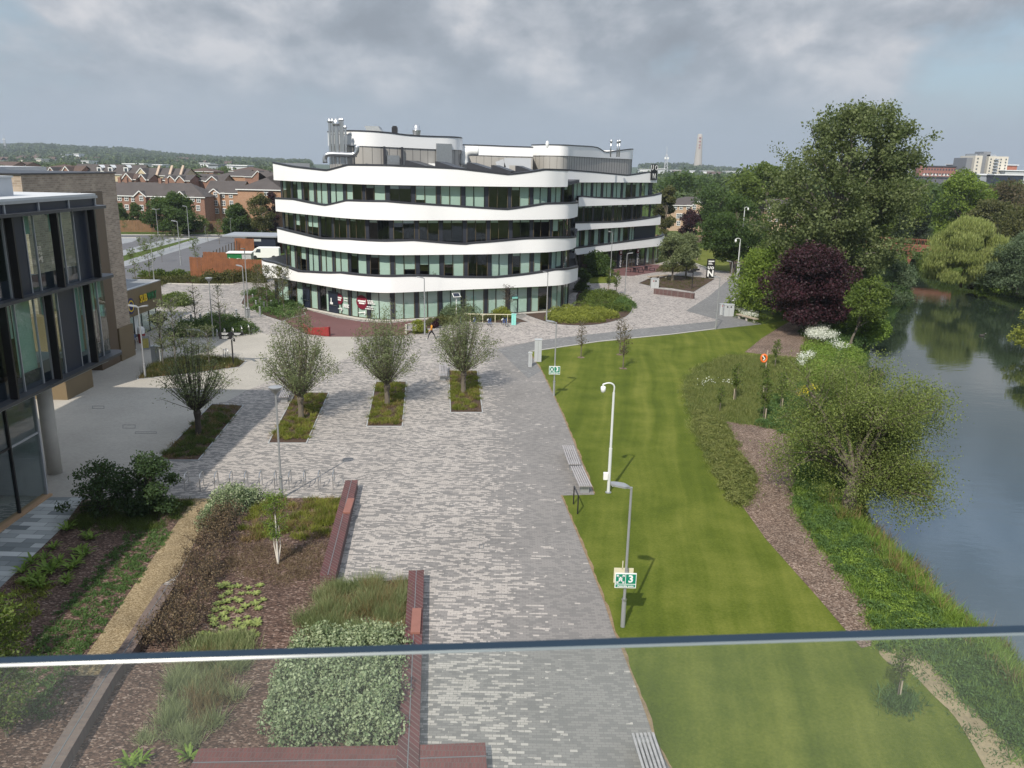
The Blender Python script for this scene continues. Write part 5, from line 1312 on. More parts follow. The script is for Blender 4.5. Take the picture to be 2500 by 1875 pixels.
# blue hire bikes in a rack
t=thing('bike_rack','long pale rail of the hire bike rack in front of the building','bike rack',tuple(G(1180,790)),world=True)
a=G(1133,787);b=G(1254,789); m_=MB(); m_.beam((a.x,a.y,.95),(b.x,b.y,.95),.07,.07); m_.build('rail','rail_cream',t)
for k in range(4): p=a.lerp(b,(k+.5)/4); m_=MB(); m_.beam((p.x,p.y,0),(p.x,p.y,.95),.06); m_.build('post','rail_cream',t)
def bike(frame='blue_bike'):
    t=thing('hire_bike','x','bicycle')
    for y_ in (-.52,.52):
        m_=MB(); n_=20; ring=[Vector((0,y_+.33*math.cos(6.283*i/n_),.34+.33*math.sin(6.283*i/n_))) for i in range(n_)]; m_.tube(ring+[ring[0]],.022,6,cap=False); w_=m_.build('wheel','rubber',t)
        m_=MB()
        for i in range(8): m_.beam((0,y_,.34),ring[(i*n_)//8],.006)
        m_.build('spokes','metal',w_)
    m_=MB(); m_.tube([(0,-.52,.34),(0,-.15,.32),(0,-.28,.85)],.02,6); m_.tube([(0,-.15,.32),(0,.38,.75),(0,-.24,.7)],.024,6); m_.tube([(0,.52,.34),(0,.38,.95)],.022,6); m_.tube([(0,-.52,.34),(0,-.24,.7)],.016,6); m_.build('bike_frame',frame,t)
    m_=MB(); m_.tube([(-.27,.3,1.05),(-.1,.38,1.0),(.1,.38,1.0),(.27,.3,1.05)],.016,6); m_.build('handlebar','black_paint',t)
    m_=MB(); m_.obox((0,-.3,.9),(.14,.25,.06)); m_.build('saddle','black_paint',t)
    m_=MB(); m_.obox((0,-.62,.62),(.05,.4,.14),rx=.5); m_.build('mudguard','white_paint',t)
    return t
BK_=bike()
for k,(x_,y_,lb) in enumerate(((1125,795,'leftmost blue hire bike, half hidden behind the willow'),(1159,795,'second blue hire bike from the left in the rack'),(1195,797,'third blue hire bike from the left in the rack'),(1232,796,'blue hire bike next to the turquoise terminal'))):
    o=BK_ if k==0 else dup(BK_,(0,0,0)); o.location=G(x_,y_); o.rotation_euler=(0,0,.15+.1*k+math.pi); o['label']=lb; o['group']='blue hire bikes'
# ------------------------------------------------------------------ side yard: timber fence compound, kiosk, van
def fence(label,px,h,mat,name='timber_fence',post=True,slat=None,vary=.04):
    P=[G(a,b) for a,b in px]; t=thing(name,label,'fence',tuple(P[0]),world=True)
    m_=MB(); 
    for p,q in zip(P,P[1:]):
        L_=(q-p).length; n=max(1,int(L_/(slat or .28)))
        for i in range(n):
            a=p.lerp(q,i/n); b=p.lerp(q,(i+.93)/n); hh=h+rnd.uniform(-vary,vary)
            off=Vector((0,rnd.choice([0,.02,.04]),0)); m_.beam(a+off+Vector((0,0,hh/2)),b+off+Vector((0,0,hh/2)),.04,hh)
    m_.build('boards',mat,t)
    if post:
        m_=MB()
        for p,q in zip(P,P[1:]):
            m_.beam((p.x,p.y+.08,h*.3),(q.x,q.y+.08,h*.3),.06,.1); m_.beam((p.x,p.y+.08,h*.8),(q.x,q.y+.08,h*.8),.06,.1)
        m_.build('rails',mat,t)
    return t
fence('tall orange timber fence of the yard left of the white building',[(466,680),(560,683),(646,688)],3.1,'fence_orange')
fence('orange timber fence panel inside the yard left of the kiosk',[(499,664),(562,667)],3.1,'fence_orange')
fence('orange timber fence at the back of the yard behind the kiosk',[(575,620),(622,622)],2.9,'fence_orange')
fence('orange timber fence to the right of the dark shed, next to the building',[(655,612),(690,618)],2.9,'fence_orange')
fence('long pale timber fence behind the car park, left stretch',[(288,566),(370,566.5)],2.7,'fence_tan',vary=.05)
fence('brown timber fence behind the car park between the two round trees',[(370,566.5),(560,568)],2.7,'fence_brown',vary=.05)
fence('dark brown timber fence behind the birch at the right end',[(560,568),(680,572)],2.9,'fence_brown',vary=.05)
t=thing('slat_screen','row of dark leaning posts and rails along the yard road','fence',tuple(G(480,675)),world=True)
for k in range(15):
    p=G(478,672).lerp(G(585,618),k/14); m_=MB(); m_.beam((p.x,p.y,0),(p.x+.1,p.y,2.5),.1,.22); m_.build('post','frame_bronze2',t)
kp=G(583,668); ks=thing('green_kiosk','green and grey electrical kiosk with a white roof inside the fenced yard','kiosk',tuple(kp),rz=.12)
m_=MB(); m_.box(-1.9,1.2,-1.3,1.3,0,3.45); b=m_.build('body','green_paint',ks); m_=MB(); m_.box(1.2,1.24,-1.3,1.3,0,3.45); m_.box(1.205,3.2,-1.3,1.3,0,3.45); m_.build('side_body','alu_cab',ks)
m_=MB(); m_.box(-2.1,3.4,-1.5,1.5,3.45,3.6); m_.build('roof','white_paint',ks)
m_=MB(); m_.box(.1,.9,-1.33,-1.30,2.3,2.65); m_.build('label','white_paint',b); m_=MB(); m_.face([(-1.6,-1.33,2.9),(-1.0,-1.33,2.4),(-1.6,-1.33,1.9),(-1.35,-1.33,2.4)]); m_.build('hazard_mark','white_paint',b)
ks.scale=(.68,.8,.92)
sd=thing('dark_shed','dark grey flat roofed shed behind the kiosk','shed',tuple(G(634,620)),rz=.05)
m_=MB(); m_.box(-2.2,3.0,0,7,0,3.1); m_.build('wall','panel_navy',sd); m_=MB(); m_.box(-6.5,3.4,-.4,7.4,3.1,3.35); m_.build('roof','roof_grey',sd); m_=MB(); m_.box(-.9,.4,-.04,0,2.3,2.75); m_.build('notice','alu_cab',sd)
# van
vn=thing('white_van','white van half hidden by the left end of the building','van',tuple(G(648,632)),rz=.12)
m_=MB(); prf=[(-2.4,.35),(-2.45,.95),(-2.1,1.15),(-1.5,1.85),(-1.1,2.0),(2.3,2.0),(2.45,1.9),(2.45,.35)]
k_=len(prf); m_.v=[(x,-.9,z) for x,z in prf]+[(x,.9,z) for x,z in prf]; m_.f=[list(range(k_)),list(range(k_,2*k_))[::-1]]+[[i,(i+1)%k_,k_+(i+1)%k_,k_+i] for i in range(k_)]
b=m_.build('body','white_paint',vn,bevel=.05)
m_=MB(); m_.face([(-1.55,-.91,1.2),(-.6,-.91,1.2),(-.6,-.91,1.8),(-1.2,-.91,1.8)]); m_.face([(-2.13,-.8,1.2),(-2.13,.8,1.2),(-1.52,.75,1.86),(-1.52,-.75,1.86)][::-1]); m_.build('window','glass_far',b)
for x_ in (-1.6,1.6):
    for y_ in (-.86,.86): m_=MB(); m_.tube([(x_,y_-.1,.35),(x_,y_+.1,.35)],.35,14); m_.build('wheel','rubber',vn)
def car(label,p,mat,rz=0,s=1):
    t=thing('parked_car',label,'car',tuple(p),rz=rz); m_=MB()
    prf=[(-2.1,.3),(-2.15,.7),(-1.5,.85),(-.9,1.35),(.7,1.4),(1.4,.95),(2.1,.85),(2.15,.3)]; k_=len(prf)
    m_.v=[(x,-.85,z) for x,z in prf]+[(x,.85,z) for x,z in prf]; m_.f=[list(range(k_)),list(range(k_,2*k_))[::-1]]+[[i,(i+1)%k_,k_+(i+1)%k_,k_+i] for i in range(k_)]
    b=m_.build('body',mat,t,bevel=.06); m_=MB(); m_.face([(-1.4,-.86,.88),(1.25,-.86,.95),(.68,-.86,1.32),(-.88,-.86,1.28)]); m_.build('window','glass_far',b)
    for x_ in (-1.35,1.35):
        for y_ in (-.8,.8): m_=MB(); m_.tube([(x_,y_-.1,.32),(x_,y_+.1,.32)],.32,12); m_.build('wheel','rubber',t)
    return t
car('black parked car in front of the orange brick flats',G(519,559),'car_black',.5)
car('silver parked car behind the timber fence by the small conifers',G(318,560),'car_silver',0)
car('white parked car seen through the trees behind the round green tree',G(1805,612),'white_paint',.2)
# ------------------------------------------------------------------ houses
def windowpart(par,c,w_,h_,n=Vector((0,-1,0)),mat='window_white',glass='glass_far',sub=True):
    rz_=math.atan2(n.y,n.x)+math.pi/2
    m_=MB(); m_.obox(Vector(c)+n*.04,(w_,.1,h_),rz=rz_); f=m_.build('window',mat,par)
    if sub:
        m_=MB()
        for sx in (-1,1):
            for sz in (-1,1): m_.obox(Vector(c)+n*.10+Matrix.Rotation(rz_,3,'Z')@Vector((sx*w_*.22,0,0))+Vector((0,0,sz*h_*.22)),(w_*.34,.02,h_*.34),rz=rz_)
        m_.build('pane',glass,f)
def house(label,pxl,pxr,Y,eave,ridge,dep,wall,roof='tile_roof',hip='',gables=(),wins=(),cat='house',chim=(),base=0,rot=0,name='brick_house',lower=None,wsz=(1.0,1.35)):
    """front wall at distance Y from pxl to pxr; eave/ridge are picture rows at the middle"""
    xm=(pxl+pxr)/2
    a=A(pxl,eave,Y);b=A(pxr,eave,Y); ze=A(xm,eave,Y).z; zr=A(xm,ridge,Y+dep/2).z
    x0,x1=a.x,b.x; t=thing(name,label,cat,((x0+x1)/2,Y,0),world=True); D=dep; ym=Y+D/2
    m_=MB(); m_.box(x0,x1,Y,Y+D,base,ze); 
    hl='l' in hip; hr='r' in hip; il=D/2 if hl else 0; ir=D/2 if hr else 0
    if not hl: m_.face([(x0,Y,ze),(x0,ym,zr-.15),(x0,Y+D,ze)])
    if not hr: m_.face([(x1,Y,ze),(x1,Y+D,ze),(x1,ym,zr-.15)])
    w_=m_.build('wall',wall,t)
    if lower: m_=MB(); m_.box(x0-.01,x1+.01,Y-.03,Y+.02,base,lower); m_.build('render_base','render_cream',t)
    o=.35; m_=MB(); R0=(x0-o+il,ym,zr);R1=(x1+o-ir,ym,zr); e0=(x0-o,Y-o,ze-.05);e1=(x1+o,Y-o,ze-.05);e2=(x1+o,Y+D+o,ze-.05);e3=(x0-o,Y+D+o,ze-.05)
    m_.face([e0,e1,R1,R0]); m_.face([e2,e3,R0,R1])
    if hl: m_.face([e3,e0,R0])
    if hr: m_.face([e1,e2,R1])
    rf=m_.build('roof',roof,t)
    m_=MB(); m_.beam((x0-o,Y-o,ze-.14),(x1+o,Y-o,ze-.14),.1,.2); m_.build('gutter','window_white',t)
    for g_ in gables:
        px,hw,ap=g_[0],g_[1],g_[2]; mt=g_[3] if len(g_)>3 else wall
        c=A(px,eave,Y); za=A(px,ap,Y-1).z; s_=hw*Y/F; gx=c.x; yb=Y+ (za-ze)/(zr-ze)*D/2
        m_=MB(); m_.box(gx-s_,gx+s_,Y-1,Y-.002,base,ze-.1); m_.face([(gx-s_,Y-1,ze-.1),(gx+s_,Y-1,ze-.1),(gx,Y-1,za-.1)]); m_.build('gable',mt,t)
        m_=MB(); m_.face([(gx-s_-.3,Y-1.25,ze-.35),(gx,Y-1.25,za),(gx,yb,za),(gx-s_-.3,Y,ze-.35)][::-1]); m_.face([(gx+s_+.3,Y-1.25,ze-.35),(gx,Y-1.25,za),(gx,yb,za),(gx+s_+.3,Y,ze-.35)]); gr_=m_.build('gable_roof',roof,t)
        m_=MB(); m_.beam((gx-s_-.3,Y-1.27,ze-.3),(gx,Y-1.27,za-.02),.06,.22); m_.beam((gx+s_+.3,Y-1.27,ze-.3),(gx,Y-1.27,za-.02),.06,.22); m_.build('verge_board','window_white',gr_)
    for wx,wy in wins:
        c=A(wx,wy,Y); ong=any(abs(wx-g_[0])<g_[1] for g_ in gables)
        yy=Y-1 if ong else Y; c=A(wx,wy,yy); windowpart(w_,(c.x,c.y-.02,c.z),*wsz)
    for cx_ in chim:
        c=A(cx_,ridge,ym); m_=MB(); m_.box(c.x-.35,c.x+.35,ym-.4,ym+.4,zr-.6,zr+1.1); m_.build('chimney','brick_red',rf)
    return t
house('long red brick terrace with a dark hipped roof behind the round tree',225,498,206,478,445,11,'brick_red',hip='r',gables=((345.6,13,466),(444,13,467)),lower=2.4,
  wins=[(292,484),(309,484),(325.5,486),(345,484),(310,506),(346,507),(373,485),(291,507),(444,486),(470,486),(485,488),(484,508)],chim=(293,309,392,408))
house('orange brick flats with a gabled bay behind the black car',500,585,214,470.5,441,11,'brick_orange',gables=((525.6,12.5,461),),lower=2.3,wins=[(509,476),(526,475),(544,476),(563.5,477),(509.5,495),(527,496),(546,496),(565,496),(510,515),(530,515),(548,515),(566,515)],hip='')
house('plain orange brick block with a dark hipped roof beside the white building',579.5,690,188,462,420,16,'brick_orange',hip='lr',wins=[(650,470)])
house('dark roofed house with three white dormers behind the terrace',170,338,300,425,401,14,'render_cream',roof='tile_roof',gables=((254,12,417,'render_cream'),))
house('yellow gabled row of houses with tan gable walls on its roof',331,450,290,428,410,12,'render_cream',gables=((348,14,410),))
for k,(x_,lb) in enumerate(((383,'left'),(414,'middle'),(441,'right'))):
    p=A(x_,428,289); q=A(x_+7,410,295); m_=MB(); t=thing('gable_parapet','tan parapet wall on the yellow row roof, %s of three'%lb,'wall',(p.x,p.y,0),world=True); m_.beam((p.x,p.y-.2,p.z-.2),(q.x,q.y,q.z+.5),.7,.9); m_.build('wall','brick_pale',t)
for x_,lb in ((245,'left'),(272,'middle'),(310,'right')):
    p=A(x_,412,303); t=thing('dormer_window','%s white dormer on the dark roof behind the terrace'%lb,'dormer',(p.x,p.y,0),world=True)
    m_=MB(); m_.box(p.x-.8,p.x+.8,p.y-1,p.y+1.5,p.z-1.3,p.z+.5); b=m_.build('cheek','window_white',t); m_=MB(); m_.box(p.x-.5,p.x+.5,p.y-1.04,p.y-1,p.z-1,p.z+.2); m_.build('pane','glass_far',b)
    m_=MB(); m_.face([(p.x-1.1,p.y-1.1,p.z+.4),(p.x,p.y-1.1,p.z+1.4),(p.x,p.y+3,p.z+1.4),(p.x-1.1,p.y+2,p.z+.4)]); m_.face([(p.x+1.1,p.y-1.1,p.z+.4),(p.x,p.y-1.1,p.z+1.4),(p.x,p.y+3,p.z+1.4),(p.x+1.1,p.y+2,p.z+.4)]); m_.build('dormer_roof','window_white',t)
H=[('small brick gabled house just above the terrace roof, left',290,330,262,437,423,9,'brick_red','',((313,11,423),)),
('brick house with a gable above the terrace roof, second from left',330,362,265,438,425,9,'brick_red','',((349,9,425),)),
('pair of brick gables above the middle of the terrace roof',395,462,262,440,426,10,'brick_red','',((419,11,429),(442,10,429))),
('low wide dark roof above the flats',460,512,270,440,424,14,'brick_red','lr',()),
('pink brick gabled house above the flats roof',500,545,262,442,426,10,'brick_red','',((521,14,430),)),
('wide dark roofed house with pale gable walls above the flats',530,600,300,429,413,14,'brick_orange','l',()),
('brick house with a tall gable and white arched window by the white building',598,645,290,431,417,12,'brick_red','',((632,13,417),)),
('brown roofed house at the left edge behind the brick block',-40,60,300,424,412,14,'brick_red','lr',()),
('brown roofed house with brick gables behind the brick block',60,160,310,422,408,14,'brick_red','r',((128,9,408),)),
('brick house with a steep gable between two dark roofs',140,190,295,424,404,12,'brick_red','',((165,12,406),)),
('distant red roofed house at the far left edge',-30,30,420,404,394,14,'brick_red','',()),
('distant brick house with small gable beyond the brown roofs',22,62,430,403,395,14,'brick_red','',((40,6,396),)),
('dark roofed house in the distance left of the dormers',110,170,400,409,400,14,'brick_red','lr',()),
('brick house at the foot of the hill behind the yellow row',455,520,380,418,408,14,'brick_red','lr',()),
('brick house with dark roof near the white building in the distance',560,640,360,418,407,14,'brick_orange','lr',())]
for lb,a,b,Y,e,r_,d_,wl,hp,gb in H: house(lb,a,b,Y,e,r_,d_,wl,hip=hp,gables=gb,roof='tile_roof' if rnd.random()<.6 else 'tile_roof_brown')
house('tan flats with white gables seen left of the purple tree',1630,1718,232,500.5,480,13,'brick_tan',gables=((1702,15,491,'brick_tan'),),wins=[(1649,506),(1663,506),(1680,506),(1695,506),(1655,527),(1663,527),(1656,545),(1700,527),(1712,545)],hip='l')
house('tan flats with white gables between the round tree and the big poplar',1866,1962,222,508,486,13,'brick_tan',gables=((1881,10,506),(1938,18,501)),wins=[(1897,517),(1911,517),(1879,514),(1926,516),(1944,517),(1879,535),(1897,535),(1911,535),(1878,557),(1925,540),(1944,540)],lower=2.2)
house('low roof with a long white edge above the left tan flats',1640,1730,330,474,466,20,'far_white',roof='tile_roof')
house('long low brown roof between the trees beyond the round tree',1770,1830,300,484,478,18,'far_white',roof='tile_roof_brown')
house('red brick house peeping between the trees by the poplar',1900,1935,330,476,462,12,'brick_red',gables=((1910,7,466),))
# ------------------------------------------------------------------ far landmarks
pt=A(1700,428,2480); 
t=thing('concrete_tower','tall slender tapering concrete lift tower on the horizon','tower',(pt.x,2480,0),world=True)
ztop=A(1706,327,2480).z; zb=A(1700,432,2480).z
m_=MB(); m_.lathe([(17,zb-20),(13.8,zb+10),(8.4,ztop-26),(7.3,ztop-4),(5,ztop)],(pt.x+2,2480,0),20); b=m_.build('shaft','tower_stone',t,smooth=True)
m_=MB()
for dz in (10,20,30,38): m_.box(pt.x-1.5,pt.x+3.5,2480-9.8,2480-6.5,ztop-dz-3,ztop-dz)
m_.build('slot_window','far_red',b)
def mast(px,top,bot,Y,w0,label):
    p=A(px,bot,Y); zt=A(px+2,top,Y).z; t=thing('lattice_mast',label,'mast',(p.x,Y,0),world=True); m_=MB(); n_=10
    for sx in (-1,1):
        for sy in (-1,1): m_.beam((p.x+sx*w0,Y+sy*w0,p.z-15),(p.x+sx*w0*.25,Y+sy*w0*.25,zt*.75+p.z*.25),.5 if Y<1500 else .8)
    m_.beam((p.x,Y,(zt*.7+p.z*.3)),(p.x,Y,zt),.6)
    for k in range(n_):
        a=k/n_; b=(k+1)/n_; z0=p.z-15+(zt*.75+p.z*.25-p.z+15)*a; z1=p.z-15+(zt*.75+p.z*.25-p.z+15)*b; wa=w0*(1-.75*a); wb=w0*(1-.75*b)
        m_.beam((p.x-wa,Y-wa,z0),(p.x+wb,Y-wb,z1),.4); m_.beam((p.x+wa,Y-wa,z0),(p.x-wb,Y-wb,z1),.4)
    m_.build('lattice','steel_pale',t)
    m_=MB(); z_=zt*.62+p.z*.38
    for s_ in (-1,1): m_.obox((p.x+s_*2,Y-2,z_),(2.5,1,3)); 
    m_.build('antenna','white_paint',t)
mast(1624,358,432,1250,4.0,'pale lattice radio mast left of the lift tower')
mast(13,328,360,2300,3.0,'thin distant mast on the wooded hill at the left edge')
# right skyline
def block(label,pxl,pxr,Y,top,bot,mat,dep=25,cat='building',name='distant_block',roof='roof_dark'):
    a=A(pxl,top,Y);b=A(pxr,top,Y); z=A((pxl+pxr)/2,top,Y).z; zb=A((pxl+pxr)/2,bot,Y).z; zg=0
    t=thing(name,label,cat,((a.x+b.x)/2,Y,0),world=True); m_=MB(); m_.box(a.x,b.x,Y,Y+dep,zg if top!=402 else zb,z); w_=m_.build('wall',mat,t); m_=MB(); m_.box(a.x-1,b.x+1,Y-1,Y+dep+1,z,z+.8); m_.build('roof',roof,t)
    return t,w_,a.x,b.x,z,zb
t,w_,x0,x1,z,zb=block('long red brick flats on the skyline at the right',2250,2345,760,407,433,'far_brick')
for k in range(9): windowpart(w_,(x0+3+k*(x1-x0-6)/8,760-.1,zb+2.2),2.2,1.6,sub=False,mat='window_white')
for k in range(26): windowpart(w_,(x0+2+(k%13)*(x1-x0-4)/12,760-.1,z-2.5-4*(k//13)),1.3,1.5,sub=False,mat='glass_far')
block('taller red brick corner with white roof edge left of the long flats',2246,2256,758,402,433,'far_brick',roof='far_white')
block('grey metal clad hall at the left end of the skyline blocks',2216,2248,765,411,433,'far_grey2')
block('dark grey stair block between the brick flats and the tower',2344,2366,765,408,432,'far_grey')
block('small raised pavilion on the dark stair block',2345,2355,764,402,409,'far_grey',roof='far_white')
block('wide grey roof below the red brick flats',2220,2330,700,433,455,'far_slate',dep=40)
block('orange red roofed block right of the apartment tower',2458,2484,770,404,433,'far_orange',roof='far_white')
block('low pale terrace block at the right edge of the skyline',2455,2540,730,418,433,'far_panel',roof='far_white')
block('black glazed office with white roof line at the right',2428,2500,640,428,456,'panel_navy',roof='far_white')
block('red and grey low office left of the black glazed one',2392,2430,650,428,442,'far_grey2',roof='far_white')
t=thing('apartment_tower','tall cream and grey apartment tower on the right skyline','apartment block',(A(2420,433,740).x,740,0),world=True)
def tb(nm,pxl,pxr,top,mat,y0,y1,zb=A(2420,436,740).z): 
    a=A(pxl,top,740).x;b=A(pxr,top,740).x; z=A((pxl+pxr)/2,top,740).z; m_=MB(); m_.box(a,b,y0,y1,0 if nm!='penthouse' else z-6,z); return m_.build(nm,mat,t),a,b,z,zb
w1,a,b,z,zb=tb('cream_wing',2382,2400,380,'far_cream',740,765)
w2,a2,b2,z2,_=tb('grey_core',2396,2414,375,'far_grey',742,766)
w3,a3,b3,z3,_=tb('cream_wing',2412,2460,382,'far_cream',738,764)
tb('dark_wing',2367,2383,385,'far_grey',744,766); tb('penthouse',2411,2429,370,'far_grey',746,760); tb('penthouse',2392,2442,377,'far_grey2',746,762)
for r_ in range(8):
    for c_ in range(4): windowpart(w3,(a3+2+c_*(b3-a3-4)/3,737.95,z3-2.5-r_*2.55),1.1,1.3,sub=False,mat='glass_far')
    m_=MB(); m_.box(a3+4.5,a3+8.5,736.4,738,z3-3.2-r_*2.55,z3-2.9-r_*2.55); m_.box(a3+4.5,a3+8.5,736.3,736.4,z3-3.2-r_*2.55,z3-2.2-r_*2.55); m_.build('balcony','far_grey2',t)
for r_ in range(6): windowpart(w1,(a+2.5,739.95,z-2.5-r_*3),1.3,1.3,sub=False,mat='glass_far')
# far white and grey halls on both sides
FW=[(300,350,900,401,406,'far_white','white roofed hall behind the dark dormer roof'),(370,395,950,403,407,'far_white','small white hall beyond the yellow row'),(427,450,1500,396,400,'far_white','white houses at the foot of the wooded hill'),(466,480,1500,395,400,'far_cream','white gabled house on the lower hill'),(488,512,1100,399,404,'far_white','white shed roof left of the grey hall'),(508,532,800,403,412,'far_grey2','grey metal hall in the middle distance'),(531,568,850,404,409,'far_white','long white roof right of the grey hall'),(572,602,820,405,412,'far_panel','pale industrial unit near the white building'),(1562,1600,1300,414,418,'far_white','white industrial roof at the foot of the radio mast'),(1600,1622,1100,413,424,'far_panel','pale industrial hall beside the radio mast'),(1637,1662,1500,416,419,'far_white','long white roof between the mast and the lift tower'),(1681,1696,1550,417,420,'far_white','white roof left of the lift tower base'),(1715,1740,1500,418,421,'far_white','white roof right of the lift tower base'),(1772,1812,1400,419,424,'far_panel','pale hall right of the lift tower'),(200,216,1000,394,399,'far_white','white house among the hillside trees'),(88,100,1200,389,394,'far_cream','pale house on the lower hillside at the left'),(180,192,1600,376,379,'far_white','white house high on the wooded hill'),(150,160,1600,377,380,'far_white','second white house high on the wooded hill')]
for a,b,Y,t_,b_,mt,lb in FW: block(lb,a,b,Y,t_,b_+1,mt,dep=20,name='distant_hall',roof='far_white' if mt!='far_grey2' else 'far_grey')
# ------------------------------------------------------------------ rust coloured footbridge
br=thing('footbridge','rust red steel footbridge over the river in the distance','bridge',(A(2200,600,158).x,158,0),world=True)
a=A(2085,603,163);b=A(2340,608,153); zd=A(2210,597,158).z; zl=A(2210,612,158).z
a.z=b.z=(zd+zl)/2
m_=MB(); m_.beam(a,b,.25,zd-zl); m_.build('girder','rust_steel',br); o_=Vector((.2,2.6,0)); m_=MB(); m_.beam(a+o_,b+o_,.25,zd-zl); m_.build('girder','rust_steel',br)
m_=MB(); m_.beam(a+o_/2+Vector((0,0,.1)),b+o_/2+Vector((0,0,.1)),2.4,.2); m_.build('deck','concrete',br)
for o2 in (Vector((0,0,0)),o_):
    m_=MB(); m_.beam(a+o2+Vector((0,0,1.6)),b+o2+Vector((0,0,1.6)),.08); n_=26
    for k in range(n_+1): p=a.lerp(b,k/n_)+o2; m_.beam(p+Vector((0,0,.5)),p+Vector((0,0,1.6)),.06)
    m_.build('railing','rust_steel',br)
    p=A(2224,612,157)+o2; q=Vector((p.x-.8,p.y,-1.2)); m_=MB(); m_.beam((p.x,p.y,zl+.1),q,.8,.9); m_.build('pier','rust_steel',br)
# railway style low wall and fence beyond the rear wing
t=thing('low_wall','long low pink wall with a dark fence beyond the rear wing lawn','wall',tuple(A(1660,580,190)),world=True)
a=A(1600,583,195);b=A(1735,590,195); m_=MB(); m_.beam((a.x,195,.75),(b.x+30,195,.75),.3,1.5); m_.build('wall_body','wall_brown',t); m_=MB(); m_.beam((a.x,195,1.56),(b.x+30,195,1.56),.5,.12); m_.build('coping','terracotta_pale',t)
sheet('far_lawn',[(1600,645),(1640,636),(1696,642),(1739,660),(1793,666),(1815,664),(1830,650),(1820,628),(1740,608),(1690,606),(1620,614)],'lawn_pale',.012)
sheet('far_lawn_bed',[(1780,640),(1800,636),(1822,642),(1824,655),(1796,660),(1782,652)],'soil',.02)
sheet('side_path',[(2240,612),(2290,613),(2360,612),(2360,608),(2240,606)],'kerb',.01)
# ------------------------------------------------------------------ trees and plants
def limb(m_,a,b,r0,r1,rng,sag=.12,n=4,sides=5):
    a=np.array(a,float);b=np.array(b,float); L_=np.linalg.norm(b-a); j=rng.normal(size=3)*L_*sag*.5
    pts=[];rr=[]
    for i in range(n+1):
        t=i/n; p=a*(1-t)+b*t+j*math.sin(t*math.pi); p[2]+=L_*sag*math.sin(t*math.pi)*.6; pts.append(p); rr.append(r0+(r1-r0)*t)
    m_.tube(pts,rr,sides,cap=False)
def envr(shape,t):
    if shape=='round': return math.sqrt(max(0,1-(2*t-1)**2))
    if shape=='egg': return math.sqrt(max(0,1-(abs(t-.38)/(.62 if t>.38 else .38))**2.2))
    if shape=='cone': return (1-t)*.95+.05
    if shape=='column': return min(1,(1-abs(2*t-1)**3))*.9
    if shape=='dome': return math.sqrt(max(0,1-(max(0,t-.2)/.8)**2))*(.75+.25*min(1,t/.2))
    return 1
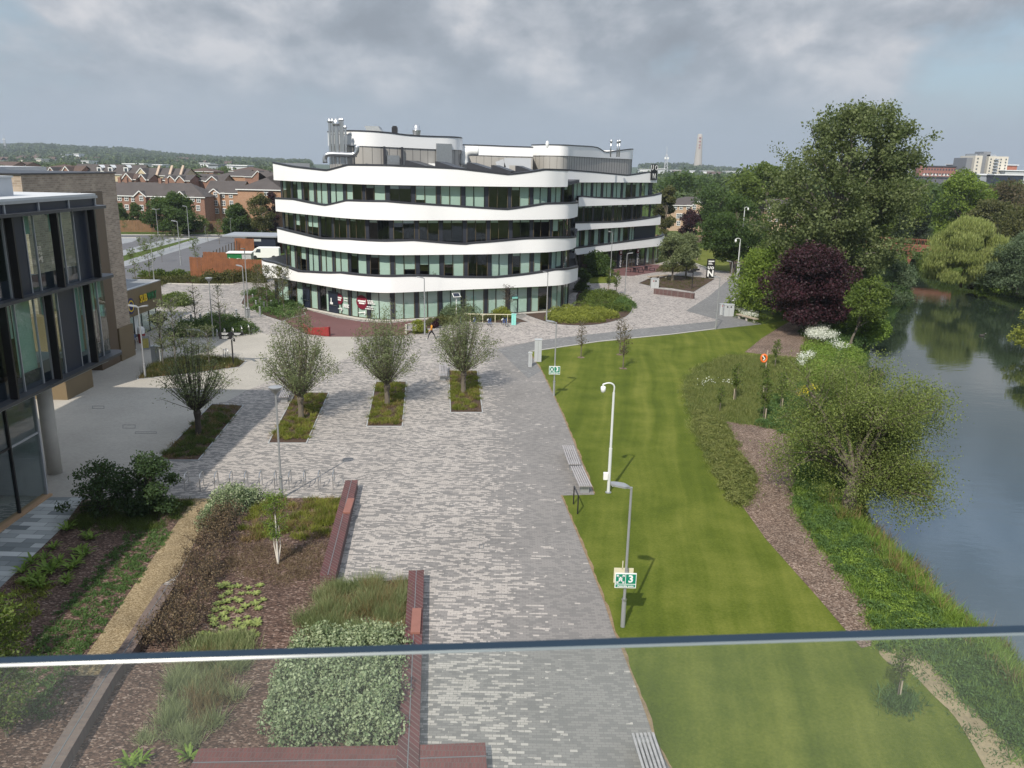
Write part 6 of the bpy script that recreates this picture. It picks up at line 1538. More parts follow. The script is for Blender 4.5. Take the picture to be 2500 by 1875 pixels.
def tree(name,label,cat,p,H,Rw,cb=.22,lobes=26,lr=.36,n=7000,leaf=.32,mat='leaf_mid',bark='bark',tr=None,seed=1,shape='round',group=None,limbs=14,shift=(0,0),ry=None,fill=.55,asp=.6,lean=(0,0),part='crown',drop=None,inner=.25,up=0,jit=.16,spray=0):
    """tapered trunk and limbs, and leaves gathered in uneven clumps"""
    rng=np.random.default_rng(seed); p=Vector(p)
    t=thing(name,label,cat,tuple(p),group)
    tr=tr or max(.05,H*.018); ry=ry or Rw
    z0=H*cb; hc=H-z0
    cen=[]
    k=0
    while len(cen)<lobes and k<lobes*20:
        k+=1
        tz=rng.uniform(.05,.97); th=rng.uniform(0,6.283); e=envr(shape,tz)
        rad=math.sqrt(rng.uniform(inner,1))*e
        r_l=lr*(.7+.6*rng.random())
        rad=max(0,rad-r_l*.55)
        cen.append((rad*Rw*math.cos(th)+shift[0]*tz,rad*ry*math.sin(th)+shift[1]*tz,z0+hc*(tz*(1-r_l*.35)+.02),r_l*min(Rw,ry)))
    for k in range(spray):     # long thin sprays that break the outline
        tz=rng.uniform(.25,.98); th=rng.uniform(0,6.283); e=max(.3,envr(shape,tz)); q0=rng.uniform(.95,1.3)
        for j in range(3):
            rd=q0-j*.13; cen.append((rd*e*Rw*math.cos(th)+shift[0]*tz,rd*e*ry*math.sin(th)+shift[1]*tz,z0+hc*tz*(1-.04*j)+.6*(1-j*.5),lr*Rw*(.32+.12*j)))
    cen=np.array(cen); per=rng.uniform(.5,1.5,len(cen))*cen[:,3]**2; cnt=np.maximum(8,(n*per/per.sum()).astype(int))
    P=[];T=[]
    for c,m_ in zip(cen,cnt):
        d=unit(rng,m_); d[:,2]=np.where(d[:,2]<-.3,d[:,2]*.5,d[:,2])
        u=rng.uniform(0,1,m_)**(1/3.); rr=c[3]*(fill+(1-fill)*u)*(1+.25*np.sin(d[:,0]*5+c[0])*np.cos(d[:,1]*4+c[2]))
        # fewer leaves underneath
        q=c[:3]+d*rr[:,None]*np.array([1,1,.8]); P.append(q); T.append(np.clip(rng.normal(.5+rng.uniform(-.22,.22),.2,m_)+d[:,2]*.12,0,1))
    P=np.concatenate(P);T=np.concatenate(T); P+=rng.normal(size=P.shape)*jit*min(1,H/8)
    P[:,0]+=lean[0]*P[:,2];P[:,1]+=lean[1]*P[:,2]
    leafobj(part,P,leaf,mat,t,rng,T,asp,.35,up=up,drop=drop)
    m_=MB(); top=np.array([shift[0]*.6+lean[0]*H*.75,shift[1]*.6+lean[1]*H*.75,H*.8])
    pts=[];rr=[]; wob=rng.normal(size=(6,2))*H*.012
    for i in range(7):
        q=i/6; w2=wob[min(i,5)] if 0<i<6 else (0,0); pts.append((top[0]*q+w2[0],top[1]*q+w2[1],top[2]*q)); rr.append(tr*(1.25 if i==0 else 1)*(1-.85*q))
    m_.tube(pts,rr,8,cap=False)
    for i in rng.permutation(len(cen))[:limbs]:
        c=cen[i].copy(); c[0]+=lean[0]*c[2]; c[1]+=lean[1]*c[2]
        q=max(.12,min(.9,(c[2]*.62)/top[2])); a=np.array(top)*q; limb(m_,a,c[:3],tr*(1-.8*q)*.6,tr*.08,rng)
    tk=m_.build('trunk',bark,t)
    return t
def T_(label,pxc,pyb,pytop,wpx,Y=None,name='broadleaf_tree',cat='tree',zb=0,**k):
    """tree from picture measures: base at (pxc,pyb) or at distance Y, top row, crown width"""
    if Y is None: b=G(pxc,pyb,zb)
    else: b=A(pxc,pyb,Y); b.z=zb
    H=TZ(b.x,b.y,pxc,pytop)-zb; Rw=wpx/2*b.length/F if False else wpx/2*math.hypot(b.x,b.y)/F*.97
    return tree(name,label,cat,b,H,Rw,**k)
# --- river side group, nearest to farthest
T_('very tall poplar with an open ragged crown towering over the river bank',1998,770,244,350,name='tall_poplar',shape='egg',cb=.10,spray=46,lobes=175,lr=.135,n=74000,leaf=.31,mat='leaf_poplar',tr=.42,seed=11,limbs=60,inner=.06,shift=(2.4,0),fill=.1,jit=.38,asp=.7,bark='bark_grey')
T_('dark purple maple with a rounded crown on the mulch patch',1962,812,598,236,name='purple_maple',shape='dome',cb=.15,lobes=80,lr=.27,n=42000,leaf=.27,mat='leaf_purple',seed=12,tr=.22,limbs=26,bark='bark_grey',fill=.5)
T_('bright green hawthorn mass left of the purple maple',1885,790,585,240,Y=96,name='green_thicket',shape='dome',cb=.02,lobes=50,lr=.28,n=26000,leaf=.26,mat='leaf_fresh',seed=13,limbs=20,ry=5.)
T_('small leaning ash between the purple maple and the water',2074,850,668,112,name='young_ash',shape='dome',cb=.34,lobes=26,lr=.3,n=6500,leaf=.24,mat='leaf_mid',seed=14,lean=(.22,0),limbs=16,fill=.3)
T_('dense bright bush on the bank under the young ash',2108,848,735,110,name='bank_bush',shape='dome',cb=0,lobes=20,n=8000,leaf=.22,mat='leaf_lush',seed=15,limbs=6,zb=-.6)
T_('grey green sallow bush bulging over the water beyond the ash',2172,742,628,110,name='sallow_bush',shape='dome',cb=0,lobes=26,n=11000,leaf=.22,mat='leaf_greywillow',seed=16,limbs=8,zb=-.6)
T_('leafy understorey mass at the foot of the tall poplar',2030,735,560,230,Y=104,name='understorey_bush',shape='dome',cb=0,lobes=40,n=17000,leaf=.3,mat='leaf_poplar',seed=17,limbs=10,ry=6)
T_('leafy bush at the left foot of the tall poplar',1900,690,560,170,Y=125,name='understorey_bush',shape='dome',cb=0,lobes=26,n=11000,leaf=.3,mat='leaf_mid',seed=18,limbs=10)
T_('broad green tree right behind the tall poplar',2140,640,412,180,Y=176,name='broadleaf_tree',shape='round',cb=.12,lobes=50,lr=.3,n=19000,leaf=.42,mat='leaf_mid',seed=19,limbs=20)
T_('round dark green tree standing alone on the far lawn',1787,668,478,168,Y=None,name='round_tree',shape='round',cb=.16,lobes=46,lr=.3,n=20000,leaf=.36,mat='leaf_dark',seed=20,limbs=20,tr=.32)
T_('tall loose tree between the round tree and the poplar',1850,600,392,140,Y=185,name='broadleaf_tree',shape='egg',cb=.15,lobes=40,lr=.3,n=12000,leaf=.5,mat='leaf_mid',seed=21,limbs=20,fill=.4)
T_('dark tree in front of the tan flats, left of the round tree',1742,600,440,110,Y=205,shape='round',cb=.1,lobes=30,n=9000,leaf=.5,mat='leaf_dark',seed=22)
T_('small purple leaved tree in front of the tan flats',1686,590,512,72,Y=205,name='purple_tree',shape='round',cb=.1,lobes=22,n=6000,leaf=.42,mat='leaf_purple',seed=23)
T_('tall grey green tree beside the end of the rear wing',1622,585,440,58,Y=190,shape='egg',cb=.1,lobes=26,n=8000,leaf=.42,mat='leaf_olive',seed=24)
T_('olive bush in front of the low pink wall',1669,612,552,54,Y=172,name='olive_bush',shape='dome',cb=.0,lobes=16,n=5000,leaf=.35,mat='leaf_olive',seed=25,limbs=4)
T_('left of the two pale willows in the planted triangle',1641,686,566,84,name='pale_willow',shape='egg',cb=.26,lobes=34,lr=.3,n=10000,leaf=.26,mat='leaf_willow',seed=26,fill=.3,limbs=24,bark='bark',tr=.17)
T_('right of the two pale willows in the planted triangle',1674,676,568,72,name='pale_willow',shape='egg',cb=.26,lobes=30,lr=.3,n=8500,leaf=.26,mat='leaf_willow',seed=27,fill=.3,limbs=20,tr=.14)
T_('dense green bush by the red terrace under the rear wing',1455,672,618,88,name='dense_bush',shape='dome',cb=0,lobes=26,n=9000,leaf=.25,mat='leaf_dark',seed=28,limbs=4)
T_('dark bush tight against the right corner of the building',1420,712,655,52,name='dense_bush',shape='dome',cb=0,lobes=18,n=6000,leaf=.22,mat='leaf_dark',seed=29,limbs=4)
# --- right bank
T_('pale green weeping willow trailing to the water',2345,702,532,178,Y=None,zb=-.2,name='weeping_willow',shape='dome',cb=.06,lobes=70,lr=.22,n=40000,leaf=.55,mat='leaf_weeping',seed=31,asp=.16,drop=True,limbs=24,fill=.45)
T_('large rounded green tree behind the weeping willow',2325,640,410,135,Y=190,shape='egg',cb=.1,lobes=60,lr=.27,n=20000,leaf=.5,mat='leaf_fresh',seed=32)
T_('dark conifer between the poplar and the weeping willow',2240,620,490,95,Y=172,name='dark_conifer',shape='cone',cb=.03,lobes=60,lr=.25,n=15000,leaf=.42,mat='leaf_conifer',seed=33,asp=.3)
T_('second dark conifer nearer the poplar',2195,620,500,70,Y=168,name='dark_conifer',shape='cone',cb=.03,lobes=40,lr=.25,n=10000,leaf=.42,mat='leaf_conifer',seed=34,asp=.3)
T_('brownish tree on the far right above the olive trees',2460,560,438,150,Y=215,shape='round',cb=.1,lobes=44,n=13000,leaf=.6,mat='leaf_brown',seed=35)
T_('olive green tree right of the large rounded tree',2405,600,478,110,Y=180,shape='round',cb=.08,lobes=36,n=11000,leaf=.5,mat='leaf_olive',seed=36)
T_('dark olive tree at the right edge behind the grey willow',2478,610,500,130,Y=160,shape='round',cb=.05,lobes=36,n=12000,leaf=.45,mat='leaf_olive',seed=37)
T_('grey green willow mass on the right bank',2480,735,565,150,Y=118,name='grey_willow',shape='dome',cb=0,lobes=60,lr=.26,n=26000,leaf=.32,mat='leaf_greywillow',seed=38,asp=.35)
T_('low green bushes on the bank right of the weeping willow',2432,712,655,90,Y=122,name='bank_bush',shape='dome',cb=0,lobes=22,n=9000,leaf=.28,mat='leaf_lush',seed=39,limbs=4,zb=-.6)
T_('small reedy bush at the foot of the weeping willow',2388,708,682,50,Y=None,name='bank_bush',shape='dome',cb=0,lobes=12,n=4000,leaf=.25,mat='leaf_olive',seed=40,limbs=3,zb=-.8)
T_('yellow green bush leaning in at the right edge over the water',2530,868,745,120,Y=None,name='overhanging_bush',shape='dome',cb=0,lobes=26,n=11000,leaf=.22,mat='leaf_yellowgreen',seed=41,limbs=10,zb=-1)
# trees on the right bank just outside the frame are mirrored in the water
for k,(x_,y_,H_,R_) in enumerate(((90,92,15,7),(92,72,17,7),(90,54,14,6),(93,36,16,7))):
    tree('bank_tree','dark right bank tree, %s from the bridge, mirrored in the river'%('first','second','third','fourth')[k],'tree',(x_,y_,0),H_,R_,lobes=30,n=9000,leaf=.6,mat='leaf_dark',seed=50+k,shape='round',cb=.05)
# --- bushes below the bridge and left bank beyond
for k,(px,py,pt,w_,m_) in enumerate(((2195,652,628,50,'leaf_lush'),(2150,640,606,50,'leaf_mid'),(2230,632,612,40,'leaf_nettle'),(2120,640,560,80,'leaf_fresh'))):
    T_(['bright bush on the bank left of the bridge pier','green bush under the left end of the footbridge','low bush beside the bridge pier','fresh green bush in the shade behind the poplar'][k],px,py,pt,w_,Y=None if k!=3 else 140,name='bank_bush',shape='dome',cb=0,lobes=14,n=4500,leaf=.3,mat=m_,seed=60+k,limbs=3)
# --- big crack willow leaning over the water
def crack_willow():
    rng=np.random.default_rng(77); b=G(2068,1252,-.2); t=thing('leaning_willow','big sparse yellow green willow leaning out over the near water','tree',tuple(b)); cen=[]
    H=TZ(b.x,b.y,2110,900)
    # crown centre line: from the picture, spread mostly to the right
    base=np.array([0,0,.6]); 
    m_=MB(); m_.tube([(0,0,-.3),(.1,.1,.9),(.4,.5,2.0)],[.42,.34,.26],9,cap=False)
    P=[];T=[]; tips=[]
    for k in range(24):
        th=rng.uniform(0,6.283) if k>9 else rng.uniform(-.6,1.3); r=rng.uniform(1.2,2.9) ; z=rng.uniform(2.0,H*.86)
        c=np.array([.7+r*math.cos(th)*1.0,1.4+r*math.sin(th)*1.0,z]); limb(m_,(.3,.4,1.2+rng.random()),c,.13,.04,rng,.15,5,6)
        for j in range(11):
            d=unit(rng,1,.1)[0]; l=rng.uniform(.8,2.0); e=c+d*l*np.array([1,1,.8]); limb(m_,c*.75+np.array([.3,.4,1.6])*.25+rng.normal(size=3)*.2,e,.035,.008,rng,.1,3,4); tips.append(e)
            for s_ in range(4):
                e2=e+unit(rng,1,.0)[0]*rng.uniform(.4,.9); limb(m_,e,e2,.01,.004,rng,.1,2,3); tips.append(e2)
    for k in range(46):   # low foliage round the foot
        th=rng.uniform(0,6.283); r=rng.uniform(.5,2.3); tips.append(np.array([.3+r*math.cos(th),.2+r*math.sin(th),rng.uniform(.2,1.9)]))
    # long low branches over the water
    for k in range(9):
        th=rng.uniform(-.9,.5); r=rng.uniform(3.2,5.2); e=np.array([r*math.cos(th),r*math.sin(th)+.6,rng.uniform(.6,2.6)]); limb(m_,(.4,.4,1.4),e,.09,.012,rng,.22,6,5)
        for j in range(12):
            q=rng.uniform(.45,1); e2=np.array([.4,.4,1.4])*(1-q)+e*q+np.array([0,0,.5*math.sin(q*3.14)])+rng.normal(size=3)*np.array([.55,.55,.35]); tips.append(e2)
    m_.build('trunk','bark',t)
    tips=np.array(tips)
    for e in tips:
        n=int(rng.integers(30,95)*(1.25-.55*min(1,abs(e[0]-1)/5))); P.append(e+rng.normal(size=(n,3))*np.array([.34,.34,.26])); T.append(np.clip(rng.normal(.55+rng.uniform(-.25,.25),.2,n),0,1))
    P=np.concatenate(P); P[:,2]=np.maximum(P[:,2],-.9)
    leafobj('crown',P,.10,'leaf_crack',t,rng,np.concatenate(T),.55)
crack_willow()
# --- left side trees beyond the car park
T_('big round dark sycamore in front of the red terrace',424,566,472,138,name='round_tree',shape='dome',cb=.06,lobes=60,lr=.25,n=22000,leaf=.45,mat='leaf_dark',seed=81,Y=186,ry=6)
T_('smaller round dark tree in front of the flats',580,564,500,74,name='round_tree',shape='dome',cb=.06,lobes=40,n=12000,leaf=.4,mat='leaf_dark',seed=82,Y=186)
T_('small dark clipped tree right of the silver car',334,560,490,34,name='small_conifer',shape='egg',cb=.05,lobes=22,n=5000,leaf=.35,mat='leaf_dark',seed=83,Y=198)
T_('small dark clipped tree at the edge of the brick block',300,560,492,30,name='small_conifer',shape='egg',cb=.05,lobes=20,n=4500,leaf=.35,mat='leaf_dark',seed=84,Y=198)
T_('thin leaved birch beside the left end of the white building',640,572,466,62,name='birch_tree',shape='egg',cb=.16,lobes=30,n=7000,leaf=.36,mat='leaf_olive',seed=85,Y=183,fill=.3,bark='bark_pale',tr=.2)
T_('dark purple tree just left of the white building',668,568,458,34,name='purple_tree',shape='egg',cb=.05,lobes=20,n=5000,leaf=.36,mat='leaf_purple',seed=86,Y=186)
# low hedges near the yard
def hedge(label,px,w_,h_,mat,n,leaf,seed,name='hedge',kind=None,z=0,tint=None):
    rng=np.random.default_rng(seed); P=[G(a,b,z) for a,b in px]; t=thing(name,label,'hedge',tuple(P[0]),world=True) 
    Q=[];tot=sum((q-p).length for p,q in zip(P,P[1:]))
    for p,q in zip(P,P[1:]):
        m=int(n*(q-p).length/tot); u=rng.uniform(0,1,m)[:,None]; base=np.array(p)*(1-u)+np.array(q)*u; d=unit(rng,m); d[:,2]=np.abs(d[:,2]); s_=rng.uniform(.7,1.,m)[:,None]
        lump=1+.22*np.sin(base[:,:1]*2.1+base[:,1:2]*1.7)+.12*np.sin(base[:,:1]*5+1); Q.append(base+d*s_*np.array([w_/2,w_/2,h_])*lump)
    Q=np.concatenate(Q)-np.array(tuple(P[0])); o=leafobj('foliage',Q,leaf,mat,t,rng); 
    m_=MB()
    for k in range(int(tot/.8)+2):
        u=k/(int(tot/.8)+2)*tot; 
        for p,q in zip(P,P[1:]):
            l=(q-p).length
            if u<=l: c=p.lerp(q,u/l); m_.tube([(c.x,c.y,z),(c.x+.1,c.y,z+h_*.6)],[.03,.012],5); break
            u-=l
    m_.build('stems','bark_dark',t); return t
hedge('feathery hedge along the foot of the orange fence',[(500,690),(560,688),(600,685),(640,690)],2.4,1.5,'leaf_olive',9000,.24,90)
hedge('thin hedge along the side road beside the yard',[(350,676),(400,678),(455,676)],1.8,1.0,'leaf_mid',5000,.25,91)
hedge('low hedge at the corner behind the shed',[(618,574),(640,577),(678,577)],3.0,1.2,'leaf_dark',5000,.35,92)
hedge('olive hedge sloping behind the shed roof',[(622,592),(650,586),(690,583)],4.0,1.4,'leaf_olive',6000,.35,93)
hedge('rounded clipped hedge mound beside the shop',[(405,742),(425,745),(440,743)],3.2,1.4,'leaf_mid',6000,.2,94,name='clipped_hedge')
hedge('hedge strip along the roadside in front of the side fence',[(330,690),(400,690),(470,686)],1.6,.8,'leaf_olive',4000,.22,95)
# car park saplings
rows_s=[(345,628,.0),(357,625,0),(371,620,0),(385,616,0),(399,611,0),(414,607,0),(428,601,0),(442,597,0),(396,640,0)]
sap0=None
def sapling(H=3.2,seed=1,mat='leaf_mid',n=380,leaf=.2,R_=.7,bark='bark',stake=False,twig=26,cb=.3,shape='egg',tr=.035,name='young_tree',label='x'):
    rng=np.random.default_rng(seed); t=thing(name,label,'young tree'); m_=MB(); m_.tube([(0,0,0),(.03,0,H*.5),(0,0,H*.97)],[tr,tr*.75,tr*.15],6,cap=False); P=[]
    for k in range(twig):
        z=H*(cb+(1-cb)*rng.uniform(0,.95)); th=rng.uniform(0,6.28); q=(z/H-cb)/(1-cb); l=R_*(envr(shape,q)*.9+.1)*rng.uniform(.7,1.1); e=np.array([l*math.cos(th),l*math.sin(th),z+l*.55]); limb(m_,(0,0,z),e,tr*.35,.006,rng,.06,3,4)
        for j in range(2): 
            u=rng.uniform(.4,.8); s_=np.array([0,0,z])*(1-u)+e*u; e2=s_+unit(rng,1,.4)[0]*l*.35; limb(m_,s_,e2,.008,.004,rng,.05,2,3); 
            if n: P.append(e2+rng.normal(size=(max(1,n//twig//3),3))*.09)
        if n: u=rng.uniform(.3,1,(max(1,n//twig),1)); P.append((np.array([0,0,z])*(1-u)+e*u)+rng.normal(size=(len(u),3))*.09)
    m_.build('trunk',bark,t)
    if n: P=np.concatenate(P); leafobj('crown',P,leaf,mat,t,rng)
    if stake: s2=MB(); s2.tube([(.12,-.1,0),(.12,-.1,1.0)],.045,6); s2.build('stake','timber_pale',t)
    return t
SA=sapling(3.4,101,n=230,leaf=.15)
for k,(x_,y_,_) in enumerate(rows_s):
    c=SA if k==0 else dup(SA,(0,0,0),rz=k*1.3,s=.85+.05*(k%4)); c.location=G(x_,y_); c['label']='thin young tree in the row along the car park grass strip'; c['group']='young trees of the car park strip'
for k,(x_,y_,s_,lb) in enumerate(((332,700,1.45,'young tree beside the brick block corner, right of its wall'),(366,683,1.5,'dark leaved young tree above the shop roof'),(478,652,1.35,'young tree in front of the yard fence corner'),(508,590,1.25,'young tree at the end of the paved bays'),(536,596,1.45,'leafy young tree near the slatted screen'),(404,575,1.5,'young tree by the twin car park lamp'),(475,572,1.6,'young tree with a stake behind the car park lamp'),(306,571,1.1,'young tree at the pale fence near the left'),(615,577,1.2,'slender young tree by the hedge corner'))):
    dup(SA,G(x_,y_),lb,None,k*.9,s_)
# plaza trees with bare conical twigs
SB=sapling(5.0,102,n=90,leaf=.16,R_=1.5,twig=46,cb=.22,shape='cone',tr=.06,bark='bark_dark',label='dark barked young tree with bare twigs in the rounded shrub bed, left of two'); SB.location=G(478,800)
SC=sapling(5.3,103,n=110,leaf=.15,R_=1.5,twig=46,cb=.22,shape='cone',tr=.07,bark='bark_grey',label='grey barked young tree with bare twigs in the rounded shrub bed, right of two'); SC.location=G(539,822)
SD=sapling(6.0,104,n=640,leaf=.17,R_=1.6,twig=60,cb=.25,tr=.07,bark='bark_grey',mat='leaf_willow',label='leafy young tree on the left half of the planted island'); SD.location=G(431,905)
for k,(x_,y_,s_,lb) in enumerate(((399,895,.75,'thin sapling near the left tip of the planted island'),(472,902,.62,'thin sapling in the middle of the planted island'),(512,898,.6,'thin sapling at the right of the planted island'))): dup(SD,G(x_,y_),lb,None,k*2.,s_)
dt=tree('potted_tree','tiny dark leaved tree standing on the paving outside the shop','young tree',G(392.5,834),2.9,.75,cb=.5,lobes=12,n=1500,leaf=.16,mat='leaf_conifer',bark='bark_dark',tr=.12,seed=105,limbs=8)
# birches in the left bed
BI=sapling(5.2,106,n=700,leaf=.15,R_=1.1,twig=50,cb=.22,tr=.06,bark='bark_grey',mat='leaf_olive',label='left of the slim birches beside the curved window wall')
BI.location=G(653,760); dup(BI,G(681,752),'middle of the slim birches beside the curved window wall',None,1.4,.95); dup(BI,G(694,763),'right of the slim birches beside the curved window wall',None,2.7,1.0); dup(BI,G(634,748),'slim birch at the left end of the birch bed',None,4,.95); dup(BI,G(1059,772),'slim birch against the middle of the window wall',None,5,.95); dup(BI,G(1029,775),'leaning slim birch left of the tall lamp by the windows',None,3.3,.85)
BT2=sapling(3.6,107,n=60,leaf=.12,R_=1.1,twig=50,cb=.35,tr=.06,bark='bark_dark',mat='leaf_twig',label='small leafless tree with a round twiggy crown by the hire bikes',shape='round'); BT2.location=G(1238,776)
# lawn saplings
LS=sapling(3.3,108,n=160,leaf=.13,R_=.65,twig=44,cb=.28,tr=.05,bark='bark',mat='leaf_brown',label='bare young tree on the lawn, left of three'); LS.location=G(1418,873)
dup(LS,G(1513,866),'bare young tree on the lawn, behind the front one of the pair',None,2,1.05); dup(LS,G(1521,900),'bare young tree on the lawn, front one of the right pair',None,4,1.15)
m_=MB()
for x_,y_ in ((1418,873),(1513,866),(1521,900)): p=G(x_,y_); m_.prism([(p.x+.35*math.cos(i),p.y+.35*math.sin(i)) for i in np.arange(0,6.2,.6)],.02,.02,side=False)
struct('tree_pits',m_,'mulch')
for k,(x_,y_,s_,lb) in enumerate(((1414+95,697-0,.7,'x'),)): pass
YS=sapling(3.0,109,n=420,leaf=.14,R_=.55,twig=26,cb=.35,tr=.035,bark='bark',mat='leaf_mid',stake=True,label='staked sapling in the meadow, lowest and nearest of four'); YS.location=G(1862,1030)
dup(YS,G(1904,1003),'staked sapling in the meadow right of the nearest one',None,1,.95); dup(YS,G(1757,1005),'short staked sapling at the left of the meadow',None,2,.6); dup(YS,G(1795,978),'staked sapling behind the short one in the meadow',None,3,.9); dup(YS,G(1866,965),'staked sapling below the life ring',None,4,.75)
dup(YS,G(2191,1703),'single staked sapling on the near lawn by the bare earth',None,1,.62)
dup(YS,G(1892,896),'tall thin sapling at the mulch patch edge behind the life ring',None,2,.8)
for k,(x_,y_,lb) in enumerate(((1700,636,'slender young tree on the far lawn, left'),(1722,612,'slender young tree at the back of the far lawn'),(1504,722,'thin plaza sapling behind the round hedge, left'),(1486,716,'thin plaza sapling behind the round hedge, far left'),)): dup(YS,G(x_,y_),lb,None,k,1.1)
# --- pollard willows
def pollard(seed,H,R_,label,n=2600,mat='leaf_willow',dens=1):
    rng=np.random.default_rng(seed); t=thing('pollard_willow',label,'tree'); m_=MB(); hh=1.55
    m_.tube([(0,0,0),(.02,0,.3),(0,.03,1.0),(.03,0,hh-.15),(0,0,hh+.15)],[.23,.19,.17,.24,.16],10); 
    P=[];T=[]
    for k in range(int(120*dens)):
        th=rng.uniform(0,6.28); q=rng.uniform(0,1)**.62; top=hh+(H-hh)*rng.uniform(.55,1)*(1-.62*q*q); r=R_*q*rng.uniform(.8,1.2)
        a=np.array([.16*math.cos(th),.16*math.sin(th),hh+.05]); e=np.array([r*math.cos(th),r*math.sin(th),top]); mid=a*.45+e*.55; mid[:2]*=1.12; mid[2]=hh+(top-hh)*.55+.25*q
        pts=[a,a*.7+mid*.3,mid,mid*.45+e*.55+np.array([0,0,.1]),e+np.array([rng.normal()*.05,rng.normal()*.05,-.08*q])]; m_.tube(pts,[.028,.022,.015,.010,.005],4,cap=False)
        nl=int(n/120*rng.uniform(.4,1.6)); u=rng.uniform(.16,1,nl)**.8; C=np.array([pts[min(3,int(v*4))]*(1-(v*4-int(v*4)))+pts[min(4,int(v*4)+1)]*(v*4-int(v*4)) if v<1 else pts[4] for v in u])
        P.append(C+rng.normal(size=(nl,3))*np.array([.17,.17,.15])); T.append(np.clip(rng.normal(.5,.25,nl),0,1))
    m_.build('trunk','bark_dark' if seed==201 else 'bark',t); leafobj('crown',np.concatenate(P),.155,mat,t,rng,np.concatenate(T),.3,drop=None); return t
def tallest(px,py,pt): b=G(px,py); return b,TZ(b.x,b.y,px,pt)
for k,(px,py,pt,R_,lb,n) in enumerate(((485,1060,800,2.5,'leftmost pollard willow, dark and sparse in the shade of the glass building',5200),(735,1022,730,2.65,'second pollard willow from the left in the row of four',11000),(945,989,725,2.6,'third pollard willow from the left in the row of four',10500),(1131,957,712,2.5,'rightmost pollard willow of the row, next to the lawn path',10500))):
    b,H=tallest(px,py,pt); t=pollard(201+k,H,R_,lb,n); t.location=b; t['group']='four pollard willows in planting beds'
# --- bed planting (uncountable)
def tufts(name,poly,n,h,w_,mat,seed,per=26,spread=.16,z=.03,label=None,cat=None,kind='stuff',lean=.5,clump=True):
    rng=np.random.default_rng(seed); C=scatter(poly,n,rng); C[:,2]=z
    P=np.repeat(C,per,axis=0); P[:,:2]+=rng.normal(size=(len(P),2))*spread; sz=np.repeat(rng.uniform(.6,1.25,len(C)),per); T=np.clip(np.repeat(rng.uniform(.1,.9,len(C)),per)+rng.normal(size=len(P))*.18,0,1)
    o=blades(name,P,h*sz,w_,mat,None,rng,lean,T); o['kind']=kind; return o
def shrink(poly,f):
    c=Vector((sum(p[0] for p in poly)/len(poly),sum(p[1] for p in poly)/len(poly))); return [(c.x+(p[0]-c.x)*f,c.y+(p[1]-c.y)*f) for p in poly]
for k,(B_,mt) in enumerate(((B1,'leaf_sedge_dk'),(B2,'leaf_sedge'),(B3,'leaf_sedge'),(B4,'leaf_sedge'))):
    tufts('sedge_planting',shrink(B_,.9),78,.32,.028,mt,300+k,per=150,spread=.125,lean=1.25); tufts('tan_sedge_planting',shrink(B_,.94),70,.3,.03,'leaf_sedge_tan',310+k,per=30,spread=.14,lean=.8)
tufts('island_planting',shrink(BS,.92),330,.5,.04,'leaf_olive',320,per=40,spread=.2); tufts('island_tan_planting',shrink(BS,.93),140,.4,.035,'leaf_sedge_tan',321,per=26)
def lumps(name,poly,n,r_,h_,mat,leaf,seed,per=300,tag_=None,z=0):
    """low shrubs in one mass"""
    rng=np.random.default_rng(seed); C=scatter(poly,n,rng); P=[];T=[]
    for c in C:
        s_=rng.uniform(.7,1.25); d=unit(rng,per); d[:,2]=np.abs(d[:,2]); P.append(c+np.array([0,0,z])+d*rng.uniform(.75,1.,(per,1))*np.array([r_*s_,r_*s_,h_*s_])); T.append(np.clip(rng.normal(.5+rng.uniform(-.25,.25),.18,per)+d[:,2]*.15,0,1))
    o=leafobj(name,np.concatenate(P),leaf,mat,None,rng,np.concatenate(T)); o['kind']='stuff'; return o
lumps('shrub_mass',shrink(BR,.9),60,1.2,1.05,'leaf_dark',.17,330); lumps('birch_bed_planting',shrink(BBI,.9),70,.9,.7,'leaf_nettle',.17,331,per=200)
hp=GP([(1330,783),(1365,789),(1425,792),(1480,786),(1505,775),(1480,765),(1400,752),(1345,765)]); lumps('yellow_hedge_mass',shrink(hp,.95),110,.75,.8,'leaf_yellowgreen',.13,332,per=330)
hp2=GP([(1400,752),(1480,762),(1535,768),(1541,750),(1528,730),(1480,716),(1415,718)]); lumps('mixed_shrub_mass',shrink(hp2,.93),90,.9,.85,'leaf_mid',.16,333,per=240)
lumps('right_edge_shrubs',GP([(1505,760),(1538,764),(1541,745),(1520,735)]),16,.9,1.1,'leaf_nettle',.15,334,per=330)
rk=GP([(1050,798),(1068,796),(1150,784),(1230,783),(1228,774),(1150,776),(1050,784)]); lumps('rack_shrub_mass',rk,60,.7,.65,'leaf_olive',.14,335,per=220)
lumps('tall_feathery_shrubs',GP([(1075,786),(1150,778),(1160,770),(1085,776)]),26,1.0,1.5,'leaf_greywillow',.14,336,per=260)
T_('yellow green clipped shrub beside the slatted recliner',1022,812,783,52,name='round_shrub',shape='dome',cb=0,lobes=18,n=5000,leaf=.14,mat='leaf_yellowgreen',seed=340,limbs=3)
T_('clipped round green shrub in front of the dark entrance',1228,776,752,56,name='round_shrub',shape='dome',cb=0,lobes=16,n=4500,leaf=.14,mat='leaf_yellowgreen',seed=341,limbs=3)
T_('dark red leaved bush beside the clipped yellow shrub',1065,800,775,26,name='red_bush',shape='dome',cb=0,lobes=10,n=1600,leaf=.14,mat='leaf_purple',seed=342,limbs=3)
tufts('triangle_planting',shrink(BP,.93),260,.3,.03,'leaf_olive',343,per=14,spread=.2)
lumps('triangle_back_hedge',GP([(1600,664),(1640,655),(1692,655),(1694,662),(1650,664)]),26,1.2,1.1,'leaf_olive',.2,344,per=240)
tufts('side_bed_planting',shrink(BF,.9),260,.7,.05,'leaf_olive',345,per=30,spread=.3)
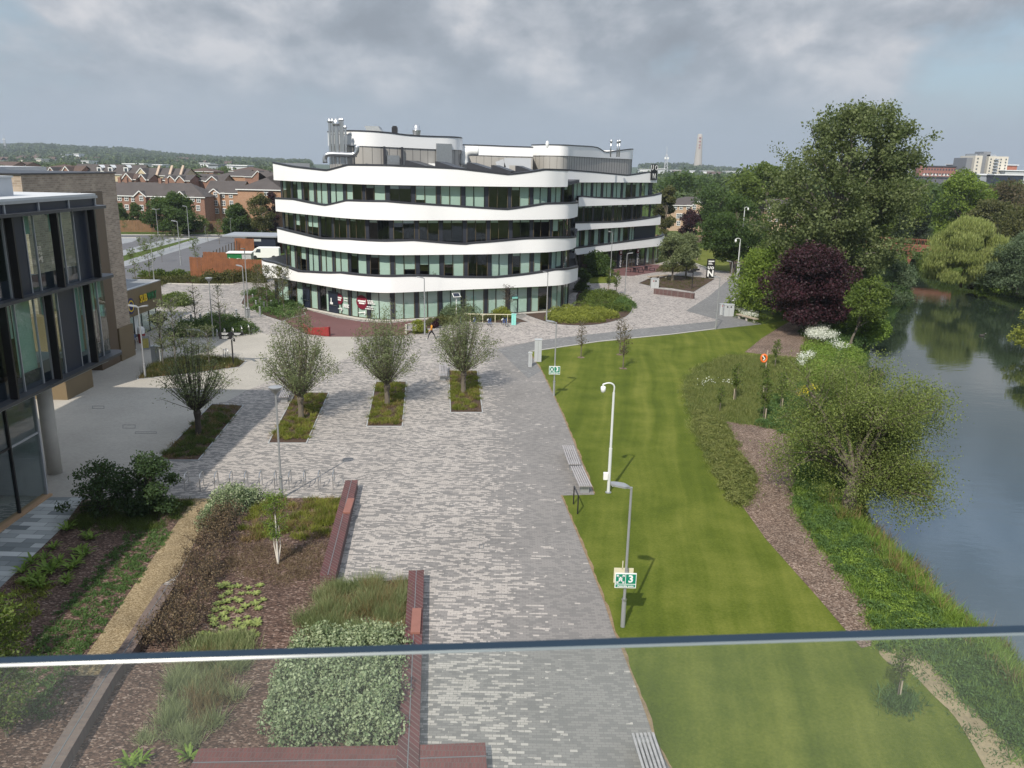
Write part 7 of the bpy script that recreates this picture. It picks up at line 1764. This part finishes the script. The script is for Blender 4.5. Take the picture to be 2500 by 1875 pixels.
# left foreground garden
lp=[(p[0],p[1]) for p in BL]
def sub(px): return GP(px)
tufts('geranium_planting',sub([(330,1290),(400,1270),(415,1305),(336,1425),(213,1590),(150,1600),(60,1600),(200,1420)]),620,.13,.06,'leaf_nettle',350,per=16,spread=.07,lean=1.6)
tufts('green_ground_cover',sub([(60,1590),(210,1600),(180,1660),(120,1760),(0,1760),(-60,1640)]),240,.14,.06,'leaf_nettle',351,per=16,spread=.08,lean=1.6)
tufts('yellow_spurge_planting',sub([(0,1450),(70,1410),(130,1440),(60,1560),(0,1600),(-60,1560)]),60,.28,.05,'leaf_yellowgreen',352,per=30,spread=.12,lean=1)
tufts('sedge_under_shrubs',sub([(210,1235),(300,1225),(470,1222),(440,1262),(400,1290),(300,1300),(160,1290)]),120,.34,.028,'leaf_sedge_dk',353,per=90,spread=.17,lean=1.0)
tufts('sedge_planting',sub([(640,1222),(832,1218),(812,1318),(760,1325),(700,1305),(590,1330),(585,1300)]),62,.36,.028,'leaf_sedge',354,per=170,spread=.14,lean=1.25); tufts('tan_sedge_planting',sub([(640,1222),(832,1218),(812,1318),(760,1325),(700,1305),(590,1330)]),80,.35,.03,'leaf_sedge_tan',355,per=40,spread=.14,lean=.8)
tufts('brown_heath_planting',sub([(560,1330),(800,1330),(790,1400),(700,1430),(560,1400),(520,1420)]),240,.16,.03,'leaf_twig',356,per=30,spread=.22,lean=1.5)
tufts('tall_grass_planting',sub([(790,1432),(995,1420),(990,1560),(735,1570),(745,1500)]),62,.6,.02,'leaf_grass',357,per=300,spread=.19,lean=.75); tufts('tan_grass_planting',sub([(800,1440),(975,1430),(985,1560),(735,1570)]),50,.55,.02,'leaf_sedge_tan',358,per=120,spread=.15,lean=.7)
tufts('meadow_grass_planting',sub([(450,1600),(590,1590),(590,1680),(520,1800),(400,1850),(330,1800),(400,1700)]),34,.6,.02,'leaf_grass',359,per=260,spread=.17,lean=.75); tufts('tan_grass_planting',sub([(480,1620),(580,1600),(560,1780),(450,1800)]),22,.55,.02,'leaf_sedge_tan',360,per=120,spread=.15,lean=.7)
# twiggy dark hedge beside the wall
def twiggy(label,px,w_,h_,seed,n=260,mat='leaf_twig'):
    rng=np.random.default_rng(seed); P=[G(a,b) for a,b in px]; t=thing('twiggy_hedge',label,'hedge',tuple(P[0]),world=True); m_=MB(); Q=[]; o=np.array(tuple(P[0]))
    for k in range(n):
        i=rng.integers(0,len(P)-1); b=np.array(P[i].lerp(P[i+1],rng.random()))+np.array([rng.uniform(-w_/2,w_/2),rng.uniform(-.3,.3),0]); h=h_*rng.uniform(.6,1.15); e=b+np.array([rng.normal()*.25,rng.normal()*.25,h]); limb(m_,b,e,.014,.005,rng,.08,3,4)
        for j in range(5): 
            q=rng.uniform(.3,.95); s_=b*(1-q)+e*q; e2=s_+unit(rng,1,.5)[0]*rng.uniform(.2,.45); limb(m_,s_,e2,.007,.003,rng,.05,2,3); Q.append(s_*.3+e2*.7+rng.normal(size=(11,3))*.09)
    m_.build('stems','bark_dark',t); leafobj('foliage',np.concatenate(Q)-o,.075,mat,t,rng)
twiggy('dark twiggy purple brown hedge beside the gravel path',[(555,1262),(520,1330),(480,1430),(455,1520),(400,1590)],1.5,1.1,370,n=210)
hedge('pale variegated shrub at the top of the twiggy hedge',[(628,1225),(585,1235),(540,1258),(505,1288)],1.5,1.15,'leaf_variegated',8500,.11,371,name='variegated_shrub')
def vshrub():
    rng=np.random.default_rng(372); poly=sub([(735,1590),(985,1585),(975,1835),(900,1842),(700,1835),(655,1790),(690,1690)]); C=scatter(poly,150,rng); t=thing('variegated_shrub','large pale variegated shrub filling the bed beside the near brick wall','shrub',(C[:,0].mean(),C[:,1].mean(),0)); o=np.array([C[:,0].mean(),C[:,1].mean(),0]); P=[];T=[]
    for c in C:
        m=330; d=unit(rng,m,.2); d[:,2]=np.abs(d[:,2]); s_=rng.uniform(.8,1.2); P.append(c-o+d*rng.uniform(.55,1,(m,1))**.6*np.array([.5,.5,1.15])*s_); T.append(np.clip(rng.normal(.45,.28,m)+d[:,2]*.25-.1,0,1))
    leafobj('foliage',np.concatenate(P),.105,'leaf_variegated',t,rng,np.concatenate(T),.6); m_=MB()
    for c in C[::3]: c=c-o; m_.tube([tuple(c),tuple(c+np.array([.05,0,.8]))],[.03,.01],5)
    m_.build('stems','bark_dark',t)
vshrub()
hedge('fringe of pale variegated growth behind the grasses',[(745,1585),(860,1578),(985,1572)],.7,.9,'leaf_variegated',4200,.09,373,name='variegated_shrub')
# elders at the shaded corner
tree('elder_shrub','loose dark elder shrub by the round column, left of two','shrub',G(245,1255),2.7,1.7,cb=.05,lobes=34,lr=.26,n=4200,leaf=.13,mat='leaf_mid_dk',seed=380,limbs=30,fill=.2,tr=.06,shape='dome',inner=.1,bark='bark_dark')
tree('elder_shrub','dense dark elder shrub at the corner of the cycle stands, right of two','shrub',G(365,1258),3.3,1.55,cb=.03,lobes=38,lr=.3,n=9000,leaf=.13,mat='leaf_mid_dk',seed=381,limbs=30,fill=.3,tr=.06,shape='egg',inner=.1,bark='bark_dark')
sm=sapling(3.3,382,n=1500,leaf=.07,R_=.6,twig=46,cb=.34,tr=.045,bark='bark',mat='leaf_lush',name='white_birch',label='young white stemmed birch in the garden bed beside the brick wall'); sm.location=G(679,1377)
m_=MB(); m_.tube([(.01,-.03,0),(.01,-.035,1.3),(.01,-.03,2.3)],[.05,.042,.02],8); m_.tube([(0,0,0),(-.12,0,.9),(-.14,0,1.9)],[.035,.028,.01],6); m_.tube([(0,0,0),(.13,.05,.8),(.12,0,1.8)],[.03,.025,.01],6); m_.build('stem','bark_pale',sm)
sm2=sapling(4.2,383,n=4200,leaf=.10,R_=1.15,twig=70,cb=.1,tr=.05,bark='bark',mat='leaf_mid',name='leafy_shrub',label='tall leafy green shrub at the left edge behind the glass rail'); sm2.location=G(18,1800)
sm3=dup(sm2,G(8,1640),'small leafy green shrub at the left edge above the glass rail',None,2,.5)
# countable leafy plants
def rosette(name,label,cat,nl,l_,w_,mat,seed,arch=.6):
    rng=np.random.default_rng(seed); t=thing(name,label,cat); V=[];n=0
    for k in range(nl):
        th=k*2.4+rng.normal()*.2; L_=l_*rng.uniform(.7,1.1); d=np.array([math.cos(th),math.sin(th),0]); s_=np.array([-d[1],d[0],0]); e=arch*rng.uniform(.6,1.3)
        p=[d*L_*q+np.array([0,0,L_*(e*q*1.6-q*q*e)]) for q in (0,.35,.7,1)]; ws=[.15,1,.75,.05]
        for a in range(3): V+= [p[a]-s_*w_*ws[a],p[a]+s_*w_*ws[a],p[a+1]+s_*w_*ws[a+1],p[a+1]-s_*w_*ws[a+1]]; n+=1
    npmesh('leaves',np.array(V),n,4,mat,np.clip(rng.normal(.6,.25,n),0,1),t); return t
HO=rosette('hosta_plant','pale green leafy plant in the mulch bed','plant',14,.36,.075,'leaf_hosta',400)
hpts=[(1165,715),(1210,718),(1245,712),(1297,722),(1357,710),(1198,748),(1262,750),(1298,748),(1338,752),(1160,766),(1225,778),(1180,795),(1252,790),(1335,803),(1372,785),(1135,806),(1170,826),(1205,833),(1280,818),(1350,830),(1130,838),(1250,843),(1100,868),(1168,862),(1180,885),(1240,888),(1290,875),(1118,890),(1122,912),(1235,912),(1292,908),(1345,895),(1340,912),(1160,930),(1055,968),(1090,965),(1145,968),(1220,955),(1320,950),(1060,995),(1135,1000),(1200,985),(1270,930),(1335,968)]
rh=random.Random(3)
for k,(a,b) in enumerate(hpts):
    c=HO if k==0 else dup(HO,(0,0,0),rz=k*1.7,s=rh.uniform(.42,.7)); c.location=G(a/2.1408,1100+b/2.1408,.03); c['group']='pale green leafy plants in the mulch bed'; c['label']='pale green leafy plant in the mulch bed'
FE=rosette('fern_plant','bright green fern in the left garden bed','plant',18,.55,.05,'leaf_lush',401,.9)
fp_=[(350,420),(455,455),(480,465),(280,515),(235,570),(310,590),(410,535),(440,555),(165,590),(370,625),(240,625),(270,640),(205,670),(350,675),(175,690),(215,715),(165,700),(120,640),(400,600),(345,700)]
for k,(a,b) in enumerate(fp_):
    c=FE if k==0 else dup(FE,(0,0,0),rz=k*1.9,s=rh.uniform(.6,1.05)); c.location=G(a/2.1408,1100+b/2.1408,.03); c['group']='bright green ferns in the left garden bed'; c['label']='bright green fern in the left garden bed'
for a,b in ((735,1640),(990,1610),(675,1650)): dup(FE,G(a/2.1408,1100+b/2.1408,.03),'bright green fern behind the glass at the bottom','ferns at the bottom edge',a,.8)
tufts('bed_edge_grass',sub([(455,1570),(600,1560),(620,1580),(600,1600),(450,1600)]),60,.5,.03,'leaf_grass',402,per=50,spread=.16)
# meadow and bank vegetation
ml=[(p[0],p[1]) for p in MEAD]
tufts('meadow_grass',ml,5200,.32,.04,'leaf_meadow',410,per=26,spread=.25,z=.0,lean=1.0)
lumps('nettle_patch',GP([(1860,1010),(1900,960),(1960,940),(2060,960),(2075,1080),(1945,1070),(1860,1041)]),230,.5,.4,'leaf_nettle',.11,411,per=190)
lumps('meadow_edge_weeds',GP([(1700,1000),(1760,1030),(1790,1085),(1811,1116),(1842,1180),(1843,1199),(1812,1238),(1783,1218),(1755,1165),(1720,1090)]),200,.42,.34,'leaf_meadow',.10,412,per=220)
tufts('bank_grass',[(p[0],p[1]) for p in BANKB],2200,.26,.045,'leaf_lush',413,per=32,spread=.24,z=.0,lean=1.3)
lumps('bank_leafy_weeds',[(p[0],p[1]) for p in BANKB],420,.34,.3,'leaf_nettle',.09,418,per=150); lumps('bank_bright_weeds',GP([(1990,1290),(2080,1330),(2240,1480),(2330,1570),(2270,1590),(2140,1480)]),90,.36,.3,'leaf_lush',.09,419,per=130)
tufts('bank_nettles',GP([(1950,1210),(2070,1290),(2150,1360),(2255,1470),(2330,1560),(2250,1590),(2135,1500),(2030,1370),(1965,1280)]),200,.3,.08,'leaf_nettle',414,per=34,spread=.2,z=.0,lean=1.5)
tufts('bank_rough_weeds',GP([(2270,1600),(2330,1560),(2420,1620),(2500,1720),(2500,1870),(2477,1822),(2400,1745),(2320,1660)]),300,.3,.07,'leaf_nettle',415,per=34,spread=.2,z=.0,lean=1.5)
tufts('earth_weeds',GP([(2146,1588),(2255,1605),(2385,1740),(2477,1822),(2500,1870),(2420,1870),(2331,1751),(2222,1642)]),50,.12,.04,'leaf_nettle',416,per=20,spread=.14,z=.02,lean=1.2)
tufts('sapling_base_weeds',GP([(2165,1690),(2215,1685),(2235,1725),(2200,1745),(2160,1720)]),60,.3,.04,'leaf_nettle',417,per=24,spread=.2,z=.0,lean=1)
# strips of reeds hiding the bank edge (both banks)
def strip(name,LLx,y0,y1,n,h,w_,mat,seed,side,zlo=-1.1,width=2.2,per=20,lean=.5):
    rng=np.random.default_rng(seed); Y=rng.uniform(y0,y1,n); X=np.interp(Y,[p[1] for p in LLx],[p[0] for p in LLx]); u=rng.uniform(-.15,1,n); C=np.c_[X+side*u*width,Y,np.where(u<.2,WZ,np.interp(u,[.2,.75],[WZ+.1,0]))]
    P=np.repeat(C,per,axis=0); P[:,:2]+=rng.normal(size=(len(P),2))*.16; sz=np.repeat(rng.uniform(.6,1.3,n),per); T=np.clip(np.repeat(rng.uniform(.1,.9,n),per)+rng.normal(size=len(P))*.2,0,1); o=blades(name,P,h*sz,w_,mat,None,rng,lean,T); o['kind']='stuff'
strip('bank_reeds',LL,16,60,1700,.55,.035,'leaf_lush',420,-1,per=26,lean=.8); strip('bank_reeds',LL,60,180,2600,.9,.09,'leaf_nettle',421,-1,per=22); strip('far_bank_reeds',RR,95,180,2200,1.2,.12,'leaf_mid',422,1,per=20)
strip('bank_dry_reeds',LL,16,44,160,.8,.03,'leaf_sedge_tan',423,-1,per=20)
# cow parsley and flowers
def flowers(name,px,n,h,leafm_,seed,zr=.7,per=60):
    rng=np.random.default_rng(seed); poly=GP(px); C=scatter(poly,n,rng); P=np.repeat(C,per,axis=0); P+=rng.normal(size=P.shape)*np.array([.22,.22,.12]); P[:,2]+=h*rng.uniform(.75,1.1,len(P)); o=leafobj(name,P,.075 if 'yellow' in leafm_ else .085,leafm_,None,rng,None,.9); o['kind']='stuff'
flowers('cow_parsley',[(1965,822),(2000,812),(2035,835),(2030,850),(1975,842)],60,1.0,'petal_white',430,per=90); flowers('cow_parsley',[(2060,800),(2118,805),(2120,830),(2075,825)],46,1.0,'petal_white',431,per=80); flowers('cow_parsley',[(1950,890),(1980,878),(1972,905),(1952,915)],26,.8,'petal_white',432,per=70); flowers('cow_parsley',[(1795,762),(1835,770),(1850,785),(1815,780)],46,.6,'petal_white',433,per=40); flowers('cow_parsley',[(2030,848),(2070,860),(2060,872),(2035,862)],18,.8,'petal_white',434,per=40)
flowers('yellow_iris_flowers',[(1950,972),(1985,960),(1988,970),(1958,982)],18,.7,'petal_yellow',435,per=24); flowers('white_meadow_flowers',[(1700,945),(1720,940),(1790,940),(1785,948),(1710,952)],9,.5,'petal_white',436,per=7)
lumps('bank_scrub',GP([(1970,850),(2040,850),(2090,870),(2075,960),(2000,950),(1960,900)]),150,.9,.9,'leaf_lush',.15,440,per=170); lumps('bank_scrub_dark',GP([(1960,815),(2040,790),(2110,800),(2100,850),(2030,850)]),90,1.,1.0,'leaf_nettle',.17,441,per=170)
lumps('verge_scrub',GP([(1800,755),(1850,770),(1880,785),(1850,790),(1800,775)]),26,.8,.6,'leaf_mid',.14,442,per=150)
lumps('wall_foot_scrub',GP([(1700,598),(1760,602),(1830,618),(1860,650),(1835,655),(1815,625),(1740,606)]),60,1.6,1.3,'leaf_mid',.3,443,per=160)
# --- wooded distance
FT=[]
for k,(mt,sh_) in enumerate((('leaf_far','round'),('leaf_far','egg'),('leaf_mid','round'),('leaf_dark','dome'),('leaf_far2','dome'))):
    FT.append(tree('distant_tree','x','tree',(0,0,-200-k),12,6,jit=.35,cb=.05,lobes=26,lr=.34,n=2300,leaf=.85,mat=mt,seed=500+k,shape=sh_,limbs=5,ry=6))
rf=random.Random(9); usedf=set()
W1=['tall','broad','low','rounded','ragged','dark','loose','dense','pale','spreading','narrow','bushy']
def ftree(px,Y,top,label,s0=1,k=None):
    k=rf.randrange(5) if k is None else k; a=A(px,450,Y); H=TZ(a.x,Y,px,top); H=max(H,3); s_=H/12
    w_=s_*s0*rf.uniform(.85,1.25); p=(a.x,Y,0)
    if k not in usedf: usedf.add(k); o=FT[k]; o.location=p
    else: o=dup(FT[k],p)
    o.rotation_euler=(0,0,rf.uniform(0,6)); o.scale=(w_,w_,s_); o['label']=label; o['group']='background trees beyond the campus'
belts=[ # px range, distances, top rows, count, where
 ((1615,1850),(260,340),(440,462),13,'behind the tan flats right of the rear wing'),
 ((1610,1860),(380,560),(428,440),15,'in the belt below the lift tower'),
 ((1960,2230),(230,330),(425,452),8,'in the gap beside the tall poplar'),
 ((2220,2520),(300,480),(443,458),13,'below the skyline flats at the right'),
 ((2380,2520),(230,290),(452,480),5,'behind the olive trees at the right'),
 ((455,600),(330,400),(418,428),6,'between the far roofs left of the white building'),
 ((250,560),(480,640),(406,412),14,'in front of the distant white halls'),
 ((-20,260),(480,640),(396,404),12,'beyond the far roofs at the left'),
]
for (a,b),(y0,y1),(t0,t1),n,wh in belts:
    for k in range(n):
        ftree(a+(b-a)*(k+.5)/n+rf.uniform(-8,8),rf.uniform(y0,y1),rf.uniform(t0,t1),'%s background tree %s'%(rf.choice(W1),wh),1.25)
for lb,px,Y,top,s0,k in (('tall fresh tree sticking up behind the round lawn tree',1838,250,405,1.0,2),('dark tree right of the radio mast foot',1668,300,418,1.0,3),('wide tree filling the gap right of the poplar',2200,240,455,1.2,2),('tall tree on the skyline right of the apartment tower base',2440,330,440,1.3,3),('dark tree behind the conifers',2262,260,445,1.1,3),('dark tree between the pavilion roofs at the left edge',10,360,404,1,3)): ftree(px,Y,top,lb,s0,k)
for k in range(5):
    if k not in usedf: drop(FT[k])
# far wooded plain and hills as masses
def hillz(px,Y,prof_):
    return A(px,np.interp(px,[p[0] for p in prof_],[p[1] for p in prof_]),Y).z
PL=[(-700,378),(-300,362),(0,354),(127,352),(234,358),(316,362),(396,374),(475,378),(554,384),(700,390),(1000,398),(1250,402),(1500,402),(1600,398),(1673,398),(1742,406),(1812,412),(2000,420),(2300,430),(2600,438),(3200,446)]
hm=MB(); nx=120; ys=[1150,1500,1900,2300,2800,3400]
grid=[]
for j,Y in enumerate(ys):
    row=[]
    for i in range(nx+1):
        px=-700+3900*i/nx; f=[0,.18,.5,.82,1,.9][j]; z=max(0,hillz(px,2800,PL)-11)*f*Y/2800*(1.0 if j<5 else .8)*(1+.05*math.sin(i*.7+j)); row.append((A(px,430,Y).x,Y,z-.5 if j else -1))
    grid.append(row)
for a,b in zip(grid,grid[1:]): hm.ribbon(a,b)
struct('wooded_hills',hm,'hill_ground',smooth=True)
def wood(name,n,y0,y1,px0,px1,seed,mat,h0,h1,leafs,zfun,per=46):
    rng=np.random.default_rng(seed); Y=y0+(y1-y0)*rng.uniform(0,1,n)**.8; px=rng.uniform(px0,px1,n); P=[];T=[]
    for y_,x_ in zip(Y,px):
        a=A(x_,430,y_); z=zfun(x_,y_); h=rng.uniform(h0,h1); r=h*rng.uniform(.4,.65); d=unit(rng,per); d[:,2]=np.abs(d[:,2]); P.append(np.array([a.x,y_,z+h*.2])+d*np.array([r,r,h*.85])*rng.uniform(.75,1,(per,1))); T.append(np.clip(rng.normal(rng.uniform(.15,.85),.12,per),0,1))
    o=leafobj(name,np.concatenate(P),leafs,mat,None,rng,np.concatenate(T),.9,up=0); o['kind']='stuff'
def zh(px,Y):
    j=np.searchsorted(ys,Y)-1; j=int(min(max(j,0),len(ys)-2)); t=(Y-ys[j])/(ys[j+1]-ys[j]); i=(px+700)/3900*nx; i0=int(min(max(i,0),nx-1)); f=i-i0
    za=grid[j][i0][2]*(1-f)+grid[j][i0+1][2]*f; zb=grid[j+1][i0][2]*(1-f)+grid[j+1][i0+1][2]*f; return za*(1-t)+zb*t
wood('hill_wood',3600,1250,2900,-100,760,600,'leaf_far',8,17,4.6,zh); wood('hill_wood',1700,1250,2900,1560,2600,601,'leaf_far',8,16,4.6,zh)
wood('far_tree_belt',1000,620,1250,-100,760,602,'leaf_far',6,12,2.6,lambda x_,y_:0); wood('far_tree_belt',1500,560,1250,1560,2600,603,'leaf_far2',8,15,2.8,lambda x_,y_:0)
# small pale houses on the hillside
hs=thing('hillside_house','pale gabled house standing among the trees of the left hillside','house',(0,0,0)); m_=MB(); m_.box(-6,6,-4,4,-3,5); m_.build('wall','far_cream',hs); m_=MB(); m_.face([(-6.5,-4.6,4.8),(6.5,-4.6,4.8),(6.5,0,8.5),(-6.5,0,8.5)]); m_.face([(6.5,4.6,4.8),(-6.5,4.6,4.8),(-6.5,0,8.5),(6.5,0,8.5)]); m_.build('roof','tile_roof_brown',hs)
for k,(px,Y) in enumerate([(66,1500),(92,1450),(100,1600),(205,1400),(20,1300),(40,1320),(60,1350),(440,1900),(455,1850),(470,1880),(240,1500),(8,1250),(130,1400),(430,1500),(500,1500),(1650,1500),(1735,1500),(1760,1480),(1790,1600),(560,1500)]):
    c=hs if k==0 else dup(hs,(0,0,0)); a=A(px,430,Y); c.location=(a.x,Y,zh(px,Y)+5 if Y>1160 else 6); c.rotation_euler=(0,0,rf.uniform(-.6,.6)); c.scale=(1.2,1.2,1.2); c['label']='small pale gabled house among the trees of the far hillside'; c['group']='pale houses on the far hillside'
# ------------------------------------------------------------------ people
def person(label,p,rz,pose,cloth,H=1.7,hair_up=.0):
    """one continuous skinned body; clothing and hair are children"""
    t=thing('person',label,'person',tuple(p),rz=rz)
    V=[];E_=[];Rr=[]
    def v(x,y,z,r): V.append((x,y,z));Rr.append(r);return len(V)-1
    def ch(prev,pts):
        for q in pts: n=v(*q); E_.append((prev,n)); prev=n
        return prev
    s_=pose.get('stride',0.); arm=pose.get('arm',0.)
    pel=v(0,0,.93,.125)
    ch1=ch(pel,[(0,0,1.08,.115),(0,-.01,1.25,.14),(0,0,1.40,.125),(0,.0,1.48,.055),(0,-.02,1.54,.05),(0,-.03,1.61,.088),(0,-.03,1.68,.075)])
    neck=3
    for sd,a in ((-1,1),(1,-1)):
        f=s_*a
        k=ch(pel,[(sd*.09,0,.86,.10),(sd*.095,-f*.26,.50,.062),(sd*.095,-f*.26+max(0,-f)*.0+f*-.12,.09,.042),(sd*.10,-f*.38-.10,.035,.035),(sd*.10,-f*.38-.2,.03,.025)])
        g_=-f*.7+arm
        e=ch(3,[(sd*.19,0,1.40,.058),(sd*.23,-g_*.10,1.14,.042),(sd*.22,-g_*.28-.06,.93,.030),(sd*.22,-g_*.30-.09,.86,.028)])
        wx,wy,wz=V[e]
        for q,(dx,l) in enumerate(((-.03,.075),(-.01,.085),(.01,.08),(.03,.065))): ch(e,[(wx+dx,wy-.02,wz-.05,.010),(wx+dx,wy-.035,wz-.05-l,.008)])
        ch(e,[(wx-sd*.04,wy-.03,wz-.03,.010),(wx-sd*.055,wy-.05,wz-.06,.008)])
    me=bpy.data.meshes.new('body'); me.from_pydata(V,E_,[]); o=bpy.data.objects.new('tmp',me); COL.objects.link(o)
    md=o.modifiers.new('s','SKIN'); md.use_smooth_shade=True
    for i,r in enumerate(Rr): me.skin_vertices[0].data[i].radius=(r,r*.8 if i in (0,1,2,3) else r)
    me.skin_vertices[0].data[0].use_root=True
    ss=o.modifiers.new('u','SUBSURF'); ss.levels=1
    dg=bpy.context.evaluated_depsgraph_get(); m2=bpy.data.meshes.new_from_object(o.evaluated_get(dg)); bpy.data.objects.remove(o)
    m2.materials.clear()
    for mt in ('skin',cloth[0],cloth[1],'white_paint'): m2.materials.append(MT[mt])
    for f in m2.polygons:
        z=f.center.z; x=abs(f.center.x)
        f.material_index=3 if z<.075 else (2 if z<.98 and x<.19 else (1 if z<1.47 and z>.95 else 0))
    b=bpy.data.objects.new('body',m2); COL.objects.link(b); b.parent=t
    m_=MB(); m_.lathe([(0,.12),(.07,.11),(.10,.05),(.105,-.02),(.09,-.08),(.05,-.1)],(0,.0,1.65),12); h=m_.build('hair','hair',t,smooth=True)
    m_=MB(); m_.obox((0,-.118,1.60),(.025,.03,.04)); 
    for sx in (-.03,.03): m_.obox((sx,-.108,1.63),(.02,.012,.010))
    m_.obox((0,-.108,1.565),(.04,.012,.010)); m_.build('face','skin_dark',t)
    for sx in (-1,1): m_=MB(); m_.obox((sx*.088,-.02,1.61),(.015,.03,.05)); m_.build('ear','skin',t)
    t.scale=(H/1.74,)*3; return t
person('person in a mustard yellow top and black trousers striding past the yellow shrub',G(1054,829),R(-75),{'stride':1.0,'arm':.2},('mustard_cloth','black_cloth'))
person('person in blue standing behind the brick block corner outside the shop',G(329,855),R(60),{'stride':.15,'arm':.1},('blue_cloth','black_cloth'),1.7)
# ------------------------------------------------------------------ the glass rail in front of the viewer
ZT=16.05
rl=thing('glass_balustrade','clear glass balustrade with a dark blue polished top edge across the foreground','balustrade',(0,.6,14.9),world=True)
fa=G(-400,1617,ZT); fb=G(2900,1514,ZT); na=G(-400,1633,ZT); nb=G(2900,1532,ZT)
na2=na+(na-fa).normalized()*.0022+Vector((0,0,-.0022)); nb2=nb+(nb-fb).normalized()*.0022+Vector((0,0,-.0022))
m_=MB(); m_.face([na,nb,fb,fa]); m_.build('top_edge','glass_edge',rl)
m_=MB(); m_.face([na2,nb2,nb,na]); m_.build('arris_glint','arris_highlight',rl)  # thin chamfer whose highlight is put into its colour
m_=MB(); m_.face([Vector((na2.x,na2.y,14.9)),Vector((nb2.x,nb2.y,14.9)),nb2,na2]); m_.build('pane','glass_rail',rl)
m_=MB(); m_.box(-3,3.5,-5,.5,14.6,14.9); o=struct('terrace_floor',m_,'terrace_paving')
cam.dof.use_dof=True; cam.dof.focus_distance=60; cam.dof.aperture_fstop=13
# ------------------------------------------------------------------ air
hz=bpy.data.materials.new('haze'); hz.use_nodes=True; nt=hz.node_tree; nt.nodes.remove(nt.nodes['Principled BSDF'])
pv=N(nt,'ShaderNodeVolumePrincipled'); pv.inputs['Color'].default_value=(.80,.88,1,1); pv.inputs['Density'].default_value=.00016; pv.inputs['Anisotropy'].default_value=.25
L(nt,pv,0,[n for n in nt.nodes if n.type=='OUTPUT_MATERIAL'][0],'Volume'); MT['haze']=hz
m_=MB(); m_.box(-5000,5000,-500,4300,-8,190); o=m_.build('haze','haze'); o['kind']='stuff'
